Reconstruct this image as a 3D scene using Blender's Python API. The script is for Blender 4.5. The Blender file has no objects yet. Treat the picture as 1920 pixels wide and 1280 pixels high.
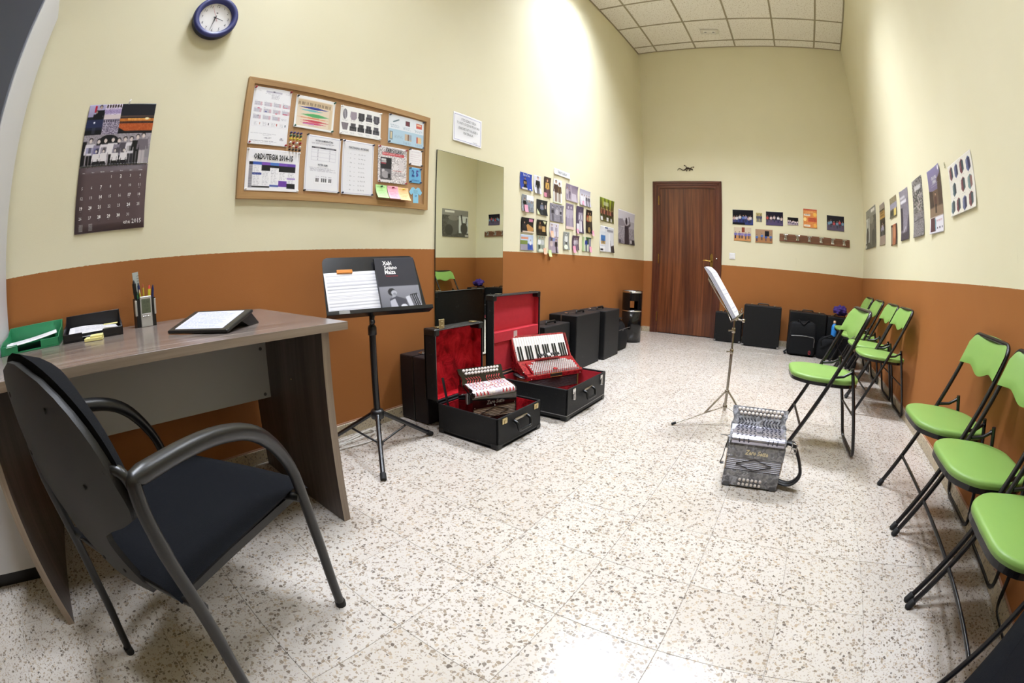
import bpy, bmesh, math, random
import numpy as np
from mathutils import Matrix, Vector
random.seed(7); rng = np.random.RandomState(11)
sc = bpy.context.scene
COL = sc.collection
# ------------------------------------------------------------------ camera (full-frame fisheye lens)
cd = bpy.data.cameras.new('camera'); cd.lens = 13.0; cd.sensor_width = 36.0; cd.sensor_height = 24.0
cd.type = 'PANO'; cd.panorama_type = 'FISHEYE_LENS_POLYNOMIAL'; cd.fisheye_fov = math.pi
cd.fisheye_polynomial_k0 = 0.0
cd.fisheye_polynomial_k1 = -0.06385757088; cd.fisheye_polynomial_k2 = -0.000394318536
cd.fisheye_polynomial_k3 = 4.18315882e-05; cd.fisheye_polynomial_k4 = -1.82878157e-06
cd.clip_start = 0.02
cam = bpy.data.objects.new('camera', cd); COL.objects.link(cam)
_r, _u, _f = Vector((0.815981, 0.578003, 0.00936)), Vector((-0.110623, 0.140235, 0.983919)), Vector((-0.567395, 0.803895, -0.17837))
cam.matrix_world = Matrix(((_r.x, _u.x, -_f.x, 1.95965), (_r.y, _u.y, -_f.y, 0.0), (_r.z, _u.z, -_f.z, 0.91289), (0, 0, 0, 1)))
sc.camera = cam
# ------------------------------------------------------------------ world, view, lamps' power
w = bpy.data.worlds.new('world'); sc.world = w; w.use_nodes = True
w.node_tree.nodes['Background'].inputs[0].default_value = (0.5, 0.52, 0.55, 1)
w.node_tree.nodes['Background'].inputs[1].default_value = 0.02
vs = sc.view_settings; vs.view_transform = 'Standard'; vs.look = 'None'; vs.gamma = 1.0; vs.use_curve_mapping = False
vs.exposure = 0.08
LAMP_POWER = (182.0, 100.0, 0.0); LAMP_COLOR = (0.92, 0.98, 1.10); LOUVRE = 0.085
try:
    sc.cycles.use_denoising = True; sc.cycles.max_bounces = 10; sc.cycles.diffuse_bounces = 6; sc.cycles.sample_clamp_indirect = 8.0
except Exception: pass
# ------------------------------------------------------------------ room constants (metres)
H = 4.213; DADO = 0.9987; YF = -3.4
BA = 0.0245                                 # slight skew of the far wall
def backy(x): return 5.9778 + math.tan(BA) * x
def rightx(y): return 3.0879 + 0.0078 * y
# ------------------------------------------------------------------ helpers
class MB:
    """collects pieces of geometry and links them as one mesh object"""
    def __init__(s): s.v = []; s.f = []; s.m = []; s.s = []
    def add(s, vs, fs, mi=0, M=None, smooth=False):
        b = len(s.v)
        if M is not None: vs = [M @ Vector(p) for p in vs]
        s.v.extend([tuple(p) for p in vs])
        for f in fs: s.f.append([i + b for i in f]); s.m.append(mi); s.s.append(smooth)
        return s
    def box(s, c, d, mi=0, M=None, bev=0.0, seg=1):
        x, y, z = [q / 2 for q in d]
        if bev <= 0:
            vs = [(-x,-y,-z),(x,-y,-z),(x,y,-z),(-x,y,-z),(-x,-y,z),(x,-y,z),(x,y,z),(-x,y,z)]
            fs = [(0,3,2,1),(4,5,6,7),(0,1,5,4),(1,2,6,5),(2,3,7,6),(3,0,4,7)]
        else: vs, fs = bevbox(d, bev, seg)
        T = Matrix.Translation(c); T = T if M is None else M @ T
        return s.add(vs, fs, mi, T, False)
    def b2(s, lo, hi, mi=0, M=None, bev=0.0, seg=1):
        return s.box([(a + b) / 2 for a, b in zip(lo, hi)], [abs(b - a) for a, b in zip(lo, hi)], mi, M, bev, seg)
    def tube(s, pts, r, n=10, mi=0, closed=False, caps=True, M=None, flat=1.0, smooth=True):
        pts = [Vector(p) for p in pts]; N = len(pts); rr = r if hasattr(r, '__len__') else [r] * N
        T = []
        for i in range(N):
            a = pts[(i - 1) % N] if closed or i > 0 else pts[i]; b = pts[(i + 1) % N] if closed or i < N - 1 else pts[i]
            T.append((b - a).normalized())
        up = Vector((0, 0, 1)) if abs(T[0].z) < 0.9 else Vector((1, 0, 0))
        x = T[0].cross(up).normalized(); vs = []
        for i in range(N):
            x = (x - T[i] * x.dot(T[i])).normalized(); y = T[i].cross(x)
            for k in range(n):
                a = 2 * math.pi * k / n
                vs.append(pts[i] + x * (math.cos(a) * rr[i]) + y * (math.sin(a) * rr[i] * flat))
        fs = []
        for i in range(N if closed else N - 1):
            j = (i + 1) % N
            for k in range(n): fs.append((i*n+k, i*n+(k+1) % n, j*n+(k+1) % n, j*n+k))
        s.add(vs, fs, mi, M, smooth)
        if caps and not closed:
            s.add(vs[:n], [tuple(range(n))[::-1]], mi, M); s.add(vs[-n:], [tuple(range(n))], mi, M)
        return s
    def lathe(s, prof, n=24, mi=0, M=None, smooth=True):
        vs = []; fs = []
        for (r, z) in prof:
            for k in range(n): a = 2*math.pi*k/n; vs.append((r*math.cos(a), r*math.sin(a), z))
        for i in range(len(prof) - 1):
            for k in range(n): fs.append((i*n+k, i*n+(k+1) % n, (i+1)*n+(k+1) % n, (i+1)*n+k))
        return s.add(vs, fs, mi, M, smooth)
    def disc(s, r, z, n=24, mi=0, M=None, up=True):
        vs = [(r*math.cos(2*math.pi*k/n), r*math.sin(2*math.pi*k/n), z) for k in range(n)]
        return s.add(vs, [tuple(range(n)) if up else tuple(range(n))[::-1]], mi, M)
    def prism(s, poly, z0, z1, mi=0, M=None, side=None):
        n = len(poly); vs = [(p[0], p[1], z0) for p in poly] + [(p[0], p[1], z1) for p in poly]
        fs = [tuple(range(n))[::-1], tuple(range(n, 2*n))]
        s.add(vs, fs, mi, M)
        return s.add(vs, [(i, (i+1) % n, n+(i+1) % n, n+i) for i in range(n)], mi if side is None else side, M)
    def grid(s, fn, nu, nv, mi=0, M=None, smooth=True):
        vs = [fn(i/nu, j/nv) for j in range(nv+1) for i in range(nu+1)]
        fs = [(j*(nu+1)+i, j*(nu+1)+i+1, (j+1)*(nu+1)+i+1, (j+1)*(nu+1)+i) for j in range(nv) for i in range(nu)]
        return s.add(vs, fs, mi, M, smooth)
    def pad(s, poly, z0, z1, r, dome=0.0, mi=0, M=None):
        """soft cushion over an outline"""
        n = len(poly); cx = sum(p[0] for p in poly)/n; cy = sum(p[1] for p in poly)/n
        R = sum(math.hypot(p[0]-cx, p[1]-cy) for p in poly)/n
        rings = [(1 - 0.6*r/R, z0), (1 - 0.15*r/R, z0 + 0.3*r), (1, z0 + r)]
        rings += [(1, z1 - r), (1 - 0.15*r/R, z1 - 0.45*r), (1 - 0.5*r/R, z1 - 0.13*r), (1 - r/R, z1), (0.7, z1 + dome*0.55), (0.35, z1 + dome*0.9)]
        vs = []; fs = []
        for k, z in rings: vs += [(cx + (p[0]-cx)*k, cy + (p[1]-cy)*k, z) for p in poly]
        vs.append((cx, cy, z1 + dome)); c = len(vs) - 1
        for j in range(len(rings) - 1):
            for i in range(n): fs.append((j*n+i, j*n+(i+1) % n, (j+1)*n+(i+1) % n, (j+1)*n+i))
        j = len(rings) - 1
        for i in range(n): fs.append((j*n+i, j*n+(i+1) % n, c))
        s.add(vs, fs, mi, M, True); s.add(vs[:n], [tuple(range(n))[::-1]], mi, M); return s
    def text(s, txt, size, M, mi=0, sx=1.0, align='CENTER', off=0.0, res=1, bold=0.0):
        vs, fs = text_geo(txt, size, align, res, bold)
        return s.add([(p[0]*sx, p[1], off) for p in vs], fs, mi, M)
    def mesh(s, name, mats):
        me = bpy.data.meshes.new(name); me.from_pydata(s.v, [], s.f)
        for m in mats: me.materials.append(m)
        if s.f:
            me.polygons.foreach_set('material_index', s.m); me.polygons.foreach_set('use_smooth', s.s)
        me.update(); return me
    def build(s, name, mats, parent=None, M=None):
        if not isinstance(mats, (list, tuple)): mats = [mats]
        return link(name, s.mesh(name, mats), parent, M)
def link(name, data, parent=None, M=None):
    o = bpy.data.objects.new(name, data); COL.objects.link(o)
    if parent is not None: o.parent = parent
    if M is not None: o.matrix_local = M
    return o
_bb = {}
def bevbox(d, b, seg):
    k = (tuple(round(q, 5) for q in d), b, seg)
    if k not in _bb:
        bm = bmesh.new(); bmesh.ops.create_cube(bm, size=1.0)
        for v in bm.verts: v.co = Vector((v.co.x*d[0], v.co.y*d[1], v.co.z*d[2]))
        bmesh.ops.bevel(bm, geom=bm.edges[:], offset=min(b, min(d)*0.49), segments=seg, profile=0.5, affect='EDGES')
        bm.verts.index_update()
        _bb[k] = ([tuple(v.co) for v in bm.verts], [tuple(v.index for v in f.verts) for f in bm.faces]); bm.free()
    return _bb[k]
_tg = {}
def text_geo(txt, size, align, res, bold):
    k = (txt, size, align, res, bold)
    if k not in _tg:
        c = bpy.data.curves.new('lettering', 'FONT'); c.body = txt; c.size = size; c.align_x = align; c.align_y = 'CENTER'; c.resolution_u = res; c.offset = bold
        o = bpy.data.objects.new('lettering', c); COL.objects.link(o)
        dg = bpy.context.evaluated_depsgraph_get(); dg.update()
        me = bpy.data.meshes.new_from_object(o.evaluated_get(dg))
        _tg[k] = ([tuple(v.co) for v in me.vertices], [tuple(p.vertices) for p in me.polygons])
        bpy.data.objects.remove(o); bpy.data.curves.remove(c); bpy.data.meshes.remove(me)
    return _tg[k]
def tag(o, label=None, cat=None, group=None, kind=None):
    if label: o['label'] = label
    if cat: o['category'] = cat
    if group: o['group'] = group
    if kind: o['kind'] = kind
    return o
def thing(name, label, cat, M=None, group=None):
    o = bpy.data.objects.new(name, None); COL.objects.link(o); o.empty_display_size = 0.1
    if M is not None: o.matrix_local = M
    return tag(o, label, cat, group)
def struct(o): o['kind'] = 'structure'; return o
def dup(root, M, label, group=None):
    def cp(o, par):
        c = o.copy(); COL.objects.link(c); c.parent = par
        for ch in [q for q in kids.get(o.name, [])]: cp(ch, c)
        return c
    kids = {}
    for q in bpy.data.objects:
        if q.parent is not None: kids.setdefault(q.parent.name, []).append(q)
    c = cp(root, None); c.matrix_local = M; c['label'] = label
    if group: c['group'] = group
    return c
def Tr(x, y, z): return Matrix.Translation((x, y, z))
def Rz(a): return Matrix.Rotation(math.radians(a), 4, 'Z')
def Rx(a): return Matrix.Rotation(math.radians(a), 4, 'X')
def Ry(a): return Matrix.Rotation(math.radians(a), 4, 'Y')
def frame(o, x, y, z):
    x, y, z = Vector(x), Vector(y), Vector(z); o = Vector(o)
    return Matrix(((x.x, y.x, z.x, o.x), (x.y, y.y, z.y, o.y), (x.z, y.z, z.z, o.z), (0, 0, 0, 1)))
def arc(c, r, a0, a1, n, f): return [f(c[0] + r*math.cos(math.radians(a0+(a1-a0)*i/n)), c[1] + r*math.sin(math.radians(a0+(a1-a0)*i/n))) for i in range(n+1)]
def rounded(pts, r, n=4):
    """fillet the corners of a 3-D polyline"""
    P = [Vector(p) for p in pts]; rr = r if hasattr(r, '__len__') else [r]*len(P); out = [P[0]]
    for i in range(1, len(P)-1):
        a = (P[i-1]-P[i]); b = (P[i+1]-P[i]); q = min(rr[i], a.length*0.49, b.length*0.49)
        A = P[i] + a.normalized()*q; B = P[i] + b.normalized()*q
        for k in range(n+1):
            t = k/n; out.append(A*(1-t)**2 + P[i]*2*t*(1-t) + B*t*t)
    out.append(P[-1]); return out
def superpoly(hx, hy, p=4.0, n=32, cx=0, cy=0):
    return [(cx + hx*math.copysign(abs(math.cos(a))**(2/p), math.cos(a)), cy + hy*math.copysign(abs(math.sin(a))**(2/p), math.sin(a))) for a in [2*math.pi*k/n for k in range(n)]]
# ------------------------------------------------------------------ materials
def lin(c): return tuple((q/12.92 if q <= 0.04045 else ((q+0.055)/1.055)**2.4) for q in c)
def hexc(h): return lin(tuple(int(h[i:i+2], 16)/255 for i in (0, 2, 4)))
def mat(name, col, rough=0.5, metal=0.0, spec=0.5, coat=0.0, emit=None, es=0.0, noise=0.0, nscale=30.0, bump=0.0, bscale=200.0, sheen=0.0, trans=0.0, crough=0.05):
    m = bpy.data.materials.new(name); m.use_nodes = True; nt = m.node_tree; b = nt.nodes['Principled BSDF']
    col = hexc(col) if isinstance(col, str) else col
    b.inputs['Base Color'].default_value = (*col, 1); b.inputs['Roughness'].default_value = rough; b.inputs['Metallic'].default_value = metal
    b.inputs['Specular IOR Level'].default_value = spec
    if coat: b.inputs['Coat Weight'].default_value = coat; b.inputs['Coat Roughness'].default_value = crough
    if sheen: b.inputs['Sheen Weight'].default_value = sheen; b.inputs['Sheen Roughness'].default_value = 0.4; b.inputs['Sheen Tint'].default_value = (*col, 1)
    if trans: b.inputs['Transmission Weight'].default_value = trans
    if emit is not None: b.inputs['Emission Color'].default_value = (*emit, 1); b.inputs['Emission Strength'].default_value = es
    if noise or bump:
        tc = nt.nodes.new('ShaderNodeTexCoord')
        if noise:
            n = nt.nodes.new('ShaderNodeTexNoise'); n.inputs['Scale'].default_value = nscale; n.inputs['Detail'].default_value = 4
            nt.links.new(tc.outputs['Object'], n.inputs['Vector'])
            r = nt.nodes.new('ShaderNodeMix'); r.data_type = 'RGBA'
            r.inputs[6].default_value = (*[q*(1-noise) for q in col], 1); r.inputs[7].default_value = (*[min(1, q*(1+noise)) for q in col], 1)
            nt.links.new(n.outputs[0], r.inputs[0]); nt.links.new(r.outputs[2], b.inputs['Base Color'])
        if bump:
            n2 = nt.nodes.new('ShaderNodeTexNoise'); n2.inputs['Scale'].default_value = bscale; n2.inputs['Detail'].default_value = 3
            nt.links.new(tc.outputs['Object'], n2.inputs['Vector'])
            bp = nt.nodes.new('ShaderNodeBump'); bp.inputs['Strength'].default_value = bump; bp.inputs['Distance'].default_value = 0.002
            nt.links.new(n2.outputs[0], bp.inputs['Height']); nt.links.new(bp.outputs[0], b.inputs['Normal'])
    return m
def nodes(m): return m.node_tree.nodes, m.node_tree.links, m.node_tree.nodes['Principled BSDF']
def math_n(N, L, op, a, b=None):
    n = N.new('ShaderNodeMath'); n.operation = op
    for i, q in enumerate((a, b)):
        if q is None: continue
        if isinstance(q, (int, float)): n.inputs[i].default_value = q
        else: L.new(q, n.inputs[i])
    return n.outputs[0]
def mix_n(N, L, f, a, b):
    n = N.new('ShaderNodeMix'); n.data_type = 'RGBA'
    for i, q in ((0, f), (6, a), (7, b)):
        if isinstance(q, (int, float)): n.inputs[i].default_value = q
        elif isinstance(q, tuple): n.inputs[i].default_value = (*q, 1)
        else: L.new(q, n.inputs[i])
    return n.outputs[2]
def ramp_n(N, L, f, stops, mode='LINEAR'):
    n = N.new('ShaderNodeValToRGB'); n.color_ramp.interpolation = mode; e = n.color_ramp.elements
    while len(e) < len(stops): e.new(0.5)
    for k, (p, c) in enumerate(stops): e[k].position = p; e[k].color = (*c, 1)
    L.new(f, n.inputs[0]); return n.outputs[0]
def tex(N, L, kind, vec, **kw):
    n = N.new('ShaderNodeTex' + kind)
    for k, v in kw.items():
        if k in n.inputs: n.inputs[k].default_value = v
        else: setattr(n, k, v)
    if vec is not None: L.new(vec, n.inputs['Vector'])
    return n
def mapping(N, L, vec, scale=(1, 1, 1)):
    n = N.new('ShaderNodeMapping'); n.inputs['Scale'].default_value = scale; L.new(vec, n.inputs['Vector']); return n.outputs[0]
# painted wall: cream above the dado line, burnt orange below
def wall_mat():
    m = mat('wall_paint', (0.8, 0.7, 0.4), 0.72, spec=0.25); N, L, b = nodes(m)
    g = N.new('ShaderNodeNewGeometry'); s = N.new('ShaderNodeSeparateXYZ'); L.new(g.outputs['Position'], s.inputs[0])
    e = tex(N, L, 'Noise', g.outputs['Position'], Scale=60.0, Detail=2.0)
    z = math_n(N, L, 'ADD', s.outputs[2], math_n(N, L, 'MULTIPLY', math_n(N, L, 'SUBTRACT', e.outputs[0], 0.5), 0.006))
    f = math_n(N, L, 'LESS_THAN', z, DADO)
    st = tex(N, L, 'Noise', g.outputs['Position'], Scale=2.2, Detail=5.0)
    cream = mix_n(N, L, st.outputs[0], CREAM_A, CREAM_B); orange = mix_n(N, L, st.outputs[0], ORANGE_A, ORANGE_B)
    # scuffs: thin random dark rubs
    v = tex(N, L, 'Noise', mapping(N, L, g.outputs['Position'], (9, 9, 1.6)), Scale=1.5, Detail=6.0, Roughness=0.75)
    sc_ = ramp_n(N, L, v.outputs[0], [(0.66, (0, 0, 0)), (0.80, (1, 1, 1))])
    cream = mix_n(N, L, math_n(N, L, 'MULTIPLY', sc_, 0.35), cream, (0.30, 0.26, 0.16))
    L.new(mix_n(N, L, f, cream, orange), b.inputs['Base Color'])
    n2 = tex(N, L, 'Noise', g.outputs['Position'], Scale=230.0, Detail=3.0)
    bp = N.new('ShaderNodeBump'); bp.inputs['Strength'].default_value = 0.35; bp.inputs['Distance'].default_value = 0.0012
    L.new(n2.outputs[0], bp.inputs['Height']); L.new(bp.outputs[0], b.inputs['Normal']); return m
CREAM_A, CREAM_B = hexc('e0d9ba'), hexc('e7e1c6')
ORANGE_A, ORANGE_B = hexc('99602f'), hexc('a56b3a')
M_WALL = wall_mat()
def terrazzo(name, base_a, base_b, rough, scale=1.0, dark=0.0):
    m = mat(name, base_a, rough, spec=0.5); N, L, b = nodes(m)
    g = N.new('ShaderNodeNewGeometry'); oi = N.new('ShaderNodeObjectInfo')
    vadd = N.new('ShaderNodeVectorMath'); vadd.operation = 'ADD'; L.new(g.outputs['Position'], vadd.inputs[0])
    cx = N.new('ShaderNodeCombineXYZ'); L.new(math_n(N, L, 'MULTIPLY', oi.outputs['Random'], 37.0), cx.inputs[2]); L.new(cx.outputs[0], vadd.inputs[1])
    P = vadd.outputs[0]
    wn = tex(N, L, 'Noise', P, Scale=90.0, Detail=2.0)
    wv = N.new('ShaderNodeVectorMath'); wv.operation = 'SCALE'; wv.inputs['Scale'].default_value = 0.004; L.new(wn.outputs['Color'], wv.inputs[0])
    pv = N.new('ShaderNodeVectorMath'); pv.operation = 'ADD'; L.new(P, pv.inputs[0]); L.new(wv.outputs[0], pv.inputs[1]); P2 = pv.outputs[0]
    cl = tex(N, L, 'Noise', P, Scale=6.0, Detail=3.0)
    col = mix_n(N, L, cl.outputs[0], base_a, base_b)
    tint = N.new('ShaderNodeMix'); tint.data_type = 'RGBA'; tint.blend_type = 'MULTIPLY'; tint.inputs[0].default_value = 1.0
    L.new(col, tint.inputs[6]); tr = ramp_n(N, L, oi.outputs['Random'], [(0, (0.93, 0.92, 0.90)), (1, (1, 1, 1))]); L.new(tr, tint.inputs[7]); col = tint.outputs[2]
    for sc_, thr, edge, stops in ((205*scale, 0.71, 0.08, [(0, hexc('a3937f')), (0.4, hexc('c6bbab')), (0.7, hexc('8d8074')), (1, hexc('b9aea6'))]),
                                  (96*scale, 0.70, 0.09, [(0, hexc('5c5148')), (0.3, hexc('9c8c78')), (0.5, hexc('7d736b')), (0.7, hexc('b09d85')), (0.85, hexc('c0b3a2')), (1, hexc('5a524c'))])):
        v1 = tex(N, L, 'Voronoi', P2, Scale=sc_, feature='F1'); v2 = tex(N, L, 'Voronoi', P2, Scale=sc_, feature='DISTANCE_TO_EDGE')
        sp = N.new('ShaderNodeSeparateColor'); L.new(v1.outputs['Color'], sp.inputs[0])
        pick = math_n(N, L, 'GREATER_THAN', sp.outputs[0], thr); ins = math_n(N, L, 'GREATER_THAN', v2.outputs['Distance'], edge)
        cc = ramp_n(N, L, sp.outputs[1], stops)
        col = mix_n(N, L, math_n(N, L, 'MULTIPLY', math_n(N, L, 'MULTIPLY', pick, ins), 0.92), col, cc)
    L.new(col, b.inputs['Base Color']); return m
M_TERR = terrazzo('terrazzo_tile', hexc('c3bcb3'), hexc('d0cac3'), 0.19)
M_SKIRT = terrazzo('terrazzo_skirting', hexc('b9ab90'), hexc('c8bc9f'), 0.35)
M_GROUT = mat('floor_grout', '7d756b', 0.9)
def wood(name, c0, c1, c2, axis, scale=1.0, rough=0.4, coat=0.0, band=1.0):
    m = mat(name, c0, rough, coat=coat); N, L, b = nodes(m)
    tc = N.new('ShaderNodeTexCoord'); s = [34.0*scale]*3; s[axis] = 1.1*scale
    v = mapping(N, L, tc.outputs['Object'], tuple(s))
    n1 = tex(N, L, 'Noise', v, Scale=1.0, Detail=5.0, Roughness=0.65)
    s2 = [7.0*scale]*3; s2[axis] = 0.5*scale
    n2 = tex(N, L, 'Noise', mapping(N, L, tc.outputs['Object'], tuple(s2)), Scale=1.0*band, Detail=2.0)
    f = math_n(N, L, 'ADD', math_n(N, L, 'MULTIPLY', n1.outputs[0], 0.62), math_n(N, L, 'MULTIPLY', n2.outputs[0], 0.42))
    c = ramp_n(N, L, f, [(0.36, hexc(c0)), (0.52, hexc(c1)), (0.68, hexc(c2))]); L.new(c, b.inputs['Base Color']); return m
M_DOOR = wood('door_sapele', '381a10', '5e3119', '7d4a2a', 1, 1.0, 0.34, 0.25)
M_DOORF = wood('door_frame_sapele', '3a1c11', '55291a', '6b3d27', 1, 1.1, 0.36, 0.2)
M_DOORFH = wood('door_frame_head_sapele', '3a1c11', '55291a', '6b3d27', 0, 1.1, 0.36, 0.2)
M_DESKT = wood('desk_top_laminate', '574d48', '7d726b', '9a8e86', 1, 1.2, 0.20)
M_DESKL = wood('desk_side_laminate', '463e3a', '5a504b', '6e625c', 2, 1.2, 0.42)
M_DESKE = wood('desk_edge_band', '77695c', '8f8071', 'a39484', 2, 1.6, 0.5)
M_DESKEH = wood('desk_edge_band_horizontal', '77695c', '8f8071', 'a39484', 1, 1.6, 0.5)
M_OAKV = wood('oak_frame_upright', '8f6d45', 'a88253', 'ba9766', 1, 1.5, 0.5)
M_OAKH = wood('oak_frame_rail', '8f6d45', 'a88253', 'ba9766', 0, 1.5, 0.5)
M_RACK = wood('coat_rack_wood', '5b3a27', '714a33', '84593f', 0, 1.4, 0.45)
def ceil_mat():
    m = mat('mineral_ceiling_tile', (0.7, 0.66, 0.58), 0.9, spec=0.1); N, L, b = nodes(m)
    g = N.new('ShaderNodeNewGeometry'); P = g.outputs['Position']
    v = tex(N, L, 'Noise', P, Scale=55.0, Detail=6.0, Roughness=0.7)
    pit = ramp_n(N, L, v.outputs[0], [(0.36, (0, 0, 0)), (0.46, (1, 1, 1))])
    L.new(mix_n(N, L, pit, hexc('c4b9a8'), hexc('f3efe8')), b.inputs['Base Color'])
    bp = N.new('ShaderNodeBump'); bp.inputs['Strength'].default_value = 0.7; bp.inputs['Distance'].default_value = 0.004
    L.new(v.outputs[0], bp.inputs['Height']); L.new(bp.outputs[0], b.inputs['Normal']); return m
M_CEIL = ceil_mat(); M_TBAR = mat('ceiling_tee_bar', 'a09680', 0.5)
M_PRINT = mat('printed_paper', (0.8, 0.8, 0.8), 0.5, spec=0.3)
_N, _L, _b = nodes(M_PRINT); _a = _N.new('ShaderNodeAttribute'); _a.attribute_name = 'Col'; _L.new(_a.outputs['Color'], _b.inputs['Base Color'])
M_GLOSSPRINT = M_PRINT.copy(); M_GLOSSPRINT.name = 'glossy_print'; M_GLOSSPRINT.node_tree.nodes['Principled BSDF'].inputs['Roughness'].default_value = 0.28
M_PAPER = mat('white_paper', 'e9e8ea', 0.6); M_INK = mat('black_ink', '1b1a1d', 0.5); M_INKG = mat('grey_ink', '5a5960', 0.5); M_INKR = mat('red_ink', 'b5202c', 0.5)
M_INKW = mat('white_ink', 'f2f0ee', 0.5); M_INKB = mat('blue_ink', '2c3a8c', 0.5); M_INKP = mat('purple_ink', '57399c', 0.5)
M_BLACK = mat('black_plastic', '141416', 0.38); M_BLKMET = mat('black_painted_steel', '17171a', 0.27, spec=0.6); M_RUBBER = mat('black_rubber', '111112', 0.7)
M_CHROME = mat('chrome', 'd8d8d8', 0.12, 1.0); M_NICKEL = mat('nickel', 'a9a195', 0.25, 1.0); M_BRASS = mat('brass', 'b3924f', 0.25, 1.0); M_STEEL = mat('brushed_steel', '9c9c9c', 0.35, 1.0)
M_LEATHER = mat('case_leatherette', '111214', 0.5, spec=0.3, bump=0.5, bscale=420.0); M_LEATHERB = mat('case_brown_leatherette', '1c1415', 0.5, spec=0.3, bump=0.5, bscale=420.0)
M_CASEV = mat('case_vinyl', '151618', 0.5, spec=0.35, bump=0.5, bscale=350.0); M_TRIM = mat('case_trim', '101112', 0.35)
M_GREEN = mat('green_vinyl', '7fa552', 0.42, noise=0.04, nscale=6.0, bump=0.15, bscale=300.0)
M_FABRIC = mat('dark_blue_upholstery', '0c0e13', 0.95, spec=0.2, noise=0.25, nscale=400.0, sheen=0.08, bump=0.6, bscale=600.0)
M_SHELL = mat('grey_black_plastic_shell', '1d1c1b', 0.5, bump=0.2, bscale=700.0); M_FRAME = mat('anthracite_steel_tube', '141414', 0.36, spec=0.6)

def scuffed(m, amount, lo):
    """pale rubs and scratches on the case coverings"""
    N, L, b = nodes(m); tc = N.new('ShaderNodeTexCoord'); v = tex(N, L, 'Noise', tc.outputs['Object'], Scale=26.0, Detail=9.0, Roughness=0.78)
    g = tex(N, L, 'Noise', tc.outputs['Object'], Scale=3.0, Detail=2.0)
    f = math_n(N, L, 'MULTIPLY', ramp_n(N, L, v.outputs[0], [(lo, (0, 0, 0)), (lo+0.12, (1, 1, 1))]), math_n(N, L, 'MULTIPLY', g.outputs[0], amount))
    L.new(mix_n(N, L, f, tuple(b.inputs['Base Color'].default_value)[:3], hexc('8e9092')), b.inputs['Base Color'])
scuffed(M_LEATHER, 0.45, 0.60); scuffed(M_CASEV, 0.45, 0.60); scuffed(M_LEATHERB, 0.3, 0.62)
# ------------------------------------------------------------------ floor
def clip(poly, a, b, c):
    """keep the part of a 2-D polygon where a*x + b*y <= c"""
    out = []
    for i in range(len(poly)):
        p, q = poly[i-1], poly[i]; dp = a*p[0]+b*p[1]-c; dq = a*q[0]+b*q[1]-c
        if (dp <= 0) != (dq <= 0):
            t = dp/(dp-dq); out.append((p[0]+(q[0]-p[0])*t, p[1]+(q[1]-p[1])*t))
        if dq <= 0: out.append(q)
    return out
TB = math.tan(BA)
def in_room(poly, e=0.0):
    poly = clip(poly, -1, 0, -e)
    if len(poly) > 2: poly = clip(poly, 1, -0.0078, 3.0879 - e)
    if len(poly) > 2: poly = clip(poly, -TB, 1, 5.9778 - e)
    if len(poly) > 2: poly = clip(poly, 0, -1, -(YF + e))
    return poly
fb = MB(); fb.prism([(-0.02, YF - 0.02), (3.07, YF - 0.02), (3.15, 6.07), (-0.02, 5.99)], -0.08, -0.0022)
floor = struct(fb.build('floor', M_GROUT))
G = 0.00045
def tile_mesh(poly):
    m = MB(); n = len(poly); cx = sum(p[0] for p in poly)/n; cy = sum(p[1] for p in poly)/n
    q = [(p[0]-cx, p[1]-cy) for p in poly]; ins = [(x - math.copysign(min(0.0008, abs(x)), x), y - math.copysign(min(0.0008, abs(y)), y)) for x, y in q]
    vs = [(x, y, -0.006) for x, y in q] + [(x, y, -0.0010) for x, y in q] + [(x, y, 0.0) for x, y in ins]
    m.add(vs, [tuple(range(2*n, 3*n))] + [(i, (i+1) % n, n+(i+1) % n, n+i) for i in range(n)] + [(n+i, n+(i+1) % n, 2*n+(i+1) % n, 2*n+i) for i in range(n)])
    return m, (cx, cy)
full = None; rest = MB(); k = 0
for j in range(-12, 21):
    y0 = 0.1885 + 0.3*j
    for i in range(-1, 11):
        x0 = 0.0586 + 0.3*i
        poly = in_room([(x0+G, y0+G), (x0+0.3-G, y0+G), (x0+0.3-G, y0+0.3-G), (x0+G, y0+0.3-G)])
        if len(poly) < 3: continue
        area = abs(sum(poly[a-1][0]*poly[a][1]-poly[a][0]*poly[a-1][1] for a in range(len(poly))))/2
        if area < 0.0015: continue
        dz = -0.0006*random.random()
        isfull = area > 0.0893
        if y0 < -0.80 or (not isfull and y0 > 2.6):
            m, c = tile_mesh(poly); rest.add([(v[0]+c[0], v[1]+c[1], v[2]+dz) for v in m.v], m.f); continue
        if isfull:
            if full is None: full = tile_mesh(poly)[0].mesh('tile', [M_TERR])
            o = link('tile', full, floor, Tr(x0+0.15, y0+0.15, dz))
            o.rotation_euler = (0, 0, 0)
        else:
            m, c = tile_mesh(poly); link('tile', m.mesh('tile', [M_TERR]), floor, Tr(c[0], c[1], dz))
        k += 1
tag(rest.build('tile_rows', M_TERR, floor), kind='stuff')
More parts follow.
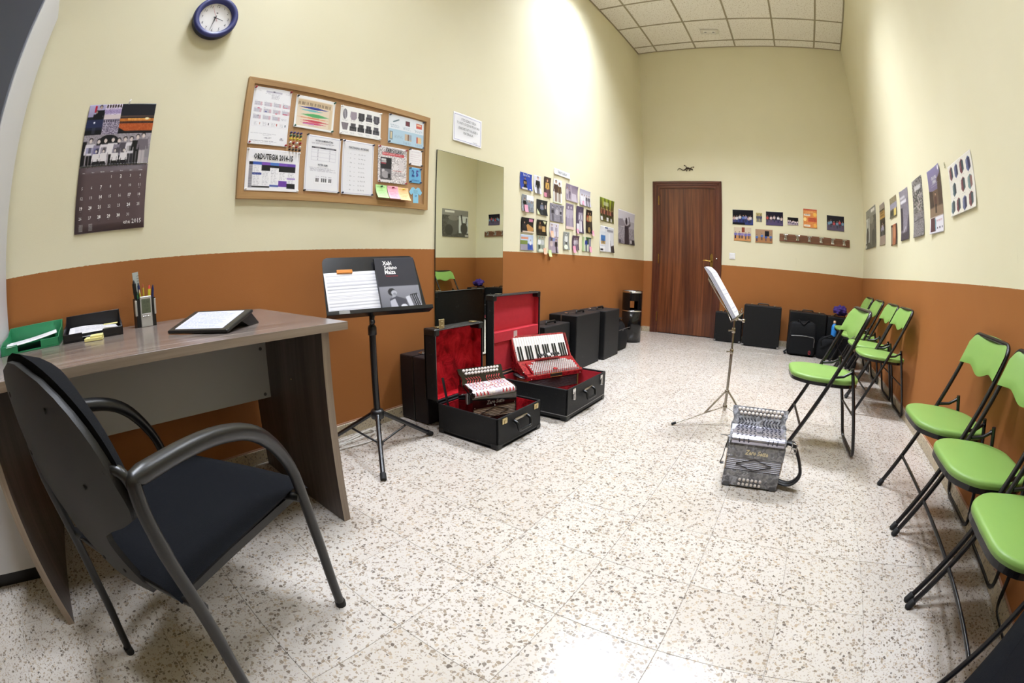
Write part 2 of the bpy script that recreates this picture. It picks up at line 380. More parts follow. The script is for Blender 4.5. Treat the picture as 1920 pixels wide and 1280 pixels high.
# ------------------------------------------------------------------ walls
DX0, DX1, DH = 0.222, 1.034, 2.045     # door opening
m = MB(); m.b2((-0.12, YF-0.12, -0.08), (0, 6.1, 4.6)); struct(m.build('wall_left', M_WALL))
m = MB(); m.prism([(3.0879+0.0078*(YF-0.12), YF-0.12), (3.25, YF-0.12), (3.25, 6.2), (3.0879+0.0078*6.2, 6.2)], -0.08, 4.6); struct(m.build('wall_right', M_WALL))
m = MB()
def bw(x0, x1, z0, z1, mb): mb.prism([(x0, backy(x0)), (x1, backy(x1)), (x1, backy(x1)+0.12), (x0, backy(x0)+0.12)], z0, z1)
bw(-0.1, DX0, -0.08, 4.6, m); bw(DX1, 3.3, -0.08, 4.6, m); bw(DX0, DX1, DH, 4.6, m); struct(m.build('wall_back', M_WALL))
m = MB(); m.b2((-0.12, YF-0.12, -0.08), (3.2, YF, 4.6)); struct(m.build('wall_front', M_WALL))
BU = Vector((math.cos(BA), math.sin(BA), 0)); BN = Vector((math.sin(BA), -math.cos(BA), 0))
RU = Vector((-0.0078, -1, 0)).normalized(); RN = Vector((-1, 0.0078, 0)).normalized()
def onL(y, z, d=0.0): return frame((d, y, z), (0, 1, 0), (0, 0, 1), (1, 0, 0))
def onB(x, z, d=0.0): return frame(Vector((x, backy(x), z)) + BN*d, BU, (0, 0, 1), BN)
def onR(y, z, d=0.0): return frame(Vector((rightx(y), y, z)) + RN*d, RU, (0, 0, 1), RN)
# skirting: terrazzo pieces with a thin pinkish mortar line on top
M_MORTAR = mat('pink_mortar', 'b48c74', 0.85, noise=0.15)
def skirting(name, Mf, a, b, step):
    base = MB(); base.b2((a, 0.0, 0.0), (b, 0.074, 0.004)); o = struct(base.build(name, M_MORTAR, None, Mf))
    x = a
    while x < b - 0.01:
        e = min(x+step, b); p = MB(); p.b2((x+0.0006, 0.0, 0.0035), (e-0.0006, 0.067, 0.013), bev=0.0015); p.build('tile', M_SKIRT, o); x = e
skirting('baseboard_left', frame((0, 0, 0), (0, 1, 0), (0, 0, 1), (1, 0, 0)), -1.5, 5.96, 0.30)
skirting('baseboard_right', frame((rightx(0), 0, 0), -RU, (0, 0, 1), RN), -1.5, 6.03, 0.30)
skirting('baseboard_back', frame((1.125, backy(1.125), 0), BU, (0, 0, 1), BN), 0.0, 1.98, 0.30)
skirting('baseboard_corner', frame((0.014, backy(0.014), 0), BU, (0, 0, 1), BN), 0.0, 0.115, 0.30)
# ------------------------------------------------------------------ ceiling
GA = 0.0205; GX, GY = 0.3117, 5.774
def gp(i, j): return (GX + 0.6*(i*math.cos(GA) + j*math.sin(GA)), GY + 0.6*(i*math.sin(GA) - j*math.cos(GA)))
cb = MB(); cb.b2((-0.1, YF-0.1, H+0.36), (3.25, 6.15, H+0.40)); ceiling = struct(cb.build('ceiling', M_TBAR))
LAMPS = [(0, 3), (2, 3), (0, 8), (2, 8), (0, 13), (2, 13)]
cfull = None
for j in range(-1, 16):
    for i in range(-1, 5):
        if (i, j) in LAMPS: continue
        e = 0.008
        P = [gp(i, j), gp(i, j+1), gp(i+1, j+1), gp(i+1, j)]; cx, cy = [sum(p[q] for p in P)/4 for q in (0, 1)]
        P = [(cx + (p[0]-cx)*(1-e*2/0.6), cy + (p[1]-cy)*(1-e*2/0.6)) for p in P]
        Q = in_room(P, 0.012)
        if len(Q) < 3: continue
        t = MB(); t.prism(Q, H+0.004, H+0.02); t.build('tile', M_CEIL, ceiling)
def bar(P, name, z0, z1):
    Q = in_room(P, 0.001)
    if len(Q) > 2: b_ = MB(); b_.prism(Q, z0, z1); b_.build(name, M_TBAR, ceiling)
hw = 0.012/0.6
for i in range(0, 6): bar([gp(i-hw, -2), gp(i+hw, -2), gp(i+hw, 17), gp(i-hw, 17)], 'tee_bar', H-0.0005, H+0.005)
for j in range(0, 16): bar([gp(-2, j+hw), gp(6, j+hw), gp(6, j-hw), gp(-2, j-hw)], 'tee_bar', H-0.0003, H+0.0045)
for P, nm in (([(0, YF), (0.02, YF), (0.02, 6), (0, 6)], 'edge_angle'), ([(rightx(YF)-0.02, YF), (rightx(YF), YF), (rightx(6.05), 6.05), (rightx(6.05)-0.02, 6.05)], 'edge_angle'),
              ([(0, backy(0)-0.02), (3.14, backy(3.14)-0.02), (3.14, backy(3.14)), (0, backy(0))], 'edge_angle')): bar(P, nm, H-0.001, H+0.006)
# ------------------------------------------------------------------ recessed fluorescent luminaires with louvres (the room's lamps)
M_LHOUSE = mat('lamp_housing_white', 'e6e4de', 0.5); M_LOUV = mat('lamp_louvre_aluminium', '6f6f6d', 0.3, 0.6)
M_TUBE = mat('fluorescent_tube', 'f5f3ea', 0.3, emit=(1.0, 0.97, 0.92), es=4.0)
M_TUBEOFF = mat('fluorescent_tube_off', 'e8e6de', 0.3)
LN = ['above the desk', 'above the floor between desk and chairs', 'behind the camera by the left wall', 'behind the camera in the middle', 'near the open cases by the left wall', 'above the far music stand']
for n_, ((i, j), lab) in enumerate(zip(LAMPS, [LN[4], LN[5], LN[0], LN[1], LN[2], LN[3]])):
    c = [(gp(i, j)[q] + gp(i+1, j+1)[q])/2 for q in (0, 1)]
    T = thing('ceiling_luminaire', 'square recessed fluorescent ceiling light with louvres, ' + lab, 'ceiling light', Tr(c[0], c[1], H) @ Rz(math.degrees(GA)), 'recessed ceiling lights')
    h = 0.285; m = MB()
    for s in (-1, 1):
        m.b2((s*h, -h, 0.0), (s*(h+0.006), h, 0.15)); m.b2((-h, s*h, 0.0), (h, s*(h+0.006), 0.15))
    m.b2((-h, -h, 0.15), (h, h, 0.156)); m.build('housing', M_LHOUSE, T)
    NB = 5; st = 2*h/NB; hb = LOUVRE
    lm = None
    for q in range(1, NB):
        x = -h + q*st
        b1 = MB(); b1.b2((x-0.001, -h, 0.002), (x+0.001, h, hb)); b1.build('louvre_blade', M_LOUV, T)
        b2_ = MB(); b2_.b2((-h, x-0.001, 0.002), (h, x+0.001, hb)); b2_.build('louvre_blade', M_LOUV, T)
    for q in (-0.2, -0.067, 0.067, 0.2):
        t = MB(); t.tube([(q, -0.27, 0.132), (q, 0.27, 0.132)], 0.013, 8); t.build('tube', M_TUBE if LAMP_POWER[n_//2] > 0 else M_TUBEOFF, T)
    ld = bpy.data.lights.new('lamp_light', 'AREA'); ld.shape = 'SQUARE'; ld.size = 0.54; ld.energy = max(0.001, LAMP_POWER[n_//2]); ld.color = LAMP_COLOR
    if LAMP_POWER[n_//2] > 0: lo = link('lamp_light', ld, T, Tr(0, 0, hb+0.004))
# ------------------------------------------------------------------ door
Mb = frame((0, 0, 0), BU, (0, 0, 1), BN)   # not used directly; door built in wall coordinates
def BM(x, z): return onB(x, z)
D = bpy.data.objects.new('door_1', None); COL.objects.link(D); D.matrix_local = onB(0.628, 0.0); struct(D)
lw = (DX1-DX0)/2
m = MB(); m.b2((-lw+0.006, 0.006, -0.045), (lw-0.006, DH-0.006, -0.008), bev=0.003); m.build('door_leaf', M_DOOR, D)
def casing(parent):
    for s in (-1, 1):
        c = MB(); xi, xo = lw, lw+0.088
        for (a, b, d) in ((xi-0.012, xi+0.03, 0.006), (xi+0.0, xi+0.05, 0.012), (xi+0.028, xo-0.012, 0.018), (xo-0.03, xo, 0.024)):
            c.b2((s*a, 0, -0.05 if a < xi else 0), (s*b, DH + (b-xi), d), bev=0.003)
        c.build('door_jamb', M_DOORF, parent)
    c = MB()
    for (a, b, d) in ((-0.012, 0.03, 0.006), (0.0, 0.05, 0.012), (0.028, 0.076, 0.018), (0.058, 0.088, 0.024)):
        c.b2((-lw-b, DH+a, 0 if a >= 0 else -0.05), (lw+b, DH+b, d), bev=0.003)
    c.build('door_head', M_DOORFH, parent)
casing(D)
for z in (1.86, 1.037, 0.228):
    hg = MB(); hg.tube([(-lw-0.004, z-0.066, 0.006), (-lw-0.004, z+0.066, 0.006)], 0.008, 8); hg.b2((-lw-0.012, z-0.06, 0.0), (-lw+0.008, z+0.06, 0.004)); hg.build('hinge', M_BRASS, D)
hx = lw-0.054; hm = MB()
hm.prism([(hx-0.02, 0.955), (hx+0.02, 0.955), (hx+0.02, 1.115), (hx+0.012, 1.13), (hx, 1.143), (hx-0.012, 1.13), (hx-0.02, 1.115)], -0.008, -0.003); hm.build('handle_plate', M_BRASS, D)
hm = MB(); hm.tube(rounded([(hx, 1.035, -0.004), (hx, 1.035, 0.045), (hx-0.04, 1.038, 0.05), (hx-0.075, 1.046, 0.05), (hx-0.11, 1.042, 0.046)], 0.015), 0.0085, 8); hm.build('door_handle', M_BRASS, D)
hm = MB(); hm.lathe([(0.0, 0.012), (0.011, 0.01), (0.012, 0.0)], 12, M=Tr(lw+0.018, 1.075, 0.012)); hm.build('latch_stud', M_CHROME, D)
# ------------------------------------------------------------------ light switch and emergency light
m = MB(); m.box((0, 0, 0.005), (0.082, 0.084, 0.010), 0, bev=0.003); S = m.build('light_switch', mat('switch_white', 'efeff2', 0.35), None, onB(1.27, 1.126))
tag(S, 'square white light switch on the far wall right of the brown door', 'light switch')
m = MB(); m.box((0, 0, 0.012), (0.052, 0.056, 0.006), 0, Rx(2), bev=0.002); m.build('rocker', bpy.data.materials['switch_white'], S)
T = thing('emergency_light', 'white emergency light fixed under the ceiling tiles near the far wall', 'emergency light', Tr(1.22, 5.49, H) @ Rz(8))
m = MB(); m.box((0, 0, -0.016), (0.25, 0.115, 0.032), 0, bev=0.014, seg=3); m.build('body', mat('emergency_white', 'd9d5cb', 0.4), T)
m = MB(); m.box((0, -0.012, -0.034), (0.18, 0.07, 0.016), 0, bev=0.007, seg=2); m.build('diffuser', mat('emergency_diffuser', 'f0ede6', 0.2), T)
for s in (-1, 1):
    m = MB(); m.box((s*0.055, -0.03, -0.043), (0.03, 0.02, 0.006), 0, bev=0.002); m.build('lamp_window', M_STEEL, T)
# ------------------------------------------------------------------ flat prints: small painted pictures carried as colour on the paper's own mesh
class Cv:
    def __init__(s, w, h, bg=(1, 1, 1)):
        s.w, s.h = w, h; s.W, s.H = w*2, h*2; s.a = np.zeros((s.H, s.W, 3)); s.a[:] = s.c(bg)
        s.Y, s.X = np.mgrid[0:s.H, 0:s.W]; s.X = (s.X+0.5)/s.W; s.Y = (s.Y+0.5)/s.H
    def c(s, c): return np.array([int(c[i:i+2], 16)/255 for i in (0, 2, 4)]) if isinstance(c, str) else np.array(c, float)
    def put(s, m, c, al=1.0): s.a[m] = s.a[m]*(1-al) + s.c(c)*al; return s
    def rect(s, x0, y0, x1, y1, c, al=1.0): return s.put((s.X >= x0) & (s.X < x1) & (s.Y >= y0) & (s.Y < y1), c, al)
    def ell(s, x, y, rx, ry, c, al=1.0): return s.put(((s.X-x)/rx)**2 + ((s.Y-y)/ry)**2 < 1, c, al)
    def poly(s, P, c, al=1.0):
        m = np.zeros(s.X.shape, bool)
        for i in range(len(P)):
            (x0, y0), (x1, y1) = P[i-1], P[i]
            with np.errstate(divide='ignore', invalid='ignore'): t = ((y0 > s.Y) != (y1 > s.Y)) & (s.X < (x1-x0)*(s.Y-y0)/((y1-y0) if y1 != y0 else 1e-9)+x0)
            m ^= t
        return s.put(m, c, al)
    def line(s, p, q, wd, c, al=1.0):
        dx, dy = q[0]-p[0], q[1]-p[1]; L2 = dx*dx+dy*dy+1e-9; t = np.clip(((s.X-p[0])*dx+(s.Y-p[1])*dy)/L2, 0, 1); asp = s.H/s.W
        return s.put(((s.X-p[0]-t*dx)**2 + ((s.Y-p[1]-t*dy)*asp)**2) < wd*wd/4, c, al)
    def grad(s, c0, c1, y0=0.0, y1=1.0):
        m = (s.Y >= y0) & (s.Y <= y1); t = ((s.Y-y0)/(y1-y0))[..., None]; g = s.c(c0)*(1-t) + s.c(c1)*t; s.a[m] = g[m]; return s
    def noise(s, amp, cell=2, x0=0, y0=0, x1=1, y1=1):
        n = rng.uniform(-amp, amp, (s.H//cell+1, s.W//cell+1)); n = np.kron(n, np.ones((cell, cell)))[:s.H, :s.W]
        m = (s.X >= x0) & (s.X < x1) & (s.Y >= y0) & (s.Y < y1); s.a[m] += n[m][:, None]; return s
    def scrib(s, x0, y0, x1, y1, c, rows=3, al=0.8, fill=0.55):
        """lines of text too small to read"""
        dh = (y1-y0)/rows
        for r in range(rows):
            x = x0 + (0.02 if r else 0.0); xe = x1 - rng.uniform(0, 0.25)*(x1-x0)
            while x < xe:
                wl = rng.uniform(0.03, 0.10)*(0.4+(x1-x0)); s.rect(x, y0+r*dh, min(x+wl, xe), y0+r*dh+dh*fill, c, al*rng.uniform(0.6, 1)); x += wl + 0.018
        return s
    def person(s, x, y, h, shirt, trouser, skin='c9a083', hair='2a2019', instr=None, seated=False):
        """standing (or seated) small figure: x centre, y head top, h height"""
        k = s.H/s.W; r = h*0.075
        bw_ = h*0.15*k
        if not seated:
            s.rect(x-bw_*0.75, y+h*0.5, x-bw_*0.08, y+h, trouser); s.rect(x+bw_*0.08, y+h*0.5, x+bw_*0.75, y+h, trouser)
        else: s.ell(x, y+h*0.7, bw_*1.3, h*0.18, trouser)
        s.poly([(x-bw_, y+h*0.2), (x+bw_, y+h*0.2), (x+bw_*0.75, y+h*0.56), (x-bw_*0.75, y+h*0.56)], shirt)
        s.line((x-bw_, y+h*0.23), (x-bw_*1.25, y+h*0.5), bw_*0.5, shirt); s.line((x+bw_, y+h*0.23), (x+bw_*1.25, y+h*0.5), bw_*0.5, shirt)
        s.ell(x, y+r*0.85, r*k*1.05, r*0.95, hair); s.ell(x, y+r*1.25, r*k*0.8, r*0.9, skin)
        if instr: s.rect(x-bw_*1.0, y+h*0.3, x+bw_*1.0, y+h*0.48, instr); s.rect(x-bw_*0.35, y+h*0.3, x+bw_*0.35, y+h*0.48, s.c(instr)*0.6)
        return s
    def out(s):
        a = np.clip(s.a, 0, 1).reshape(s.h, 2, s.w, 2, 3).mean((1, 3)); return np.where(a <= 0.04045, a/12.92, ((a+0.055)/1.055)**2.4)
def sheet_mesh(name, w, h, cv, m=None, bend=None, thick=0.0004, back=None):
    """paper of size w x h centred on 0, print on +z; bend(u, v) -> offset from the wall (u right 0..1, v up 0..1)"""
    A = cv.out(); nh, nw = A.shape[:2]
    u = np.linspace(0, 1, nw+1); v = np.linspace(0, 1, nh+1); U, V = np.meshgrid(u, v)
    Z = np.full(U.shape, 0.0) if bend is None else np.vectorize(bend)(U, V)
    P = np.stack([(U-0.5)*w, (V-0.5)*h, Z+thick], -1).reshape(-1, 3)
    j, i = np.mgrid[0:nh, 0:nw]; a = j*(nw+1)+i; F = np.stack([a, a+1, a+nw+2, a+nw+1], -1).reshape(-1, 4)
    col = A[::-1].reshape(-1, 3)
    # rim and back, coarse
    bi = [k for k in range(0, nw+1)] + [k*(nw+1)+nw for k in range(1, nh+1)] + [nh*(nw+1)+k for k in range(nw-1, -1, -1)] + [k*(nw+1) for k in range(nh-1, 0, -1)]
    nb = len(bi); B = P[bi].copy(); B[:, 2] -= thick; P2 = np.vstack([P, B]); o = len(P)
    F2 = np.array([(bi[k], o+k, o+(k+1) % nb, bi[(k+1) % nb]) for k in range(nb)])
    F3 = F[:, ::-1]
    me = bpy.data.meshes.new(name); allf = np.vstack([F, F2]); n = len(allf)
    me.vertices.add(len(P2)); me.vertices.foreach_set('co', P2.ravel()); me.loops.add(n*4); me.loops.foreach_set('vertex_index', allf.ravel().astype(np.int32))
    me.polygons.add(n); me.polygons.foreach_set('loop_start', np.arange(0, n*4, 4, dtype=np.int32))
    me.update(calc_edges=True); me.validate()
    at = me.color_attributes.new('Col', 'FLOAT_COLOR', 'CORNER')
    cc = np.ones((n, 4, 4)); cc[:len(F), :, :3] = col[:, None, :]; cc[len(F):, :, :3] = 0.75; at.data.foreach_set('color', cc.ravel().astype(np.float32))
    me.materials.append(m or M_PRINT); me.update(); return me
def sheet(name, M, w, h, cv, label, cat, rot=0.0, group=None, m=None, bend=None, parent=None):
    me = sheet_mesh(name, w, h, cv, m, bend)
    o = link(name, me, parent, M @ Rz(rot)); 
    if parent is None: tag(o, label, cat, group)
    return o
def curl(amp=0.006, base=0.0008, corner=0.0, seed=0):
    r = random.Random(seed); c = [r.random()*corner for _ in range(4)]
    def f(u, v): return base + amp*(math.sin(math.pi*u)*0.3 + (1-v)**3*0.6*(0.6+0.4*math.sin(3*u+seed))) + c[0]*((1-u)*(1-v))**4 + c[1]*(u*(1-v))**4 + c[2]*((1-u)*v)**4 + c[3]*(u*v)**4
    return f
def letters(parent, items, name='lettering', z=0.0012):
    """items: (text, x, y, size, ink index, x-stretch, align, bold)"""
    m = MB()
    for it in items:
        t, x, y, s_ = it[:4]; ink = it[4] if len(it) > 4 else 0; sx = it[5] if len(it) > 5 else 0.8; al = it[6] if len(it) > 6 else 'CENTER'; bo = it[7] if len(it) > 7 else 0.0
        m.text(t, s_, Tr(x, y, z), ink, sx, al, 0.0, 1, bo)
    return tag(m.build(name, INKS, parent), kind='stuff')
INKS = [M_INK, M_INKG, M_INKR, M_INKW, M_INKB, M_INKP]
M_PINS = {k: mat('pin_' + k, c, 0.3, coat=0.3) for k, c in dict(red='a01626', blue='23246e', green='17583f', yellow='e6cf2c', white='e9e7e4', black='17161a', navy='1a1a3c').items()}
def pin_geo(m, x, y, z, mi=0, tilt=0.0):
    M = Tr(x, y, z) @ Rx(tilt)
    m.lathe([(0.0045, 0.0), (0.0048, 0.0015), (0.0028, 0.003), (0.0025, 0.0085), (0.0048, 0.0105), (0.005, 0.0125), (0.0, 0.0132)], 10, mi, M)
def pins(parent, w, h, col, ins=0.007, which=(0, 1, 2, 3)):
    for k in which:
        sx, sy = ((-1, 1), (1, 1), (1, -1), (-1, -1))[k]; m = MB(); pin_geo(m, sx*(w/2-ins), sy*(h/2-ins), 0.001); m.build('pushpin', M_PINS[col], parent)
# ------------------------------------------------------------------ wall clock
T = thing('wall_clock', 'round wall clock with a thick dark blue rim above the left wall', 'clock', onL(0.389, 2.125))
M_CLK = mat('clock_blue_rim', '2b3170', 0.42); M_CLKB = mat('clock_body_dark', '14162e', 0.5); M_CLKF = mat('clock_face_white', 'e9e7e6', 0.5)
m = MB(); m.lathe([(0.113, 0.002), (0.118, 0.008), (0.122, 0.030), (0.120, 0.040)], 48, 1); m.lathe([(0.120, 0.040), (0.117, 0.046), (0.108, 0.049), (0.094, 0.047), (0.0885, 0.040), (0.0880, 0.024)], 48, 0)
m.disc(0.113, 0.002, 48, 1, up=False); m.build('rim', [M_CLK, M_CLKB], T)
m = MB(); m.disc(0.089, 0.026, 48); m.build('dial', M_CLKF, T)
m = MB()
for hnum in range(1, 13):
    a = math.radians(90-30*hnum); m.text(str(hnum), 0.023, Tr(0.071*math.cos(a), 0.071*math.sin(a), 0.0268), 0, 0.85)
m.box((0.004, 0.030, 0.0268), (0.010, 0.005, 0.0004), 0); tag(m.build('numerals', M_INK, T), kind='stuff')
def hand(ang, l, back, wd, z, nm, mt):
    a = math.radians(90-ang); d = Vector((math.cos(a), math.sin(a), 0)); n = Vector((-d.y, d.x, 0)); q = MB()
    q.prism([tuple((d*l + n*wd*0.35)[:2]), tuple((d*-back + n*wd)[:2]), tuple((d*-back - n*wd)[:2]), tuple((d*l - n*wd*0.35)[:2])], z, z+0.001); q.build(nm, mt, T)
hand(106, 0.046, 0.010, 0.0028, 0.030, 'hour_hand', M_INK); hand(190, 0.076, 0.012, 0.0024, 0.0325, 'minute_hand', M_INK); hand(334, 0.070, 0.026, 0.0009, 0.035, 'second_hand', M_INKR)
m = MB(); m.lathe([(0.004, 0.026), (0.004, 0.0375), (0.0, 0.038)], 10); m.build('spindle', M_INK, T)
# ------------------------------------------------------------------ wall calendar
w, h = 0.338, 0.537
T = thing('wall_calendar', 'spiral bound wall calendar with photographs above a dark plum month page', 'calendar', onL(0.034, 1.394, 0.002) @ Rz(0.6))
cv = Cv(110, 84, '26222c')
cv.grad('b9b4d8', '8c86a8', 0, 0.3); cv.rect(0, 0.2, 0.25, 0.25, '1c2028'); cv.rect(0.09, 0.02, 0.125, 0.13, 'b81d3c'); cv.person(0.185, 0.01, 0.42, '14151b', '101116', 'b8a29a', '1a1618'); cv.person(0.13, 0.1, 0.3, '14151b', '101116', 'b09890')
cv.rect(0.25, 0, 0.5, 0.25, 'cfc4da').noise(0.16, 2, 0.25, 0, 0.5, 0.25); cv.rect(0.25, 0.18, 0.5, 0.25, 'd8ccd0')
for q in range(6): cv.ell(0.28+0.04*q, 0.035, 0.012, 0.03, '2b2019')
cv.rect(0.25, 0.09, 0.5, 0.16, '7a62a8', 0.5)
cv.rect(0, 0.25, 0.25, 0.5, '1d2238'); cv.grad('161a33', '3a4468', 0.25, 0.25001); cv.rect(0, 0.25, 0.25, 0.38, '272e52'); cv.ell(0.12, 0.3, 0.014, 0.018, 'f2f2ff'); cv.rect(0, 0.42, 0.25, 0.5, '0e0f16'); cv.rect(0.1, 0.38, 0.15, 0.48, '3b4053', 0.6)
cv.rect(0.25, 0.25, 0.5, 0.5, '8d8498').noise(0.22, 2, 0.25, 0.27, 0.5, 0.5)
for q in range(7): cv.rect(0.26+0.034*q, 0.265, 0.275+0.034*q, 0.295, '1d1a22')
cv.rect(0.5, 0, 1, 0.5, '1b1d28'); cv.rect(0.5, 0.2, 1, 0.23, '7a5a48', 0.6); cv.rect(0.5, 0.25, 1, 0.30, 'b96f2e'); cv.rect(0.62, 0.25, 0.95, 0.28, 'e0a050'); cv.ell(0.9, 0.255, 0.03, 0.02, 'fff0c0'); cv.rect(0.5, 0.31, 1, 0.33, '4e2a1c'); cv.rect(0.5, 0.335, 1, 0.46, 'b2562a'); cv.noise(0.05, 3, 0.5, 0.24, 1, 0.46); cv.poly([(0.5, 0.40), (0.62, 0.47), (1, 0.46), (1, 0.5), (0.5, 0.5)], '15131b')
cv.rect(0, 0.5, 1, 1, '9b949c'); cv.noise(0.08, 3, 0, 0.5, 1, 0.7); cv.ell(0.38, 0.66, 0.17, 0.15, '17161c'); cv.rect(0, 0.6, 0.06, 1, '15141a'); cv.rect(0.9, 0.72, 1, 0.9, '8e8a90')
for x, y, sh, tr, ins in ((0.12, 0.55, 'd8d4dc', '111015', 'a3a0c0'), (0.24, 0.57, '8d86a0', '18161c', '6d6a96'), (0.34, 0.56, 'e0dce2', 'd6d2d8', '9a93a0'), (0.45, 0.55, 'e6e2e6', '17151a', None), (0.54, 0.57, '8a8494', '1d1b22', '8c8692'), (0.63, 0.55, '55505a', '201d24', None), (0.72, 0.55, 'dad6dc', '2a2830', 'b9b4b8'), (0.81, 0.52, '17161a', '17161a', None), (0.89, 0.5, '6e6670', 'b8b0b4', None)):
    cv.person(x, y, 0.5, sh, tr, 'd8ccc8', '201c20', ins)
for x in (0.22, 0.33, 0.50, 0.63): cv.person(x, 0.74, 0.34, 'e2dee2', '1a181e', 'ddd2ce', '1c181c', None, True)
o = sheet('picture_page', Tr(0, 0.1345, 0.004), w, 0.268, cv, None, None, parent=T, m=M_GLOSSPRINT)
pg = Cv(8, 8, '5a4a4c'); o = sheet('month_page', Tr(0, -0.1345, 0.003), w, 0.266, pg, None, None, parent=T, bend=lambda u, v: 0.004*math.sin(math.pi*v)*0.6)
it = []; dn = 1; cw = w/7.25
for r_ in range(5):
    for c_ in range(7):
        if r_ == 0 and c_ < 3: continue
        if dn > 31: break
        bold = dn in (2, 7, 14, 17, 19, 20, 21, 24, 28, 29, 30)
        x, y = -w/2+0.026+c_*cw, 0.085-r_*0.040; it.append((str(dn), x, y, 0.0185 if bold else 0.017, 3, 0.85, 'CENTER', 0.0006 if bold else 0))
        if bold or dn in (4, 11, 18): it.append(('----' if dn % 2 else '---', x, y-0.011, 0.007, 3, 0.9))
        dn += 1
for c_, t in enumerate(('Lunes', 'Martes', 'Miércoles', 'Jueves', 'Viernes', 'Sábado', 'Domingo')): it.append((t, -w/2+0.026+c_*cw, 0.108, 0.0055, 3, 0.9))
it.append(('ene 2015', w/2-0.014, -0.104, 0.026, 3, 0.9, 'RIGHT'))
for k_ in (0, 1):
    for r_ in range(6): it.append(('12 34 56 78', -w/2+0.030+k_*0.048, -0.100-r_*0.0048, 0.0042, 3, 0.9))
letters(o, it, z=0.0062)
m = MB()
for k_ in range(44):
    x = -w/2 + 0.008 + k_*(w-0.016)/43; m.tube([(x, -0.006+0.006*math.cos(a)+0.006, 0.006+0.005*math.sin(a)) for a in [2*math.pi*q/6 for q in range(6)]], 0.0009, 4, closed=True)
m.build('spiral_binding', M_STEEL, T)
m = MB(); m.tube([(0.03, 0.268, 0.002), (0.032, 0.275, 0.008), (0.036, 0.287, 0.006), (0.031, 0.282, 0.003)], 0.0035, 6); m.build('hanging_clip', M_PINS['white'], T)
# ------------------------------------------------------------------ cork noticeboard
BY0, BY1, BZ0, BZ1 = 0.648, 1.850, 1.239, 1.836; bw_, bh_ = BY1-BY0, BZ1-BZ0; BC = ((BY0+BY1)/2, (BZ0+BZ1)/2)
T = thing('noticeboard', 'cork noticeboard in an oak frame hanging on the left wall', 'noticeboard', onL(BC[0], BC[1]))
M_CORK = mat('cork', 'b08a62', 0.9, noise=0.22, nscale=260.0, bump=0.4, bscale=300.0)
m = MB(); m.box((0, 0, 0.006), (bw_-0.01, bh_-0.01, 0.010)); m.build('cork_panel', M_CORK, T)
fw = 0.032
for s in (-1, 1):
    m = MB(); m.prism([(-bw_/2, s*bh_/2), (bw_/2, s*bh_/2), (bw_/2-fw, s*(bh_/2-fw)), (-bw_/2+fw, s*(bh_/2-fw))][::-s], 0.0, 0.020); m.build('frame_rail', M_OAKH, T)
    m = MB(); m.prism([(s*bw_/2, -bh_/2), (s*bw_/2, bh_/2), (s*(bw_/2-fw), bh_/2-fw), (s*(bw_/2-fw), -bh_/2+fw)][::s], 0.0, 0.020); m.build('frame_rail', M_OAKV, T)
def onBoard(y, z): return onL(y, z, 0.0116)
GB = 'papers pinned to the noticeboard'
# year planner
w, h = 0.210, 0.295; cv = Cv(70, 98, 'eeeef2'); cv.rect(0.32, 0.055, 0.74, 0.085, 'b9b6c4').rect(0.5, 0.055, 0.55, 0.07, '3a3a48'); cv.scrib(0.05, 0.06, 0.2, 0.07, '9a98a4', 1); cv.scrib(0.3, 0.10, 0.72, 0.112, '6c6a76', 1); cv.scrib(0.46, 0.125, 0.7, 0.2, 'a5a3ae', 5); cv.scrib(0.85, 0.07, 0.95, 0.08, '8c8a98', 1)
for r_ in range(3):
    for c_ in range(4):
        if r_ == 2 and c_ == 3: cv.scrib(0.79, 0.52, 0.95, 0.56, 'a9a7b2', 2); continue
        x, y = 0.06+0.245*c_, 0.245+0.118*r_; cv.rect(x, y+0.02, x+0.2, y+0.085, 'cfcdd6').scrib(x, y+0.022, x+0.22, y+0.088, '9a97a6', 5, 0.7); cv.scrib(x, y, x+0.08, y+0.01, '8c8a96', 1); cv.rect(x+0.15, y+0.02, x+0.2, y+0.085, 'd8a8b4', 0.6)
for x, y, a, c in ((0.80, 0.315, 0.13, 'c03a58'), (0.82, 0.435, 0.12, 'c03a58'), (0.15, 0.375, 0.06, 'b83656'), (0.34, 0.425, 0.06, '2b3a8c'), (0.62, 0.44, 0.05, 'c03a58'), (0.80, 0.285, 0.03, 'c03a58'), (0.18, 0.5, 0.02, '3a3a3a')): cv.rect(x, y, x+a, y+0.014, c)
cv.rect(0.05, 0.6, 0.95, 0.69, 'dddbe2').rect(0.055, 0.604, 0.945, 0.686, 'eeeef2')
for x, c in ((0.24, 'b0602c'), (0.46, '2c2c34'), (0.68, 'b04030'), (0.9, '28364c')): cv.rect(x, 0.62, x+0.02, 0.665, c); cv.scrib(x-0.15, 0.61, x-0.03, 0.68, 'b0aeb8', 4)
cv.scrib(0.04, 0.81, 0.9, 0.82, '8e8c96', 1); cv.scrib(0.35, 0.83, 0.6, 0.85, 'a5a3ac', 2); cv.line((0.4, 0.885), (0.58, 0.875), 0.01, '6c6a78'); cv.line((0.45, 0.87), (0.47, 0.895), 0.008, '6c6a78'); cv.rect(0.82, 0.86, 0.87, 0.875, '44424c'); cv.rect(0.8, 0.88, 0.9, 0.905, 'b0aeb8'); cv.scrib(0.04, 0.93, 0.75, 0.97, '9a98a2', 3)
S = sheet('pinned_sheet', onBoard(0.790, 1.646), w, h, cv, 'white year planner sheet at the top left of the cork board, held by red pins', 'notice', 0, GB, bend=curl(0.004, seed=1)); pins(S, w, h, 'red')
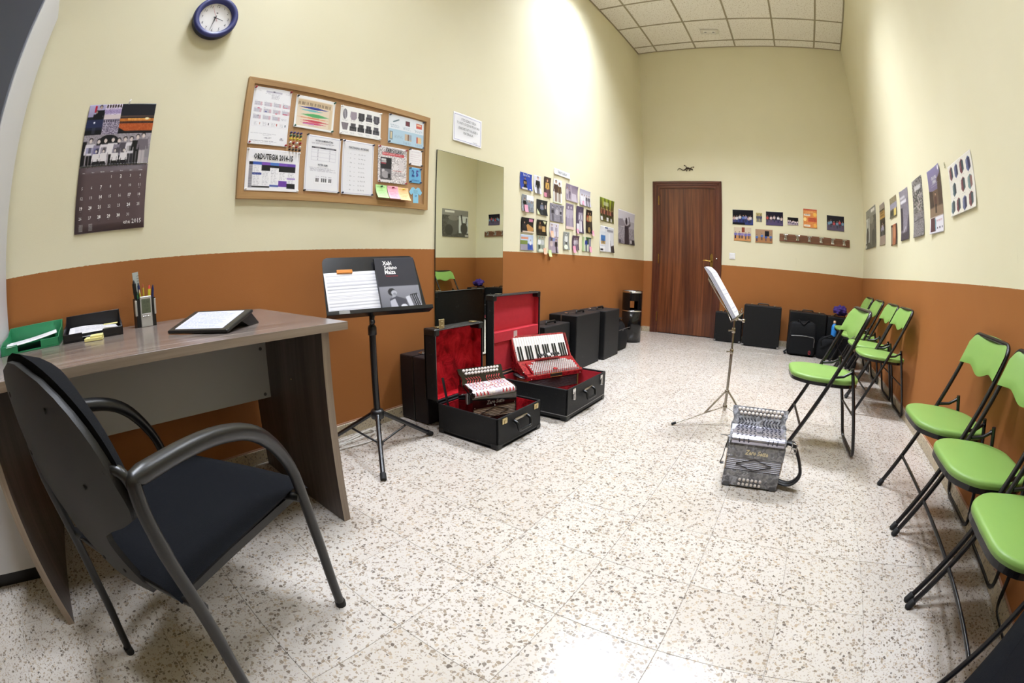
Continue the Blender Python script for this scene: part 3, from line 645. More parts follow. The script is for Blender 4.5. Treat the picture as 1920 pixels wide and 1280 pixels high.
# note range chart
w, h = 0.236, 0.176; cv = Cv(80, 60, 'f0efee'); cv.rect(0.05, 0.09, 0.95, 0.93, 'e3d3bd'); cv.rect(0.06, 0.12, 0.9, 0.30, 'cbb594'); cv.rect(0.86, 0.3, 0.93, 0.9, 'dcc8a8')
for q in range(29):
    if q % 7 not in (2, 6): cv.rect(0.07+0.028*q, 0.185, 0.082+0.028*q, 0.275, '55463c')
def steps(cv, y, x0, x1, c, hh, jag):
    for q in range(jag): a = q/jag; cv.rect(x0+(x1-x0)*a*0.45, y-hh*a/2-0.004, x1-(x1-x0)*a*0.4, y+hh*a/2+0.006, c)
steps(cv, 0.345, 0.09, 0.83, '343f8e', 0.07, 6); steps(cv, 0.43, 0.12, 0.70, '6fb7bb', 0.06, 5); steps(cv, 0.57, 0.15, 0.86, '55a868', 0.11, 7); steps(cv, 0.66, 0.06, 0.85, 'd98a68', 0.04, 4); steps(cv, 0.75, 0.15, 0.86, 'c74b58', 0.07, 5); steps(cv, 0.82, 0.15, 0.8, 'cc5577', 0.06, 4); cv.rect(0.22, 0.83, 0.5, 0.87, 'c486b4'); cv.rect(0.35, 0.88, 0.62, 0.9, 'cbb7ae')
S = sheet('pinned_sheet', onBoard(1.041, 1.695), w, h, cv, 'pinned chart of stepped blue, green and red bars under a piano keyboard', 'notice', -0.6, GB, bend=curl(0.005, seed=2)); pins(S, w, h, 'green', which=(1, 2, 3)); pins(S, w, h, 'black', which=(0,))
# accordion types
w, h = 0.276, 0.166; cv = Cv(92, 55, 'f1f0ee')
for q in range(10):
    x, y = 0.12+0.19*(q % 5), 0.28 if q < 5 else 0.70; c = ('77747a', '9d919c', '3c3a3e', '55535a', '48464e', '7a7278', '4a484a', '2f2e30', '343236', '48464c')[q]
    if q in (1, 2, 4): cv.poly([(x-0.07, y-0.12), (x+0.07, y-0.12), (x+0.08, y+0.08), (x+0.04, y+0.17), (x-0.05, y+0.17), (x-0.08, y+0.06)], c)
    elif q == 0: cv.ell(x-0.01, y, 0.05, 0.18, c); cv.line((x-0.02, y-0.14), (x, y+0.14), 0.02, 'b5b2b8')
    elif q == 5: cv.poly([(x-0.09, y-0.12), (x+0.08, y-0.12), (x+0.05, y+0.13), (x-0.05, y+0.13)], c)
    else: cv.rect(x-0.06, y-0.13, x+0.06, y+0.02, c); cv.rect(x-0.08, y-0.02, x+0.08, y+0.14, c); cv.rect(x-0.055, y+0.0, x+0.055, y+0.05, '1c1b1d')
    for z in range(3): cv.line((x-0.04+0.035*z, y-0.1), (x-0.04+0.035*z, y+0.12), 0.006, 'c0bcc4', 0.5)
    cv.scrib(x-0.07, y+0.19, x+0.07, y+0.25, 'b4b2b6', 2)
S = sheet('pinned_sheet', onBoard(1.334, 1.695), w, h, cv, 'pinned white sheet showing ten small grey accordions in two rows', 'notice', 1.2, GB, bend=curl(0.006, seed=3)); pins(S, w, h, 'white')
# six instrument parts
w, h = 0.278, 0.180; cv = Cv(92, 62, 'e6ebf2'); cv.rect(0, 0.5, 1, 1, 'b4cfe0').rect(0.34, 0, 0.345, 0.5, 'd4dce6').rect(0.68, 0, 0.685, 0.5, 'd4dce6')
cv.line((0.13, 0.25), (0.27, 0.15), 0.035, '8aa0a8'); cv.line((0.13, 0.25), (0.27, 0.15), 0.012, '3c4a54'); cv.rect(0.46, 0.14, 0.58, 0.31, '4c3038').rect(0.48, 0.16, 0.56, 0.29, '6a343c'); cv.rect(0.77, 0.13, 0.94, 0.31, 'c8584a').rect(0.79, 0.15, 0.92, 0.22, 'ecc9a8')
cv.rect(0.04, 0.58, 0.12, 0.88, '7c8890').rect(0.06, 0.61, 0.10, 0.84, 'd6c8a4'); cv.rect(0.45, 0.60, 0.64, 0.82, 'c9b59c').rect(0.53, 0.6, 0.56, 0.82, '6c4a38').rect(0.57, 0.6, 0.64, 0.78, '9da6b4'); cv.rect(0.79, 0.62, 0.93, 0.84, 'e2c497').rect(0.79, 0.62, 0.82, 0.84, 'c03c34')
for x, y in ((0.05, 0.35), (0.38, 0.36), (0.72, 0.37), (0.15, 0.70), (0.4, 0.87), (0.74, 0.87)): cv.scrib(x, y, x+0.26, y+0.11, '8fa3b4', 3)
S = sheet('pinned_sheet', onBoard(1.666, 1.706), w, h, cv, 'pinned sheet, white above and pale blue below, with six coloured instrument parts', 'notice', 1.0, GB, bend=curl(0.005, seed=4)); pins(S, w, h, 'navy')
# timetable
w, h = 0.288, 0.202; cv = Cv(98, 70, 'eeedf1'); X = [0.06, 0.13, 0.29, 0.45, 0.61, 0.77, 0.93]; y0, y1 = 0.315, 0.93
cv.rect(X[0], y0, X[1], y1, '8d8a92')
for r_ in range(14): cv.rect(X[0], y0+0.07+0.04*r_, X[1], y0+0.075+0.04*r_, 'b7b4bc')
cv.rect(X[0], y0, X[1], y0+0.07, '1c1b22')
for q, c in enumerate(('3f5cae', '7a4fae', '4a74bc', '7a52b4', '6a48a8')): cv.rect(X[q+1], y0, X[q+2], y0+0.07, c)
for a, b, c0, d in ((2, 3, 0.385, 0.52), (3, 4, 0.385, 0.44), (4, 6, 0.385, 0.53), (5, 6, 0.80, 0.925), (1, 3, 0.885, 0.925)): cv.rect(X[a], c0, X[b], d, '1d1c1f')
cv.rect(X[1], 0.575, X[2], 0.62, '2f3d86'); cv.rect(X[3], 0.85, X[4], 0.89, '3b4d98'); cv.rect(X[4], 0.745, X[5], 0.885, '6a3f9e'); cv.rect(X[5], 0.66, X[6], 0.70, 'a58fc8')
for q, (ya, yb) in enumerate(((0.41, 0.86), (0.54, 0.87), (0.46, 0.83), (0.55, 0.73), (0.55, 0.79))):
    y = ya
    while y < yb: cv.scrib(X[q+1]+0.02, y, X[q+2]-0.015, y+0.014, '9f9ca6', 1, 0.75, 1.0); y += 0.037
S = sheet('pinned_sheet', onBoard(0.830, 1.378), w, h, cv, 'white timetable with purple and blue header row at the lower left of the cork board', 'notice', 0.0, GB, bend=curl(0.004, seed=5)); letters(S, [('ORDUTEGIA 2014-15', 0.0, 0.062, 0.037, 0, 0.62, 'CENTER', 0.0012)], z=0.0048); pins(S, w, h, 'white')
def bordered(w, h, res, pad_=0.035):
    c = Cv(res, int(res*h/w), 'ececf1'); a, b = pad_, pad_*w/h
    for (x0, y0, x1, y1) in ((a, b, 1-a, b+0.008), (a, 1-b-0.008, 1-a, 1-b), (a, b, a+0.011, 1-b), (1-a-0.011, b, 1-a, 1-b)): c.rect(x0, y0, x1, y1, '9b99b8')
    return c
w, h = 0.207, 0.293; cv = bordered(w, h, 70); cv.scrib(0.14, 0.13, 0.92, 0.165, 'a3a1ac', 2); cv.rect(0.16, 0.205, 0.87, 0.23, '2a2930').rect(0.25, 0.21, 0.4, 0.225, '8a8890').rect(0.56, 0.21, 0.8, 0.225, '8a8890')
for r_ in range(8): cv.rect(0.16, 0.255+0.027*r_, 0.87, 0.258+0.027*r_, 'c9c7d2'); cv.rect(0.33, 0.24+0.027*r_, 0.36, 0.25+0.027*r_, '84828e'); cv.rect(0.68, 0.24+0.027*r_, 0.70, 0.25+0.027*r_, '84828e')
for x in (0.16, 0.52, 0.865): cv.rect(x, 0.23, x+0.005, 0.445, 'c9c7d2')
cv.scrib(0.13, 0.575, 0.93, 0.65, '9f9da8', 4); cv.rect(0.28, 0.76, 0.8, 0.87, 'dbdae2').rect(0.285, 0.763, 0.795, 0.866, 'f0f0f4')
for x in (0.32, 0.375, 0.48, 0.535, 0.59, 0.69, 0.745): cv.rect(x, 0.763, x+0.028, 0.83, '1b1a1e'); cv.rect(x-0.005, 0.725, x+0.03, 0.735, 'a5a3ae')
S = sheet('pinned_sheet', onBoard(1.109, 1.434), w, h, cv, 'white bordered theory sheet with a table above and a small keyboard below', 'notice', -0.4, GB, bend=curl(0.004, seed=6))
letters(S, [('NOTEN NOMENKLATURA', 0.0, 0.118, 0.0135, 0, 0.66, 'CENTER', 0.0003), ('NOTEN GAMA', 0.0, -0.008, 0.0135, 0, 0.66, 'CENTER', 0.0003)], z=0.005); pins(S, w, h, 'black', ins=0.003)
w, h = 0.208, 0.297; cv = bordered(w, h, 70)
S = sheet('pinned_sheet', onBoard(1.330, 1.435), w, h, cv, 'white bordered chord list of nine short lines in the middle of the cork board', 'notice', 0.4, GB, bend=curl(0.004, seed=7))
it = [('TRIKITIXARAKO AKORDEAK', 0.0, 0.108, 0.0165, 0, 0.62, 'CENTER', 0.0003)]
for q, (a, b) in enumerate((('C', 'Do - Mi - Sol'), ('D', 'Re - Fa# - La'), ('Dm', 'Re - Fa - La'), ('F', 'Fa - La - Do'), ('G', 'Sol - Si - Re'), ('Gm', 'Sol - Sib - Re'), ('A', 'La - Do# - Mi'), ('Am', 'La - Do - Mi'), ('Bb', 'Sib - Re - Fa'))):
    y = 0.074 - 0.0245*q; it += [('•', -0.068, y, 0.009, 1), (a, -0.055, y, 0.0095, 1, 0.9, 'LEFT'), ('---', -0.030, y, 0.011, 1, 0.9, 'LEFT'), (b, 0.0, y, 0.0095, 1, 0.9, 'LEFT')]
letters(S, it, z=0.005); pins(S, w, h, 'navy')
# concert flyer
w, h = 0.213, 0.215; cv = Cv(72, 72, 'cfc8c9'); cv.noise(0.2, 2); cv.noise(0.12, 4); cv.rect(0, 0, 1, 0.03, 'e2dede').rect(0, 0.93, 0.5, 0.97, 'e8e4e4'); cv.rect(0.14, 0.17, 0.9, 0.25, 'c8444c', 0.85).scrib(0.15, 0.185, 0.95, 0.235, 'f0d0d0', 1); cv.rect(0.08, 0.31, 0.46, 0.91, '2a292b'); cv.rect(0.11, 0.35, 0.27, 0.40, 'e4e2e2', 0.9).rect(0.11, 0.41, 0.28, 0.45, 'd4d2d2', 0.9).rect(0.11, 0.46, 0.27, 0.49, 'c05058', 0.8)
cv.rect(0.09, 0.62, 0.45, 0.88, '6d6a6e'); cv.ell(0.18, 0.68, 0.05, 0.05, 'c8c4c6'); cv.ell(0.25, 0.78, 0.12, 0.1, 'a5a0a3'); cv.rect(0.33, 0.74, 0.42, 0.86, '2c2b2d'); cv.ell(0.6, 0.55, 0.07, 0.1, 'e6e0e0'); cv.ell(0.8, 0.52, 0.1, 0.14, 'dcd4d6'); cv.scrib(0.5, 0.64, 0.92, 0.68, 'c8605c', 1); cv.scrib(0.52, 0.7, 0.95, 0.8, '77727c', 3)
S = sheet('pinned_sheet', onBoard(1.571, 1.482), w, h, cv, 'pinned concert flyer with grey mottled background, red strip and small black book cover', 'notice', 1.0, GB, bend=curl(0.006, seed=8)); letters(S, [('XABI SOLANO', 0.01, 0.083, 0.034, 0, 0.6, 'CENTER', 0.0006)], z=0.0055); pins(S, w, h, 'red')
w, h = 0.104, 0.100; cv = Cv(36, 36, 'efecee'); cv.scrib(0.2, 0.14, 0.8, 0.2, 'b5aab4', 1); [cv.scrib(0.1, 0.32+0.13*q, 0.95, 0.37+0.13*q, 'cdb9c4', 1) for q in range(5)]
S = sheet('pinned_note', onBoard(1.746, 1.554), w, h, cv, 'small white handwritten note above the blue square card on the board', 'note', 1.0, GB, bend=curl(0.003, seed=9)); pins(S, w, h, 'black', ins=0.004)
w, h = 0.096, 0.095; cv = Cv(24, 24, '6fb3dc')
S = sheet('pinned_card', onBoard(1.747, 1.443), w, h, cv, 'square blue card with a big number 25 pinned at the right of the board', 'card', 1.5, GB, bend=curl(0.003, seed=10)); letters(S, [('2', -0.018, 0.010, 0.055, 4, 0.8, 'CENTER', 0.001), ('5', 0.016, 0.010, 0.055, 5, 0.8, 'CENTER', 0.001), ('.', 0.036, 0.010, 0.04, 5, 0.8), ('URTEURRENA', 0.0, -0.032, 0.0135, 4, 0.75)], z=0.004); pins(S, w, h, 'navy', ins=0.006)
for (y, z, c, ink, nm, pc, sd) in ((1.494, 1.319, 'b9e69a', '6f9a58', 'pale green sticky note pinned at the bottom of the board, left of the pink one', 'green', 11), (1.577, 1.320, 'f0b0bf', 'c0587a', 'pink sticky note pinned between the green and the orange notes', 'red', 12), (1.656, 1.318, 'f6cd95', 'c07f38', 'pale orange sticky note pinned beside the blue paper shirt', 'yellow', 13)):
    w, h = 0.080, 0.078; cv = Cv(26, 26, c); cv.scrib(0.12, 0.14, 0.9, 0.22, ink, 1); cv.scrib(0.15, 0.42, 0.9, 0.9, ink, 4, 0.6, 0.4)
    S = sheet('sticky_note', onBoard(y, z), w, h, cv, nm, 'sticky note', 0.5, 'sticky notes on the noticeboard', bend=lambda u, v: 0.001+0.030*(1-v)**2); q = MB(); pin_geo(q, 0, 0.030, 0.002); q.build('pushpin', M_PINS[pc], S)
m = MB(); sp = [(-0.021, -0.048), (0.021, -0.048), (0.022, 0.012), (0.036, 0.0), (0.052, 0.018), (0.030, 0.046), (0.016, 0.048), (0.0, 0.036), (-0.016, 0.048), (-0.030, 0.046), (-0.052, 0.018), (-0.036, 0.0), (-0.022, 0.012)]
m.prism(sp, 0.0005, 0.0013); S = m.build('paper_shirt', mat('pale_blue_paper', '8fcbe8', 0.6), None, onBoard(1.756, 1.322) @ Rz(2)); tag(S, 'pale blue paper cut as a shirt with number 23 pinned below the blue card', 'note', GB)
letters(S, [('BAZKIDE', 0, 0.026, 0.010, 1, 0.8), ('TXARTELA', 0, 0.014, 0.009, 1, 0.75), ('23', 0, -0.004, 0.017, 4, 0.9, 'CENTER', 0.0004)], z=0.0015)
# spare pins stuck in rows
rows = ['blue', 'green', 'yellow', ('white', 'red'), ('red', 'white'), 'black']
f0 = [(1.0, 1.576), (1.0, 1.561), (0.999, 1.544), (0.999, 1.524), (0.998, 1.504), (0.998, 1.489)]
for r_, col in enumerate(rows):
    for k_ in range(4):
        c = col if isinstance(col, str) else col[k_ % 2]; q = MB(); pin_geo(q, 0, 0, 0, 0)
        S = q.build('pushpin', M_PINS[c], None, onL(0.913 + 0.0187*k_ - 0.0003*r_, f0[r_][1], 0.011)); up = {3: 'upper mixed row', 4: 'lower mixed row'}.get(r_)
        pl = ('leftmost', 'second from the left', 'third from the left', 'rightmost')[k_]
        tag(S, ('loose %s pushpin, %s in the %s row on the board' % (c, pl, c)) if not up else 'loose %s pushpin, %s in the %s' % (c, pl, up), 'pushpin', 'spare pushpins in rows on the noticeboard')
# ------------------------------------------------------------------ sign and mirror
w, h = 0.298, 0.211; cv = Cv(80, 56, 'f1f1f6'); a, b = 0.035, 0.05
for (x0, y0, x1, y1) in ((a, b, 1-a, b+0.02), (a, 1-b-0.02, 1-a, 1-b), (a, b, a+0.013, 1-b), (1-a-0.013, b, 1-a, 1-b)): cv.rect(x0, y0, x1, y1, 'a9a8cc')
S = sheet('wall_sign', onL(2.226, 1.843), w, h, cv, 'white framed paper sign with four lines of capitals above the mirror', 'sign', -0.5, bend=curl(0.008, seed=14))
letters(S, [('UTZI EZAZU GELA', 0, 0.060, 0.026, 0, 0.72), ('TOPATU DUZUN MODUAN.', 0, 0.030, 0.026, 0, 0.72), ('ERRESPETATU KLASEKO', 0, -0.006, 0.026, 0, 0.72), ('MATERIALA.', 0, -0.036, 0.026, 0, 0.72), ('Eskerrik asko', 0.075, -0.083, 0.010, 1, 0.8)], z=0.0085)
M_MIRROR = mat('mirror_glass', (0.86, 0.90, 0.84), 0.0, 1.0); M_MEDGE = mat('mirror_edge', '1c2621', 0.2)
T = thing('wall_mirror', 'tall frameless mirror on the left wall behind the open cases', 'mirror', onL(2.286, 0.95))
m = MB(); m.box((0, 0, 0.0035), (0.706, 1.386, 0.006)); m.build('mirror_back', M_MEDGE, T)
m = MB(); m.grid(lambda u, v: ((u-0.5)*0.702, (v-0.5)*1.382, 0.0069), 1, 1); m.build('mirror_glass', M_MIRROR, T)
# ------------------------------------------------------------------ photographs on the left wall
GP = 'photographs grouped on the left wall'
def photo(kind, seed):
    r = random.Random(seed); c = Cv(34, 34)
    return c
def P(name, y, z, w, h, cv, label, cat='photograph', rot=0.0, group=GP, onW=onL, m=M_GLOSSPRINT, amp=0.007, seed=0): return sheet(name, onW(y, z), w, h, cv, label, cat, rot, group, m, curl(amp, 0.0008, 0.012, seed))
def flag(S, x, y, c, s=0.03):
    q = MB(); q.grid(lambda u, v: ((u-0.5)*s+x, (v-0.5)*s*1.2+y, 0.010+0.010*(1-v)**2), 2, 4, smooth=True); q.build('sticky_flag', M_FLAG[c], S)
M_FLAG = {'pink': mat('pink_flag', 'e79ab0', 0.7), 'green': mat('green_flag', 'cfe0a0', 0.7), 'orange': mat('orange_flag', 'eab79a', 0.7)}
w, h = 0.304, 0.057; cv = Cv(30, 8, 'f3f3f6'); S = P('title_strip', 3.550, 1.759, w, h, cv, 'white paper title strip above the grouped photographs on the left wall', 'sign', 0, None, m=M_PRINT, amp=0.004); letters(S, [('TRIKITILARIAK', 0, 0, 0.038, 0, 0.72)], z=0.006)
cv = Cv(40, 34, '2f48a4'); cv.person(0.42, 0.25, 0.85, '1a1a22', '15151a', 'a87a58', '2a1e18', 'a88a5c', True); cv.rect(0.12, 0.88, 0.6, 1, 'c8c4c0'); cv.rect(0.75, 0.9, 0.9, 0.97, 'd0d4e4')
S = P('photo_print', 2.947, 1.581, 0.173, 0.141, cv, 'bright blue poster photograph of an accordion player at the start of the top row'); letters(S, [('Bixi da Trixa', 0, 0.052, 0.03, 3, 0.62)], z=0.0075)
cv = Cv(28, 38, 'd9d9e2'); cv.person(0.55, 0.05, 1.15, '17171b', '3c3b46', 'dcb8a8', '3a241c'); P('photo_print', 3.122, 1.583, 0.113, 0.158, cv, 'pale photograph of a person dressed in black in the top row', seed=2)
cv = Cv(28, 42, '4a3a34'); cv.noise(0.06, 3); cv.person(0.5, 0.1, 0.9, 'c79a4c', '6a4a58', 'd8a888', '6a3a20', 'd0a860'); cv.rect(0, 0.78, 0.4, 1, 'd58aa0'); P('photo_print', 3.283, 1.586, 0.113, 0.184, cv, 'warm brown photograph of a performer in yellow in the top row', seed=3)
cv = Cv(34, 46, 'e9e9e6'); cv.person(0.3, 0.03, 0.93, '4a352c', '8a7468', 'b58a72', '2a1c16'); cv.person(0.7, 0.1, 0.85, '52402f', '8c7a6a', 'b58a72', '2a1c16', '7a6048'); cv.rect(0, 0.93, 1, 1, 'e0e4c8'); P('photo_print', 3.467, 1.574, 0.160, 0.224, cv, 'tall photograph of two men in dark jackets on a white ground', seed=4)
cv = Cv(44, 30, '9a8b9a'); cv.grad('84768a', 'b0a3ac'); cv.person(0.12, 0.2, 0.7, 'b8acb4', '85798a'); cv.person(0.32, 0.3, 0.55, '6a5d70', '5c5062'); cv.rect(0.45, 0.5, 0.85, 0.95, 'c4bac4'); cv.line((0.4, 0.1), (0.45, 0.5), 0.04, 'c8c0c8'); P('photo_print', 3.742, 1.599, 0.247, 0.166, cv, 'faded mauve photograph of figures on a road in the top row', seed=5)
cv = Cv(44, 30, 'c8c4d0'); cv.grad('a9a5b8', 'e0dee4', 0, 0.5); [cv.person(x, 0.3, 0.68, sh, tr) for x, sh, tr in ((0.2, 'ececf0', 'e4e4ea'), (0.42, 'e4e4ea', 'dcdce4'), (0.62, '5a5660', '4a4650'), (0.85, '55515c', '5a5660'))]; S = P('photo_print', 4.037, 1.595, 0.250, 0.168, cv, 'hazy photograph of four people at the right end of the top row', seed=6); flag(S, -0.06, -0.06, 'pink', 0.035)
cv = Cv(40, 32, '8d9096'); cv.rect(0.4, 0, 1, 0.3, 'f0f2f6'); cv.noise(0.16, 3, 0, 0.3, 1, 1); cv.person(0.25, 0.2, 0.8, '20201f', '1a1a1c'); cv.person(0.6, 0.3, 0.7, '7a8898', '5a6470'); cv.person(0.82, 0.35, 0.65, '8a96a6', '6a7480'); S = P('photo_print', 2.976, 1.401, 0.184, 0.138, cv, 'photograph of a street crowd with a bright sky at the start of the second row', seed=7); flag(S, -0.035, -0.045, 'pink', 0.05)
cv = Cv(36, 30, '26282c'); cv.person(0.5, 0.15, 0.9, '6a7890', '34383e', 'c8b8b0', '1a1618', 'a8a4b4'); cv.poly([(0.05, 0.6), (0.35, 1), (0.05, 1)], 'd8dcb0'); cv.rect(0.78, 0.3, 0.9, 0.55, 'b0a09c'); P('photo_print', 3.193, 1.392, 0.171, 0.132, cv, 'dark photograph of an accordionist in grey blue in the second row', seed=8)
cv = Cv(44, 30, '8a8690'); cv.noise(0.06, 3); [cv.person(x, 0.12, 0.85, sh, tr, 'c4bcc0', '3a363c', ins) for x, sh, tr, ins in ((0.2, '6a666e', '55515a', '3a3840'), (0.52, 'b8b4bc', '8a8690', None), (0.8, 'a8a4ac', '6a666e', '5a565e'))]; P('photo_print', 3.450, 1.371, 0.244, 0.164, cv, 'grey photograph of three seated musicians in the second row', seed=9)
cv = Cv(30, 46, '85788c'); cv.person(0.32, 0.06, 0.9, 'b9b0be', 'a89fae', 'c8c0c8', '55495c'); cv.person(0.68, 0.05, 0.9, 'b2a8b8', 'aaa0b0', 'c8c0c8', '55495c'); cv.rect(0, 0.88, 1, 1, 'd8c0b8'); P('photo_print', 3.699, 1.365, 0.158, 0.250, cv, 'tall mauve photograph of two standing figures in pale clothes', seed=10)
cv = Cv(32, 50, '544a60'); cv.person(0.6, 0.05, 0.9, 'a49cac', 'e4e0e6', '6a5c6c', '2c2434', 'c8c2cc'); cv.rect(0.1, 0.65, 0.4, 0.9, 'e0dce2'); S = P('photo_print', 3.914, 1.357, 0.165, 0.270, cv, 'tall dark purple photograph of a figure with white trousers', seed=11); flag(S, -0.06, -0.12, 'pink', 0.04)
cv = Cv(30, 48, '1d1a1a'); cv.person(0.35, 0.1, 0.75, '9a4434', '3a3228', 'b88a6a', '1a1210', 'b0905c'); cv.person(0.68, 0.08, 0.75, 'b89a6a', '4a4034', 'b88a6a', '1a1210'); cv.ell(0.5, 0.85, 0.2, 0.12, '8a7448'); S = P('photo_print', 4.129, 1.359, 0.155, 0.246, cv, 'tall dark stage photograph at the right end of the second row', seed=12); flag(S, 0.085, -0.115, 'pink', 0.045)
cv = Cv(40, 28, '17161a'); cv.person(0.28, 0.25, 0.9, '2a2428', '1c1a1e', 'c8987a', '1a1210'); cv.poly([(0.42, 0.5), (0.55, 0.4), (0.98, 0.65), (0.95, 0.85), (0.5, 0.95)], 'b5854f'); cv.rect(0.62, 0.05, 0.92, 0.25, 'd58aa8'); cv.rect(0.1, 0.9, 1, 1, 'c8b8a8'); P('photo_print', 2.971, 1.220, 0.185, 0.123, cv, 'dark photograph of a player with a pink note in its corner, third row', seed=13)
cv = Cv(34, 28, '1c1815'); cv.person(0.35, 0.12, 0.95, '5a3a28', '3a2a20', 'c08860', '1a100c', 'c09a64'); cv.rect(0.55, 0.4, 0.88, 0.75, 'c0995f'); cv.poly([(0.6, 0.05), (0.95, 0.05), (0.85, 0.28)], 'dfe0b0'); P('photo_print', 3.190, 1.216, 0.163, 0.133, cv, 'dark photograph of a player with an ochre accordion in the third row', seed=14)
cv = Cv(36, 26, 'd5d0da'); cv.person(0.25, 0.1, 0.9, '9d95a4', '8d8594'); cv.person(0.72, 0.12, 0.9, 'a59dac', '958d9c'); S = P('photo_print', 3.406, 1.212, 0.168, 0.125, cv, 'washed out photograph of two pale figures ending the third row', seed=15); flag(S, -0.05, -0.04, 'orange', 0.05)
cv = Cv(40, 28, 'c3d2e8'); cv.rect(0, 0.35, 0.55, 0.7, '7a8a48'); cv.rect(0, 0.6, 1, 1, '9a94a0'); cv.rect(0.55, 0.55, 0.95, 0.95, '3450a0'); cv.person(0.78, 0.3, 0.6, 'e8e8f0', '2c3f88'); cv.rect(0.05, 0.15, 0.6, 0.28, 'd8845c', 0.8); P('photo_print', 2.967, 1.077, 0.187, 0.128, cv, 'bright photograph of a blue car and road at the start of the bottom row', seed=16)
cv = Cv(28, 30, '97a090'); cv.person(0.3, 0.05, 0.9, 'eceff0', '28322c'); cv.person(0.72, 0.05, 0.9, 'c0c4c4', '8a9088'); cv.ell(0.5, 0.9, 0.3, 0.12, 'd8dcc8'); S = P('photo_print', 3.181, 1.075, 0.125, 0.138, cv, 'photograph of two people in white shirts in the bottom row', seed=17); flag(S, 0.055, -0.06, 'orange', 0.045)
cv = Cv(36, 30, 'a99aa8'); cv.rect(0.1, 0, 0.7, 0.25, '8a94c0'); cv.person(0.3, 0.1, 0.85, 'd8c8c8', 'b0a0a8', 'a87a68'); cv.person(0.8, 0.1, 0.9, '221e22', '1c181c'); S = P('photo_print', 3.393, 1.076, 0.165, 0.140, cv, 'photograph with a person in black at its right side in the bottom row', seed=18); flag(S, -0.07, -0.075, 'green', 0.05)
cv = Cv(26, 36, '8f938f'); cv.person(0.5, 0.05, 0.9, 'e0e4e0', '3a3e3c', 'c8c8c8', '2a2a2a'); cv.ell(0.45, 0.85, 0.3, 0.14, 'e4ecd8'); P('photo_print', 3.632, 1.128, 0.119, 0.167, cv, 'narrow grey green photograph of a person in white in the bottom row', seed=19)
cv = Cv(32, 30, '5d4a5a'); cv.person(0.4, 0.15, 0.85, 'c8c0c8', 'a8a0a8', 'd0c4c8', '3a2c38'); cv.person(0.7, 0.12, 0.85, 'b8b0b8', '8a808a', 'd0c4c8', '3a2c38'); S = P('photo_print', 3.823, 1.119, 0.145, 0.142, cv, 'mauve photograph of two figures in pale clothes in the bottom row', seed=20); flag(S, -0.035, -0.065, 'pink', 0.055)
cv = Cv(40, 28, 'cdd6c0'); cv.rect(0.4, 0, 1, 0.5, '3a5a38'); cv.rect(0.72, 0.1, 1, 1, '8a8a98'); cv.person(0.45, 0.05, 0.95, '2c3f8c', '2c3450', 'c89a84', '2a1a14'); cv.rect(0, 0, 0.2, 1, 'b0c890'); S = P('photo_print', 4.075, 1.118, 0.210, 0.149, cv, 'colour photograph of a person in a blue shirt ending the bottom row', seed=21); flag(S, 0.08, -0.05, 'pink', 0.05)
GQ = 'posters near the far left corner'
cv = Cv(52, 36, '6a6a3a'); cv.grad('8a9a34', '4a3428', 0, 0.7); [cv.rect(0.06+0.13*q, 0, 0.1+0.13*q, 0.5, 'b0b840' if q % 2 else '3c3a2a') for q in range(7)]; [cv.person(0.1+0.11*q, 0.42, 0.5, ('8a5a44', '5a3a30', 'a86a58', '3a2a28')[q % 4], '231c1c') for q in range(8)]; cv.rect(0.25, 0.15, 0.6, 0.32, 'd8dcc0', 0.6); cv.rect(0.02, 0.8, 0.17, 0.97, 'dcdad8'); cv.rect(0.45, 0.8, 0.6, 0.97, 'dcdad8'); cv.rect(0.75, 0.82, 0.85, 0.97, 'd0cec8')
P('poster', 4.609, 1.537, 0.401, 0.266, cv, 'yellow green poster of a crowd on the left wall, above the white leaflet', 'poster', 0, GQ, seed=22)
cv = Cv(52, 38, 'dcdde2'); cv.rect(0, 0, 0.35, 1, 'ebecf0'); cv.rect(0.08, 0.35, 0.38, 0.7, '4a78b4').rect(0.08, 0.58, 0.38, 0.7, 'b89a68').rect(0.2, 0.5, 0.24, 0.66, '28303c'); cv.rect(0.02, 0.88, 0.22, 0.95, '1c1c20'); cv.rect(0.35, 0.02, 0.55, 0.08, '4a5a84'); cv.rect(0.5, 0.1, 0.95, 0.2, '9a9aa4'); cv.poly([(0.74, 0.5), (0.8, 0.75), (1, 0.7), (1, 1), (0.78, 1)], '3c3636'); cv.rect(0.62, 0.25, 0.72, 0.95, 'f2f2f4'); cv.scrib(0.05, 0.22, 0.45, 0.32, 'a8b4cc', 2); cv.scrib(0.05, 0.74, 0.45, 0.8, 'b0b4c4', 1)
P('poster', 4.609, 1.204, 0.408, 0.290, cv, 'white leaflet poster with a small blue square below the yellow green poster', 'poster', 0, GQ, seed=23)
cv = Cv(56, 42, 'b7b2ba'); cv.rect(0, 0, 1, 0.28, 'd0ccd6'); cv.poly([(0, 0.28), (0.25, 0.25), (0.45, 0.45), (0, 0.5)], '8c8690'); cv.rect(0, 0.5, 1, 1, '9a949c'); cv.noise(0.10, 3, 0, 0.5, 1, 1); cv.poly([(0.38, 0.45), (0.62, 0.42), (0.66, 1), (0.36, 1)], '3c353c'); cv.ell(0.48, 0.3, 0.06, 0.11, '2c252c'); cv.line((0.6, 0.45), (0.72, 0.38), 0.06, '4a424a'); cv.line((0.72, 0.38), (0.64, 0.18), 0.05, '5a525a'); cv.rect(0.7, 0.85, 1, 1, '3a3438'); cv.rect(0.72, 0.86, 0.8, 0.96, 'd8d4d4'); cv.rect(0.03, 0.88, 0.14, 0.98, '504a50')
P('poster', 5.248, 1.395, 0.578, 0.420, cv, 'large grey poster of a figure raising one arm by the far left corner', 'poster', 0, GQ, seed=24)
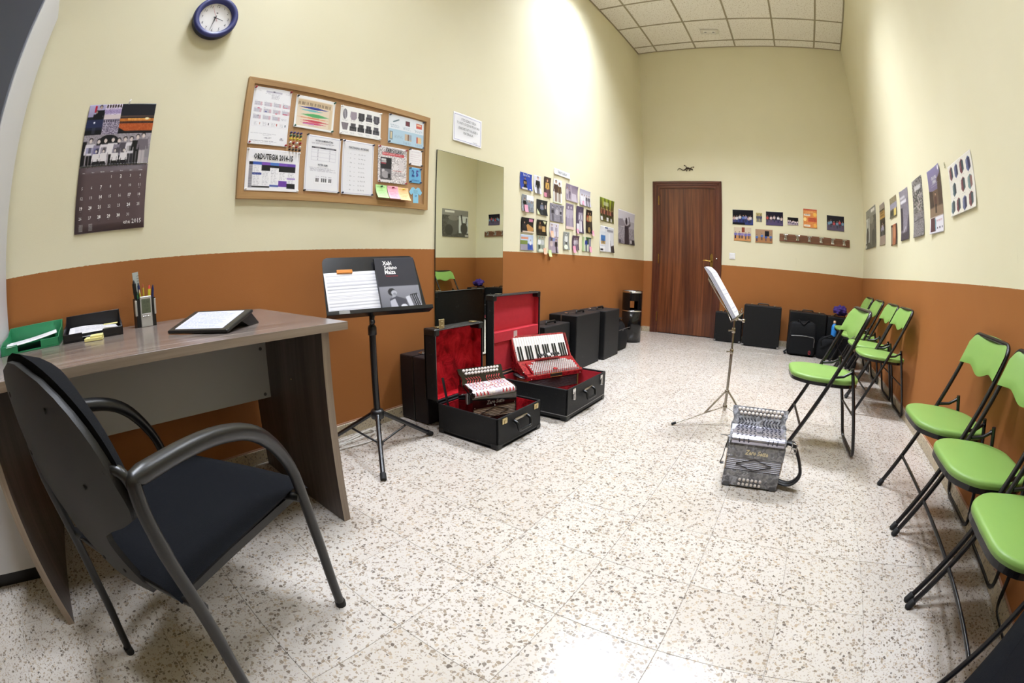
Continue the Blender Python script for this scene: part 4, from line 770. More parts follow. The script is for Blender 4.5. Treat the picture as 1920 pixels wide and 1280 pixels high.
# ------------------------------------------------------------------ far wall: photographs, coat rack, lizard
GF = 'photographs on the far wall'
def stage(seed, floor_='3a3f80', n=6, bg='17161e', w_=40, h_=28, top=0.3, cols=None):
    r = random.Random(seed); c = Cv(w_, h_, bg); c.rect(0, 0.6, 1, 1, floor_)
    for q in range(n): c.person(0.1+0.8*q/(max(1, n-1)) + r.uniform(-0.03, 0.03), top+r.uniform(0, 0.12), 0.5, r.choice(cols or ['c8a8a0', '8a8ab8', 'b04848', 'd8d4d8', '5a7ab8']), r.choice(['2c2c50', '5a4a58', '3a3a48']), 'd0a890', '2a1c18')
    return c
P('photo_print', 1.412, 1.653, 0.287, 0.199, stage(1, '34407c', 7).rect(0, 0.85, 0.6, 1, '121018'), 'wide dark stage photograph at the upper left of the far wall', group=GF, onW=onB, seed=30)
cv = Cv(20, 28, 'b8ac78'); cv.person(0.3, 0.2, 0.9, '4a4e62', '5a5e72', 'a88068', '1c1614'); cv.person(0.75, 0.2, 0.9, '4a4e68', '5a5e72', 'a88068', '1c1614'); P('photo_print', 1.638, 1.665, 0.086, 0.118, cv, 'tiny upright photograph of two people on the far wall', group=GF, onW=onB, seed=31)
P('photo_print', 1.853, 1.658, 0.238, 0.182, stage(3, '54486a', 5, '1c1a2a', top=0.22, cols=['e4d0d0', 'e8e4e8', 'c05048', 'd8c4c0']), 'stage photograph of dancers in white and red on the far wall', group=GF, onW=onB, seed=32)
P('photo_print', 2.110, 1.641, 0.151, 0.099, stage(4, 'a898a8', 6, '131218', 30, 20, cols=['e8d8dc', 'e0d0d4', 'c8a8a8']), 'small dark photograph of a pale row of people above the coat rack', group=GF, onW=onB, seed=33)
cv = Cv(32, 40, 'd98a4c'); cv.noise(0.05, 3); cv.rect(0, 0, 1, 0.08, 'c0604a'); cv.rect(0.05, 0.26, 0.5, 0.36, 'f2eee8'); cv.rect(0.05, 0.84, 0.5, 0.94, 'f2eee8'); cv.rect(0.35, 0.45, 0.98, 0.68, 'c8553a'); cv.ell(0.85, 0.28, 0.13, 0.11, 'f0c060'); cv.ell(0.12, 0.55, 0.12, 0.1, 'f6d890'); cv.ell(0.86, 0.86, 0.13, 0.1, 'eab058'); cv.scrib(0.08, 0.12, 0.9, 0.22, 'f4d0a0', 2); cv.scrib(0.1, 0.28, 0.48, 0.34, '504038', 1); cv.scrib(0.1, 0.86, 0.48, 0.92, '504038', 1); cv.scrib(0.42, 0.48, 0.95, 0.65, '80483a', 3)
P('poster', 2.355, 1.696, 0.193, 0.246, cv, 'small orange concert poster above the coat rack on the far wall', 'poster', group=None, onW=onB, m=M_PRINT, seed=34)
P('photo_print', 2.718, 1.664, 0.249, 0.194, stage(6, '5a5068', 6, '1a1722', top=0.25, cols=['d8d4d8', '5a8ab0', 'c04850', '7a9ab8']), 'stage photograph nearest the right corner of the far wall', group=GF, onW=onB, seed=35)
cv = stage(7, 'c08a58', 5, 'd8c8b0', cols=['6a6ab0', '8a7ac0', '5a4a68', 'b090b8']); cv.rect(0.45, 0.0, 0.62, 0.35, '8a4a38'); cv.rect(0, 0.42, 1, 0.6, '7a70b0', 0.5); P('photo_print', 1.408, 1.426, 0.237, 0.183, cv, 'warm coloured rehearsal photograph at the lower left of the far wall', group=GF, onW=onB, seed=36)
cv = stage(8, 'a87850', 4, 'a88a70', cols=['2c4a9c', '4a70b8', '1c1c24', '3a5aa8']); cv.rect(0.55, 0.1, 0.8, 0.5, '1c1c22'); P('photo_print', 1.706, 1.418, 0.238, 0.177, cv, 'photograph of people in blue beside the left end of the coat rack', group=GF, onW=onB, seed=37)
T = thing('coat_rack', 'brown wooden coat rack with six double metal hooks on the far wall', 'coat rack', onB(2.422, 1.417))
m = MB(); m.box((0, 0, 0.011), (1.0, 0.098, 0.020), 0, bev=0.003); m.build('board', M_RACK, T)
for q in range(6):
    x = -0.415 + 0.166*q; m = MB(); m.box((x, 0.0, 0.023), (0.030, 0.060, 0.004), 0, bev=0.001)
    m.tube(rounded([(x, 0.012, 0.024), (x, 0.014, 0.055), (x, 0.034, 0.066)], 0.012), 0.007, 8); m.tube([(x-0.032, 0.034, 0.068), (x, 0.037, 0.064), (x+0.032, 0.034, 0.068)], 0.0075, 8)
    for s in (-1, 1): m.tube(rounded([(x+s*0.005, 0.0, 0.024), (x+s*0.013, -0.010, 0.036), (x+s*0.015, -0.030, 0.036), (x+s*0.015, -0.026, 0.05)], 0.01), 0.0065, 8)
    m.build('hook', M_CHROME, T)
T = thing('lizard_ornament', 'dark metal lizard ornament on the wall above the brown door', 'ornament', onB(0.625, 2.326))
M_IRON = mat('dark_bronze', '3a2a1e', 0.45, 0.6)
z = 0.010; m = MB()
body = [(-0.125, -0.036), (-0.112, -0.014), (-0.096, -0.004), (-0.080, -0.010), (-0.062, -0.026), (-0.044, -0.036), (-0.028, -0.034), (-0.008, -0.020), (0.006, -0.004), (0.020, -0.004), (0.036, -0.008), (0.055, -0.014), (0.074, -0.018), (0.086, -0.024), (0.098, -0.034)]
m.tube([(x, y, z) for x, y in body], [0.002, 0.0035, 0.004, 0.0045, 0.005, 0.0055, 0.006, 0.008, 0.011, 0.013, 0.013, 0.012, 0.009, 0.010, 0.004], 8); m.build('body', M_IRON, T)
for pts in ([(0.006, 0.0), (0.0, 0.022), (-0.012, 0.030), (-0.024, 0.033)], [(0.012, -0.006), (0.016, -0.022), (0.012, -0.036), (0.008, -0.044)], [(0.062, -0.012), (0.076, 0.004), (0.09, 0.010), (0.108, 0.008)], [(0.060, -0.016), (0.058, -0.028), (0.052, -0.036), (0.05, -0.04)]):
    q = MB(); q.tube([(x, y, z) for x, y in pts], [0.006, 0.005, 0.004, 0.004], 6); x, y = pts[-1]
    for k_ in range(5): a = 2*math.pi*k_/5; q.tube([(x, y, z), (x+0.010*math.cos(a), y+0.010*math.sin(a), z)], [0.004, 0.003], 6)
    q.build('leg', M_IRON, T)
# ------------------------------------------------------------------ right wall posters
GR = 'posters along the right wall'
cv = Cv(62, 46, '5a584e'); cv.noise(0.06, 3); cv.rect(0.62, 0.2, 1, 0.85, 'd8dcd8'); cv.rect(0, 0, 1, 0.22, '8f8d84'); cv.ell(0.4, 0.6, 0.22, 0.32, '6c6a62'); cv.ell(0.42, 0.3, 0.2, 0.10, '8a877c'); cv.line((0.72, 0.2), (0.76, 0.5), 0.05, '3a3832'); cv.line((0.76, 0.5), (0.9, 0.62), 0.06, '3a3832'); cv.line((0.93, 0.3), (0.9, 0.62), 0.04, '3a3832'); cv.ell(0.83, 0.68, 0.14, 0.22, '4a4842'); cv.rect(0.1, 0.04, 0.45, 0.12, 'e4e2da'); cv.ell(0.25, 0.75, 0.15, 0.2, '47453e'); cv.rect(0.86, 0.9, 0.98, 0.98, 'c8c6be')
cv.a = cv.a[:, ::-1]
P('poster', 5.50, 1.587, 0.66, 0.47, cv, 'large black and white poster of a horned animal in the far right corner', 'poster', 0, GR, onR, M_PRINT, 0.012, 40)
cv = Cv(40, 58, '3c3428'); cv.rect(0, 0, 1, 0.14, '9a8d80'); cv.rect(0, 0.18, 1, 0.36, 'b08a48').scrib(0.1, 0.2, 0.95, 0.34, '5a4426', 2); cv.noise(0.08, 3, 0, 0.4, 1, 0.8); cv.person(0.5, 0.45, 0.35, 'a8a4b8', '50505c'); cv.person(0.3, 0.5, 0.3, '8c8aa0', '3a3a40'); cv.person(0.7, 0.5, 0.3, '9494a8', '3a3a40'); cv.rect(0, 0.78, 1, 1, '9a887c'); P('poster', 4.806, 1.558, 0.280, 0.43, cv, 'narrow brown poster with an ochre band, second from the far right corner', 'poster', 0, GR, onR, M_PRINT, 0.008, 41)
cv = Cv(40, 26, '5a5444'); cv.rect(0, 0, 1, 0.3, '8a7e64'); cv.rect(0, 0.3, 1, 0.6, '9490a4'); cv.rect(0.6, 0.6, 0.9, 0.95, 'd0b868').rect(0.1, 0.65, 0.5, 0.9, '3c3a34'); cv.noise(0.06, 3); P('poster', 4.264, 1.660, 0.290, 0.190, cv, 'small brown leaflet above the small red one on the right wall', 'poster', 0, GR, onR, M_PRINT, 0.01, 42)
cv = Cv(40, 28, '3c2620'); cv.rect(0.3, 0, 0.8, 1, 'a86a4a'); cv.ell(0.55, 0.4, 0.15, 0.3, 'c08a68'); cv.rect(0.1, 0.1, 0.28, 0.95, 'c8b49a', 0.7); P('poster', 4.262, 1.405, 0.262, 0.190, cv, 'small red brown leaflet below the other small one on the right wall', 'poster', 0, GR, onR, M_PRINT, 0.01, 43)
cv = Cv(44, 62, '77707c'); cv.rect(0, 0, 1, 0.2, '8d8790').rect(0.05, 0.2, 0.75, 0.27, 'd8d4dc').rect(0.05, 0.12, 0.6, 0.17, 'c8c4cc'); cv.grad('7a7480', '8a8490', 0.3, 0.8); cv.rect(0, 0.35, 0.3, 0.8, '3c3440'); cv.poly([(0.7, 1), (0.85, 0.6), (1, 0.5), (1, 1)], '4c4450'); cv.line((0.2, 0.9), (0.6, 0.75), 0.05, 'b8b2bc'); cv.rect(0, 0.85, 1, 1, '4a424c'); cv.noise(0.05, 3); P('poster', 3.832, 1.534, 0.285, 0.421, cv, 'grey purple poster left of the mottled one on the right wall', 'poster', 0, GR, onR, M_PRINT, 0.008, 44)
cv = Cv(44, 62, '6e6a68'); cv.noise(0.24, 2); cv.rect(0.25, 0.12, 0.85, 0.20, 'd4d2d4', 0.8); [cv.line((random.random(), random.uniform(0.2, 0.55)), (random.random(), random.uniform(0.2, 0.6)), 0.02, random.choice(['3c4a3c', 'c8c4c0', '2c2a2a', 'a89a98'])) for q in range(40)]; cv.rect(0, 0.6, 1, 1, '908a90', 0.5); cv.line((0.1, 0.72), (0.9, 0.70), 0.02, '3c363c'); cv.line((0.5, 0.65), (0.5, 0.8), 0.02, '3c363c'); P('poster', 3.391, 1.533, 0.295, 0.432, cv, 'mottled grey poster covered in small figures on the right wall', 'poster', 0, GR, onR, M_PRINT, 0.014, 45)
cv = Cv(46, 66, '837a98'); cv.grad('8a83a8', '756a84', 0, 0.35); cv.rect(0, 0.35, 1, 0.72, '6a5648'); cv.poly([(0, 0.32), (0.3, 0.35), (0.35, 0.6), (0, 0.6)], '4a3c36'); cv.poly([(0.7, 0.2), (1, 0.12), (1, 0.6), (0.72, 0.6)], '54443c'); cv.rect(0, 0.6, 1, 0.75, '8a7460'); cv.person(0.5, 0.38, 0.32, '5a4038', '2c2220'); cv.rect(0, 0.75, 1, 1, 'dedbe4'); cv.poly([(0.05, 0.76), (0.4, 0.76), (0.42, 0.97), (0.05, 0.97)], '5a3c40').poly([(0.36, 0.76), (0.46, 0.8), (0.44, 0.95), (0.38, 0.97)], '7a9aa4'); cv.scrib(0.5, 0.8, 0.95, 0.85, 'b07a84', 1); cv.rect(0.52, 0.91, 0.58, 0.94, '2c2c34').rect(0.68, 0.91, 0.75, 0.94, '2c2c34').rect(0.86, 0.92, 0.94, 0.935, '2c2c34'); cv.ell(0.9, 0.05, 0.05, 0.035, 'e8e6ee'); cv.scrib(0.2, 0.25, 0.8, 0.29, 'c0bad0', 2)
S = P('poster', 2.929, 1.518, 0.292, 0.424, cv, 'violet topped poster with a white lower panel on the right wall', 'poster', 0, GR, onR, M_PRINT, 0.010, 46); letters(S, [('UDA, EUSKAL', 0.0, 0.145, 0.032, 3, 0.6), ('LURREAN', 0.0, 0.118, 0.032, 3, 0.6)], z=0.006)
cv = Cv(96, 66, 'e8e4dc'); cv.noise(0.012, 4)
pos = [(0.13, 0.17, 0), (0.36, 0.18, 1), (0.60, 0.17, 0), (0.85, 0.2, 1), (0.2, 0.5, 2), (0.58, 0.5, 0), (0.84, 0.52, 3), (0.1, 0.82, 2), (0.33, 0.82, 0), (0.58, 0.84, 1), (0.83, 0.82, 0)]
for x, y, k_ in pos:
    A, Bc = [('6a3440', '45555c'), ('5a648c', '3c3c58'), ('4a6470', '38404c'), ('6c8a8c', '8a6a68')][k_]
    cv.poly([(x-0.07, y-0.08), (x+0.02, y-0.13), (x+0.08, y-0.09), (x+0.08, y+0.08), (x-0.02, y+0.14), (x-0.08, y+0.08)], A); cv.poly([(x+0.0, y-0.1), (x+0.08, y-0.09), (x+0.08, y+0.08), (x+0.01, y+0.12)], Bc); cv.line((x-0.04, y-0.08), (x-0.05, y+0.1), 0.012, 'c8c0c4', 0.7); cv.scrib(x-0.06, y+0.155, x+0.08, y+0.17, 'b0aaa4', 1)
S = P('poster', 2.401, 1.520, 0.423, 0.293, cv, 'white poster showing eleven coloured accordions, nearest on the right wall', 'poster', 1.0, GR, onR, M_GLOSSPRINT, 0.020, 47)
m = MB(); m.box((0, 0, 0.004), (0.012, 0.035, 0.006), 0, Rz(15), bev=0.002); m.box((0.004, 0.012, 0.007), (0.012, 0.012, 0.006), 0, bev=0.002); S = m.build('wall_hook', mat('clear_hook_plastic', 'd8d4b8', 0.3), None, onR(2.672, 1.690)); tag(S, 'small clear plastic hook on the right wall left of the accordion poster', 'hook')
# ------------------------------------------------------------------ white locker at the left edge
M_LOCK = mat('locker_white_steel', 'c9c9cc', 0.4, bump=0.08, bscale=200.0); M_LOCKD = mat('locker_blue_grey_door', '5d6270', 0.4)
T = thing('locker', 'tall pale grey metal locker with a dark upper door beside the calendar', 'locker', Tr(0.0, -0.49, 0))
m = MB(); m.b2((0.02, -0.96, 0.06), (0.435, 0.0, 2.11), bev=0.004); m.build('carcass', M_LOCK, T)
m = MB(); m.b2((0.436, -0.955, 1.05), (0.455, -0.006, 2.10), bev=0.003); m.build('door', M_LOCKD, T)
m = MB(); m.b2((0.436, -0.955, 0.07), (0.455, -0.006, 1.04), bev=0.003); m.build('door', M_LOCK, T)
m = MB(); m.b2((0.04, -0.94, 0.0), (0.41, -0.02, 0.06)); m.build('shadow_gap_block', M_BLACK, T)  # shadow gap under the locker, put in as a solid black block
# ------------------------------------------------------------------ desk
T = thing('desk', 'grey brown wood laminate desk standing against the left wall', 'desk', Tr(0.41, 0.13, 0))
X = lambda x: x - 0.41; Yd = lambda y: y - 0.13
m = MB(); m.b2((X(0.018), Yd(-0.482), 0.7125), (X(0.792), Yd(0.758), 0.738), bev=0.0015); m.build('desk_top', M_DESKT, T)
m = MB(); m.b2((X(0.792), Yd(-0.482), 0.7130), (X(0.7932), Yd(0.758), 0.7375)); m.b2((X(0.018), Yd(0.758), 0.7130), (X(0.792), Yd(0.7592), 0.7375)); m.build('edge_band', M_DESKEH, T)
for a, b in ((-0.474, -0.446), (0.700, 0.728)):
    m = MB(); m.b2((X(0.035), Yd(a), 0.0), (X(0.719), Yd(b), 0.7125), bev=0.001); S = m.build('side_panel', M_DESKL, T)
    m = MB(); m.b2((X(0.719), Yd(a), 0.0), (X(0.7202), Yd(b), 0.7123)); m.build('edge_band', M_DESKE, S)
m = MB(); m.b2((X(0.20), Yd(-0.446), 0.378), (X(0.216), Yd(0.700), 0.7125), bev=0.001); S = m.build('modesty_panel', mat('modesty_grey', 'a6a59e', 0.5), T)
M_SCREW = mat('dark_screw_cap', '4a4a48', 0.4)
for y in (0.673, -0.419):
    for z in (0.59, 0.396): m = MB(); m.lathe([(0.0075, 0.0), (0.007, 0.0025), (0.0, 0.003)], 12, 0, Tr(X(0.2160), Yd(y), z) @ Ry(90)); m.build('screw_cap', M_SCREW, S)
for z in (0.50, 0.25):
    m = MB(); m.lathe([(0.003, 0.0), (0.0028, 0.0012), (0.0, 0.0014)], 8, 0, Tr(X(0.45), Yd(0.700), z) @ Rx(90)); m.build('cam_hole', M_BRASS, T)
DZ = 0.738
# ------------------------------------------------------------------ letter trays
M_TRG = mat('green_tray_plastic', '2f8a5c', 0.35); M_TRB = mat('black_tray_plastic', '17171b', 0.3)
def tray(name, label, y0, y1, x0, x1, M_, hb):
    cx, cy = (x0+x1)/2, (y0+y1)/2; T = thing(name, label, 'letter tray', Tr(cx, cy, DZ)); a, b = x0-cx, x1-cx; c, d = y0-cy, y1-cy; t = 0.003
    m = MB(); m.b2((a, c, 0.001), (b, d, 0.005)); m.build('base', M_, T)
    m = MB(); m.b2((a, c, 0.005), (a+t, d, hb), bev=0.001); m.build('back_wall', M_, T)
    for q, e in ((c, c+t), (d-t, d)):
        m = MB(); m.add([(a+t, q, 0.005), (b, q, 0.005), (b, q, 0.030), (b-0.05, q, 0.042), (a+0.07, q, 0.05), (a+t, q, hb), (a+t, e, 0.005), (b, e, 0.005), (b, e, 0.030), (b-0.05, e, 0.042), (a+0.07, e, 0.05), (a+t, e, hb)],
              [(0, 1, 2, 3, 4, 5), (11, 10, 9, 8, 7, 6)] + [(i, (i+6), (i+1) % 6+6, (i+1) % 6) for i in range(6)]); m.build('side_wall', M_, T)
    for q, e in ((c, c+0.085), (d-0.085, d)):
        m = MB(); m.b2((b-t, q, 0.005), (b, e, 0.030), bev=0.001); m.build('front_lip', M_, T)
    return T
tray('letter_tray', 'green plastic letter tray holding papers on the left end of the desk', -0.482, -0.200, 0.024, 0.262, M_TRG, 0.073)
tray('letter_tray', 'black plastic letter tray full of papers beside the green tray', -0.180, 0.078, 0.024, 0.275, M_TRB, 0.076)
def paper(label, y, x, w, d, z, rot, cvc='eeeef2', rows=8, bend=None, group='loose papers in the letter trays'):
    cv = Cv(40, 30, cvc); cv.scrib(0.1, 0.15, 0.9, 0.9, 'b4b4be', rows)
    return sheet('paper_sheet', frame((x, y, z), (0, 1, 0), (-1, 0, 0), (0, 0, 1)), w, d, cv, label, 'paper', rot, group, bend=bend)
paper('white paper curling up inside the green letter tray', -0.345, 0.148, 0.245, 0.21, DZ+0.014, 8, bend=lambda u, v: 0.012+0.016*u*u+0.004*math.sin(5*v))
m = MB(); m.grid(lambda u, v: ((u-0.5)*0.2, (v-0.5)*0.25, 0.009+0.004*math.sin(3*u)*math.sin(2*v)), 8, 8); m.grid(lambda u, v: ((u-0.5)*0.2, (0.5-v)*0.25, 0.0065), 1, 1); S = m.build('black_folder', M_BLACK, None, Tr(0.15, -0.335, DZ) @ Rz(4)); tag(S, 'thin black folder under the paper in the green tray', 'folder')
paper('white printed papers lying inside the black letter tray', -0.050, 0.155, 0.22, 0.20, DZ+0.012, 2, bend=lambda u, v: 0.012+0.010*math.sin(2.5*u+1)*v)
paper('second white paper slipped sideways under the others in the black tray', -0.075, 0.165, 0.20, 0.19, DZ+0.008, -7, bend=lambda u, v: 0.004)
M_YEL = mat('yellow_note_paper', 'ece39a', 0.7)
m = MB(); m.box((0, 0, 0.006), (0.05, 0.075, 0.010), bev=0.001); m.box((-0.003, 0.012, 0.0145), (0.05, 0.052, 0.007), 0, Rz(4), bev=0.001); S = m.build('sticky_pad', M_YEL, None, Tr(0.312, -0.045, DZ) @ Rz(-8)); tag(S, 'two stacked yellow sticky note pads on the desk in front of the black tray', 'sticky pad')
m = MB(); m.box((0, 0, 0.001), (0.03, 0.06, 0.002)); S = m.build('sticky_marker', M_YEL, None, Tr(0.205, 0.030, DZ+0.037) @ Rz(-6)); tag(S, 'single yellow sticky note stuck on the papers in the black tray', 'sticky note')
# ------------------------------------------------------------------ pen holder with clock
T = thing('pen_holder', 'silver and black pen holder with a small digital clock on the desk', 'pen holder', Tr(0.115, 0.190, DZ) @ Rz(8))
M_SILV = mat('silver_plastic', 'b9b7b2', 0.35, 0.3); M_LCD = mat('lcd_grey_green', '5f6652', 0.25)
m = MB(); wv = 0.030
for s in (-1, 1): m.b2((-0.030, s*0.044, 0), (0.026, s*0.040, 0.108))
m.b2((-0.030, -0.042, 0), (-0.027, 0.042, 0.108)); m.b2((-0.03, -0.042, 0), (0.026, 0.042, 0.003)); m.b2((0.023, -0.042, 0), (0.026, 0.042, 0.108)); m.build('cup', M_BLACK, T)
m = MB(); m.box((0.029, 0, 0.0575), (0.008, 0.052, 0.115), bev=0.002); S = m.build('front_panel', M_SILV, T)
for s in (-1, 1): m = MB(); m.box((0.020, s*0.042, 0.073), (0.014, 0.011, 0.062), bev=0.003); m.build('side_strip', M_SILV, T)
m = MB(); m.box((0.0333, 0, 0.0785), (0.0012, 0.040, 0.054)); L_ = m.build('lcd_screen', M_LCD, T)
m = MB(); MT = frame((0.0341, 0, 0), (0, 1, 0), (0, 0, 1), (1, 0, 0)); m.text('15:30', 0.016, MT @ Tr(0, 0.093, 0), 0, 0.8); m.text('21 25', 0.012, MT @ Tr(0, 0.078, 0), 0, 0.8); m.text('21°', 0.014, MT @ Tr(0.004, 0.063, 0), 0, 0.8); m.build('lcd_digits', [M_INK], L_)
m = MB(); m.box((0.0334, 0, 0.0495), (0.001, 0.040, 0.003)); m.build('screen_bar', M_PAPER, T)
for k_ in range(5): m = MB(); m.lathe([(0.0032, 0), (0.003, 0.0015), (0, 0.002)], 10, 0, Tr(0.033, -0.016+0.008*k_, 0.040) @ Ry(90)); m.build('button', M_CHROME, T)
HP = Vector((0.115, 0.190, DZ))
def stick(name, label, cat, dx, dy, tx, ty, l, r, col, tip=None, cap=None, z0=0.006):
    M = Rz(8); a = HP + (M @ Vector((dx, dy, z0))); d = (M @ Vector((tx, ty, 1))).normalized(); T = thing(name, label, cat, None); T.location = a
    m = MB(); m.tube([(0, 0, 0), d*l*0.9], r, 8); m.build('barrel', mat(name+'_barrel', col, 0.4), T)
    m = MB(); m.tube([d*l*0.9, d*l*0.97, d*l], [r, r*0.6, r*0.15], 8); m.build('tip', mat(name+'_tip', tip or col, 0.4), T)
    if cap: m = MB(); m.tube([d*l*0.68, d*l*0.92], r*1.15, 8); m.build('cap', mat(name+'_cap', cap, 0.35), T)
stick('pen', 'dark blue pen standing at the right of the pen holder', 'pen', 0.0, 0.030, 0.0, 0.10, 0.150, 0.0048, '22285a', '1b1f4c', '22285a')
stick('highlighter', 'red topped yellow highlighter in the pen holder', 'highlighter', 0.008, 0.016, 0.02, 0.06, 0.150, 0.0065, 'd8cc3a', 'c23a2c', None)
stick('pencil', 'yellow pencil with a red tip in the middle of the pen holder', 'pencil', 0.0, 0.004, 0.05, -0.05, 0.158, 0.0036, 'cdb93c', 'b0583c', None)
stick('pencil', 'yellow pencil leaning left in the pen holder', 'pencil', 0.012, -0.006, 0.0, -0.12, 0.138, 0.0036, 'd2c23a', 'c8b088', None)
stick('pen', 'green pen near the left of the pen holder', 'pen', 0.010, -0.022, 0.02, -0.08, 0.130, 0.004, '2e6a3c', '1e3c28', None)
stick('pen', 'navy pen behind the pencils in the pen holder', 'pen', -0.008, -0.004, -0.03, -0.1, 0.165, 0.0052, '1f2a5c', '161c40', '1f2a5c')
stick('marker', 'thick black marker leaning at the left of the pen holder', 'marker', 0.0, -0.026, 0.0, -0.10, 0.175, 0.0075, '1a1a1c', '1a1a1c', '141414')
m = MB(); m.box((0, 0, 0.105), (0.0025, 0.028, 0.20), 0); [m.box((0.0015, 0.009, 0.02+0.01*q), (0.0012, 0.010, 0.0012), 1) for q in range(18)]
S = m.build('ruler', [mat('clear_ruler_plastic', 'aab4b2', 0.15, spec=0.8), M_INK], None, Tr(HP.x-0.012, HP.y-0.014, DZ+0.005) @ Rz(15) @ Rx(6)); tag(S, 'clear plastic ruler standing up out of the pen holder', 'ruler')
# ------------------------------------------------------------------ tablet on its folded cover
A = Vector((0.50, 0.226, DZ+0.0005)); e1 = Vector((0.768, 0.640, 0)).normalized(); bk = Vector((-0.640, 0.768, 0)); th = math.asin(0.040/0.172); e2 = (bk*math.cos(th) + Vector((0, 0, 1))*math.sin(th)); nn = e1.cross(e2)
T = thing('tablet', 'tablet computer showing a page of music, propped on its black folded cover', 'tablet', frame(A, e1, e2, nn)); wt, ht = 0.250, 0.176
m = MB(); m.box((wt/2, ht/2, 0.006), (wt, ht, 0.011), bev=0.004, seg=2); m.build('body', mat('tablet_black', '141416', 0.3), T)
scn = Cv(80, 56, 'dfe4fa')
for q in range(11): scn.scrib(0.06, 0.08+0.082*q, 0.96, 0.10+0.082*q, '9aa6d8', 1, 0.6, 1.0); scn.scrib(0.06, 0.10+0.082*q, 0.90, 0.115+0.082*q, '7f8cc4', 1, 0.5, 1.0)
M_SCR = mat('tablet_screen', (0.0, 0.0, 0.0), 0.15); N_, L_n, b_ = nodes(M_SCR); at_ = N_.new('ShaderNodeAttribute'); at_.attribute_name = 'Col'; L_n.new(at_.outputs['Color'], b_.inputs['Emission Color']); b_.inputs['Emission Strength'].default_value = 1.1
me = sheet_mesh('screen', 0.198, 0.148, scn, M_SCR); link('screen', me, T, Tr(wt/2, ht/2, 0.0118))
inv = frame(A, e1, e2, nn).inverted(); g = lambda p: tuple(inv @ Vector(p)); tri = []
for u in (0.01, wt-0.01):
    p = A + e1*u; tri.append([g(p + e2*(ht-0.070) + Vector((0, 0, -0.002))), g(p + e2*ht), g(p + e2*ht + bk*0.052 - Vector((0, 0, 0.040))), g(Vector((*(p + e2*(ht-0.02)).xy, DZ+0.001)))])
m = MB(); m.add(tri[0]+tri[1], [(3, 2, 1, 0), (4, 5, 6, 7), (0, 1, 5, 4), (1, 2, 6, 5), (2, 3, 7, 6), (3, 0, 4, 7)]); m.build('folded_cover', M_BLACK, T)
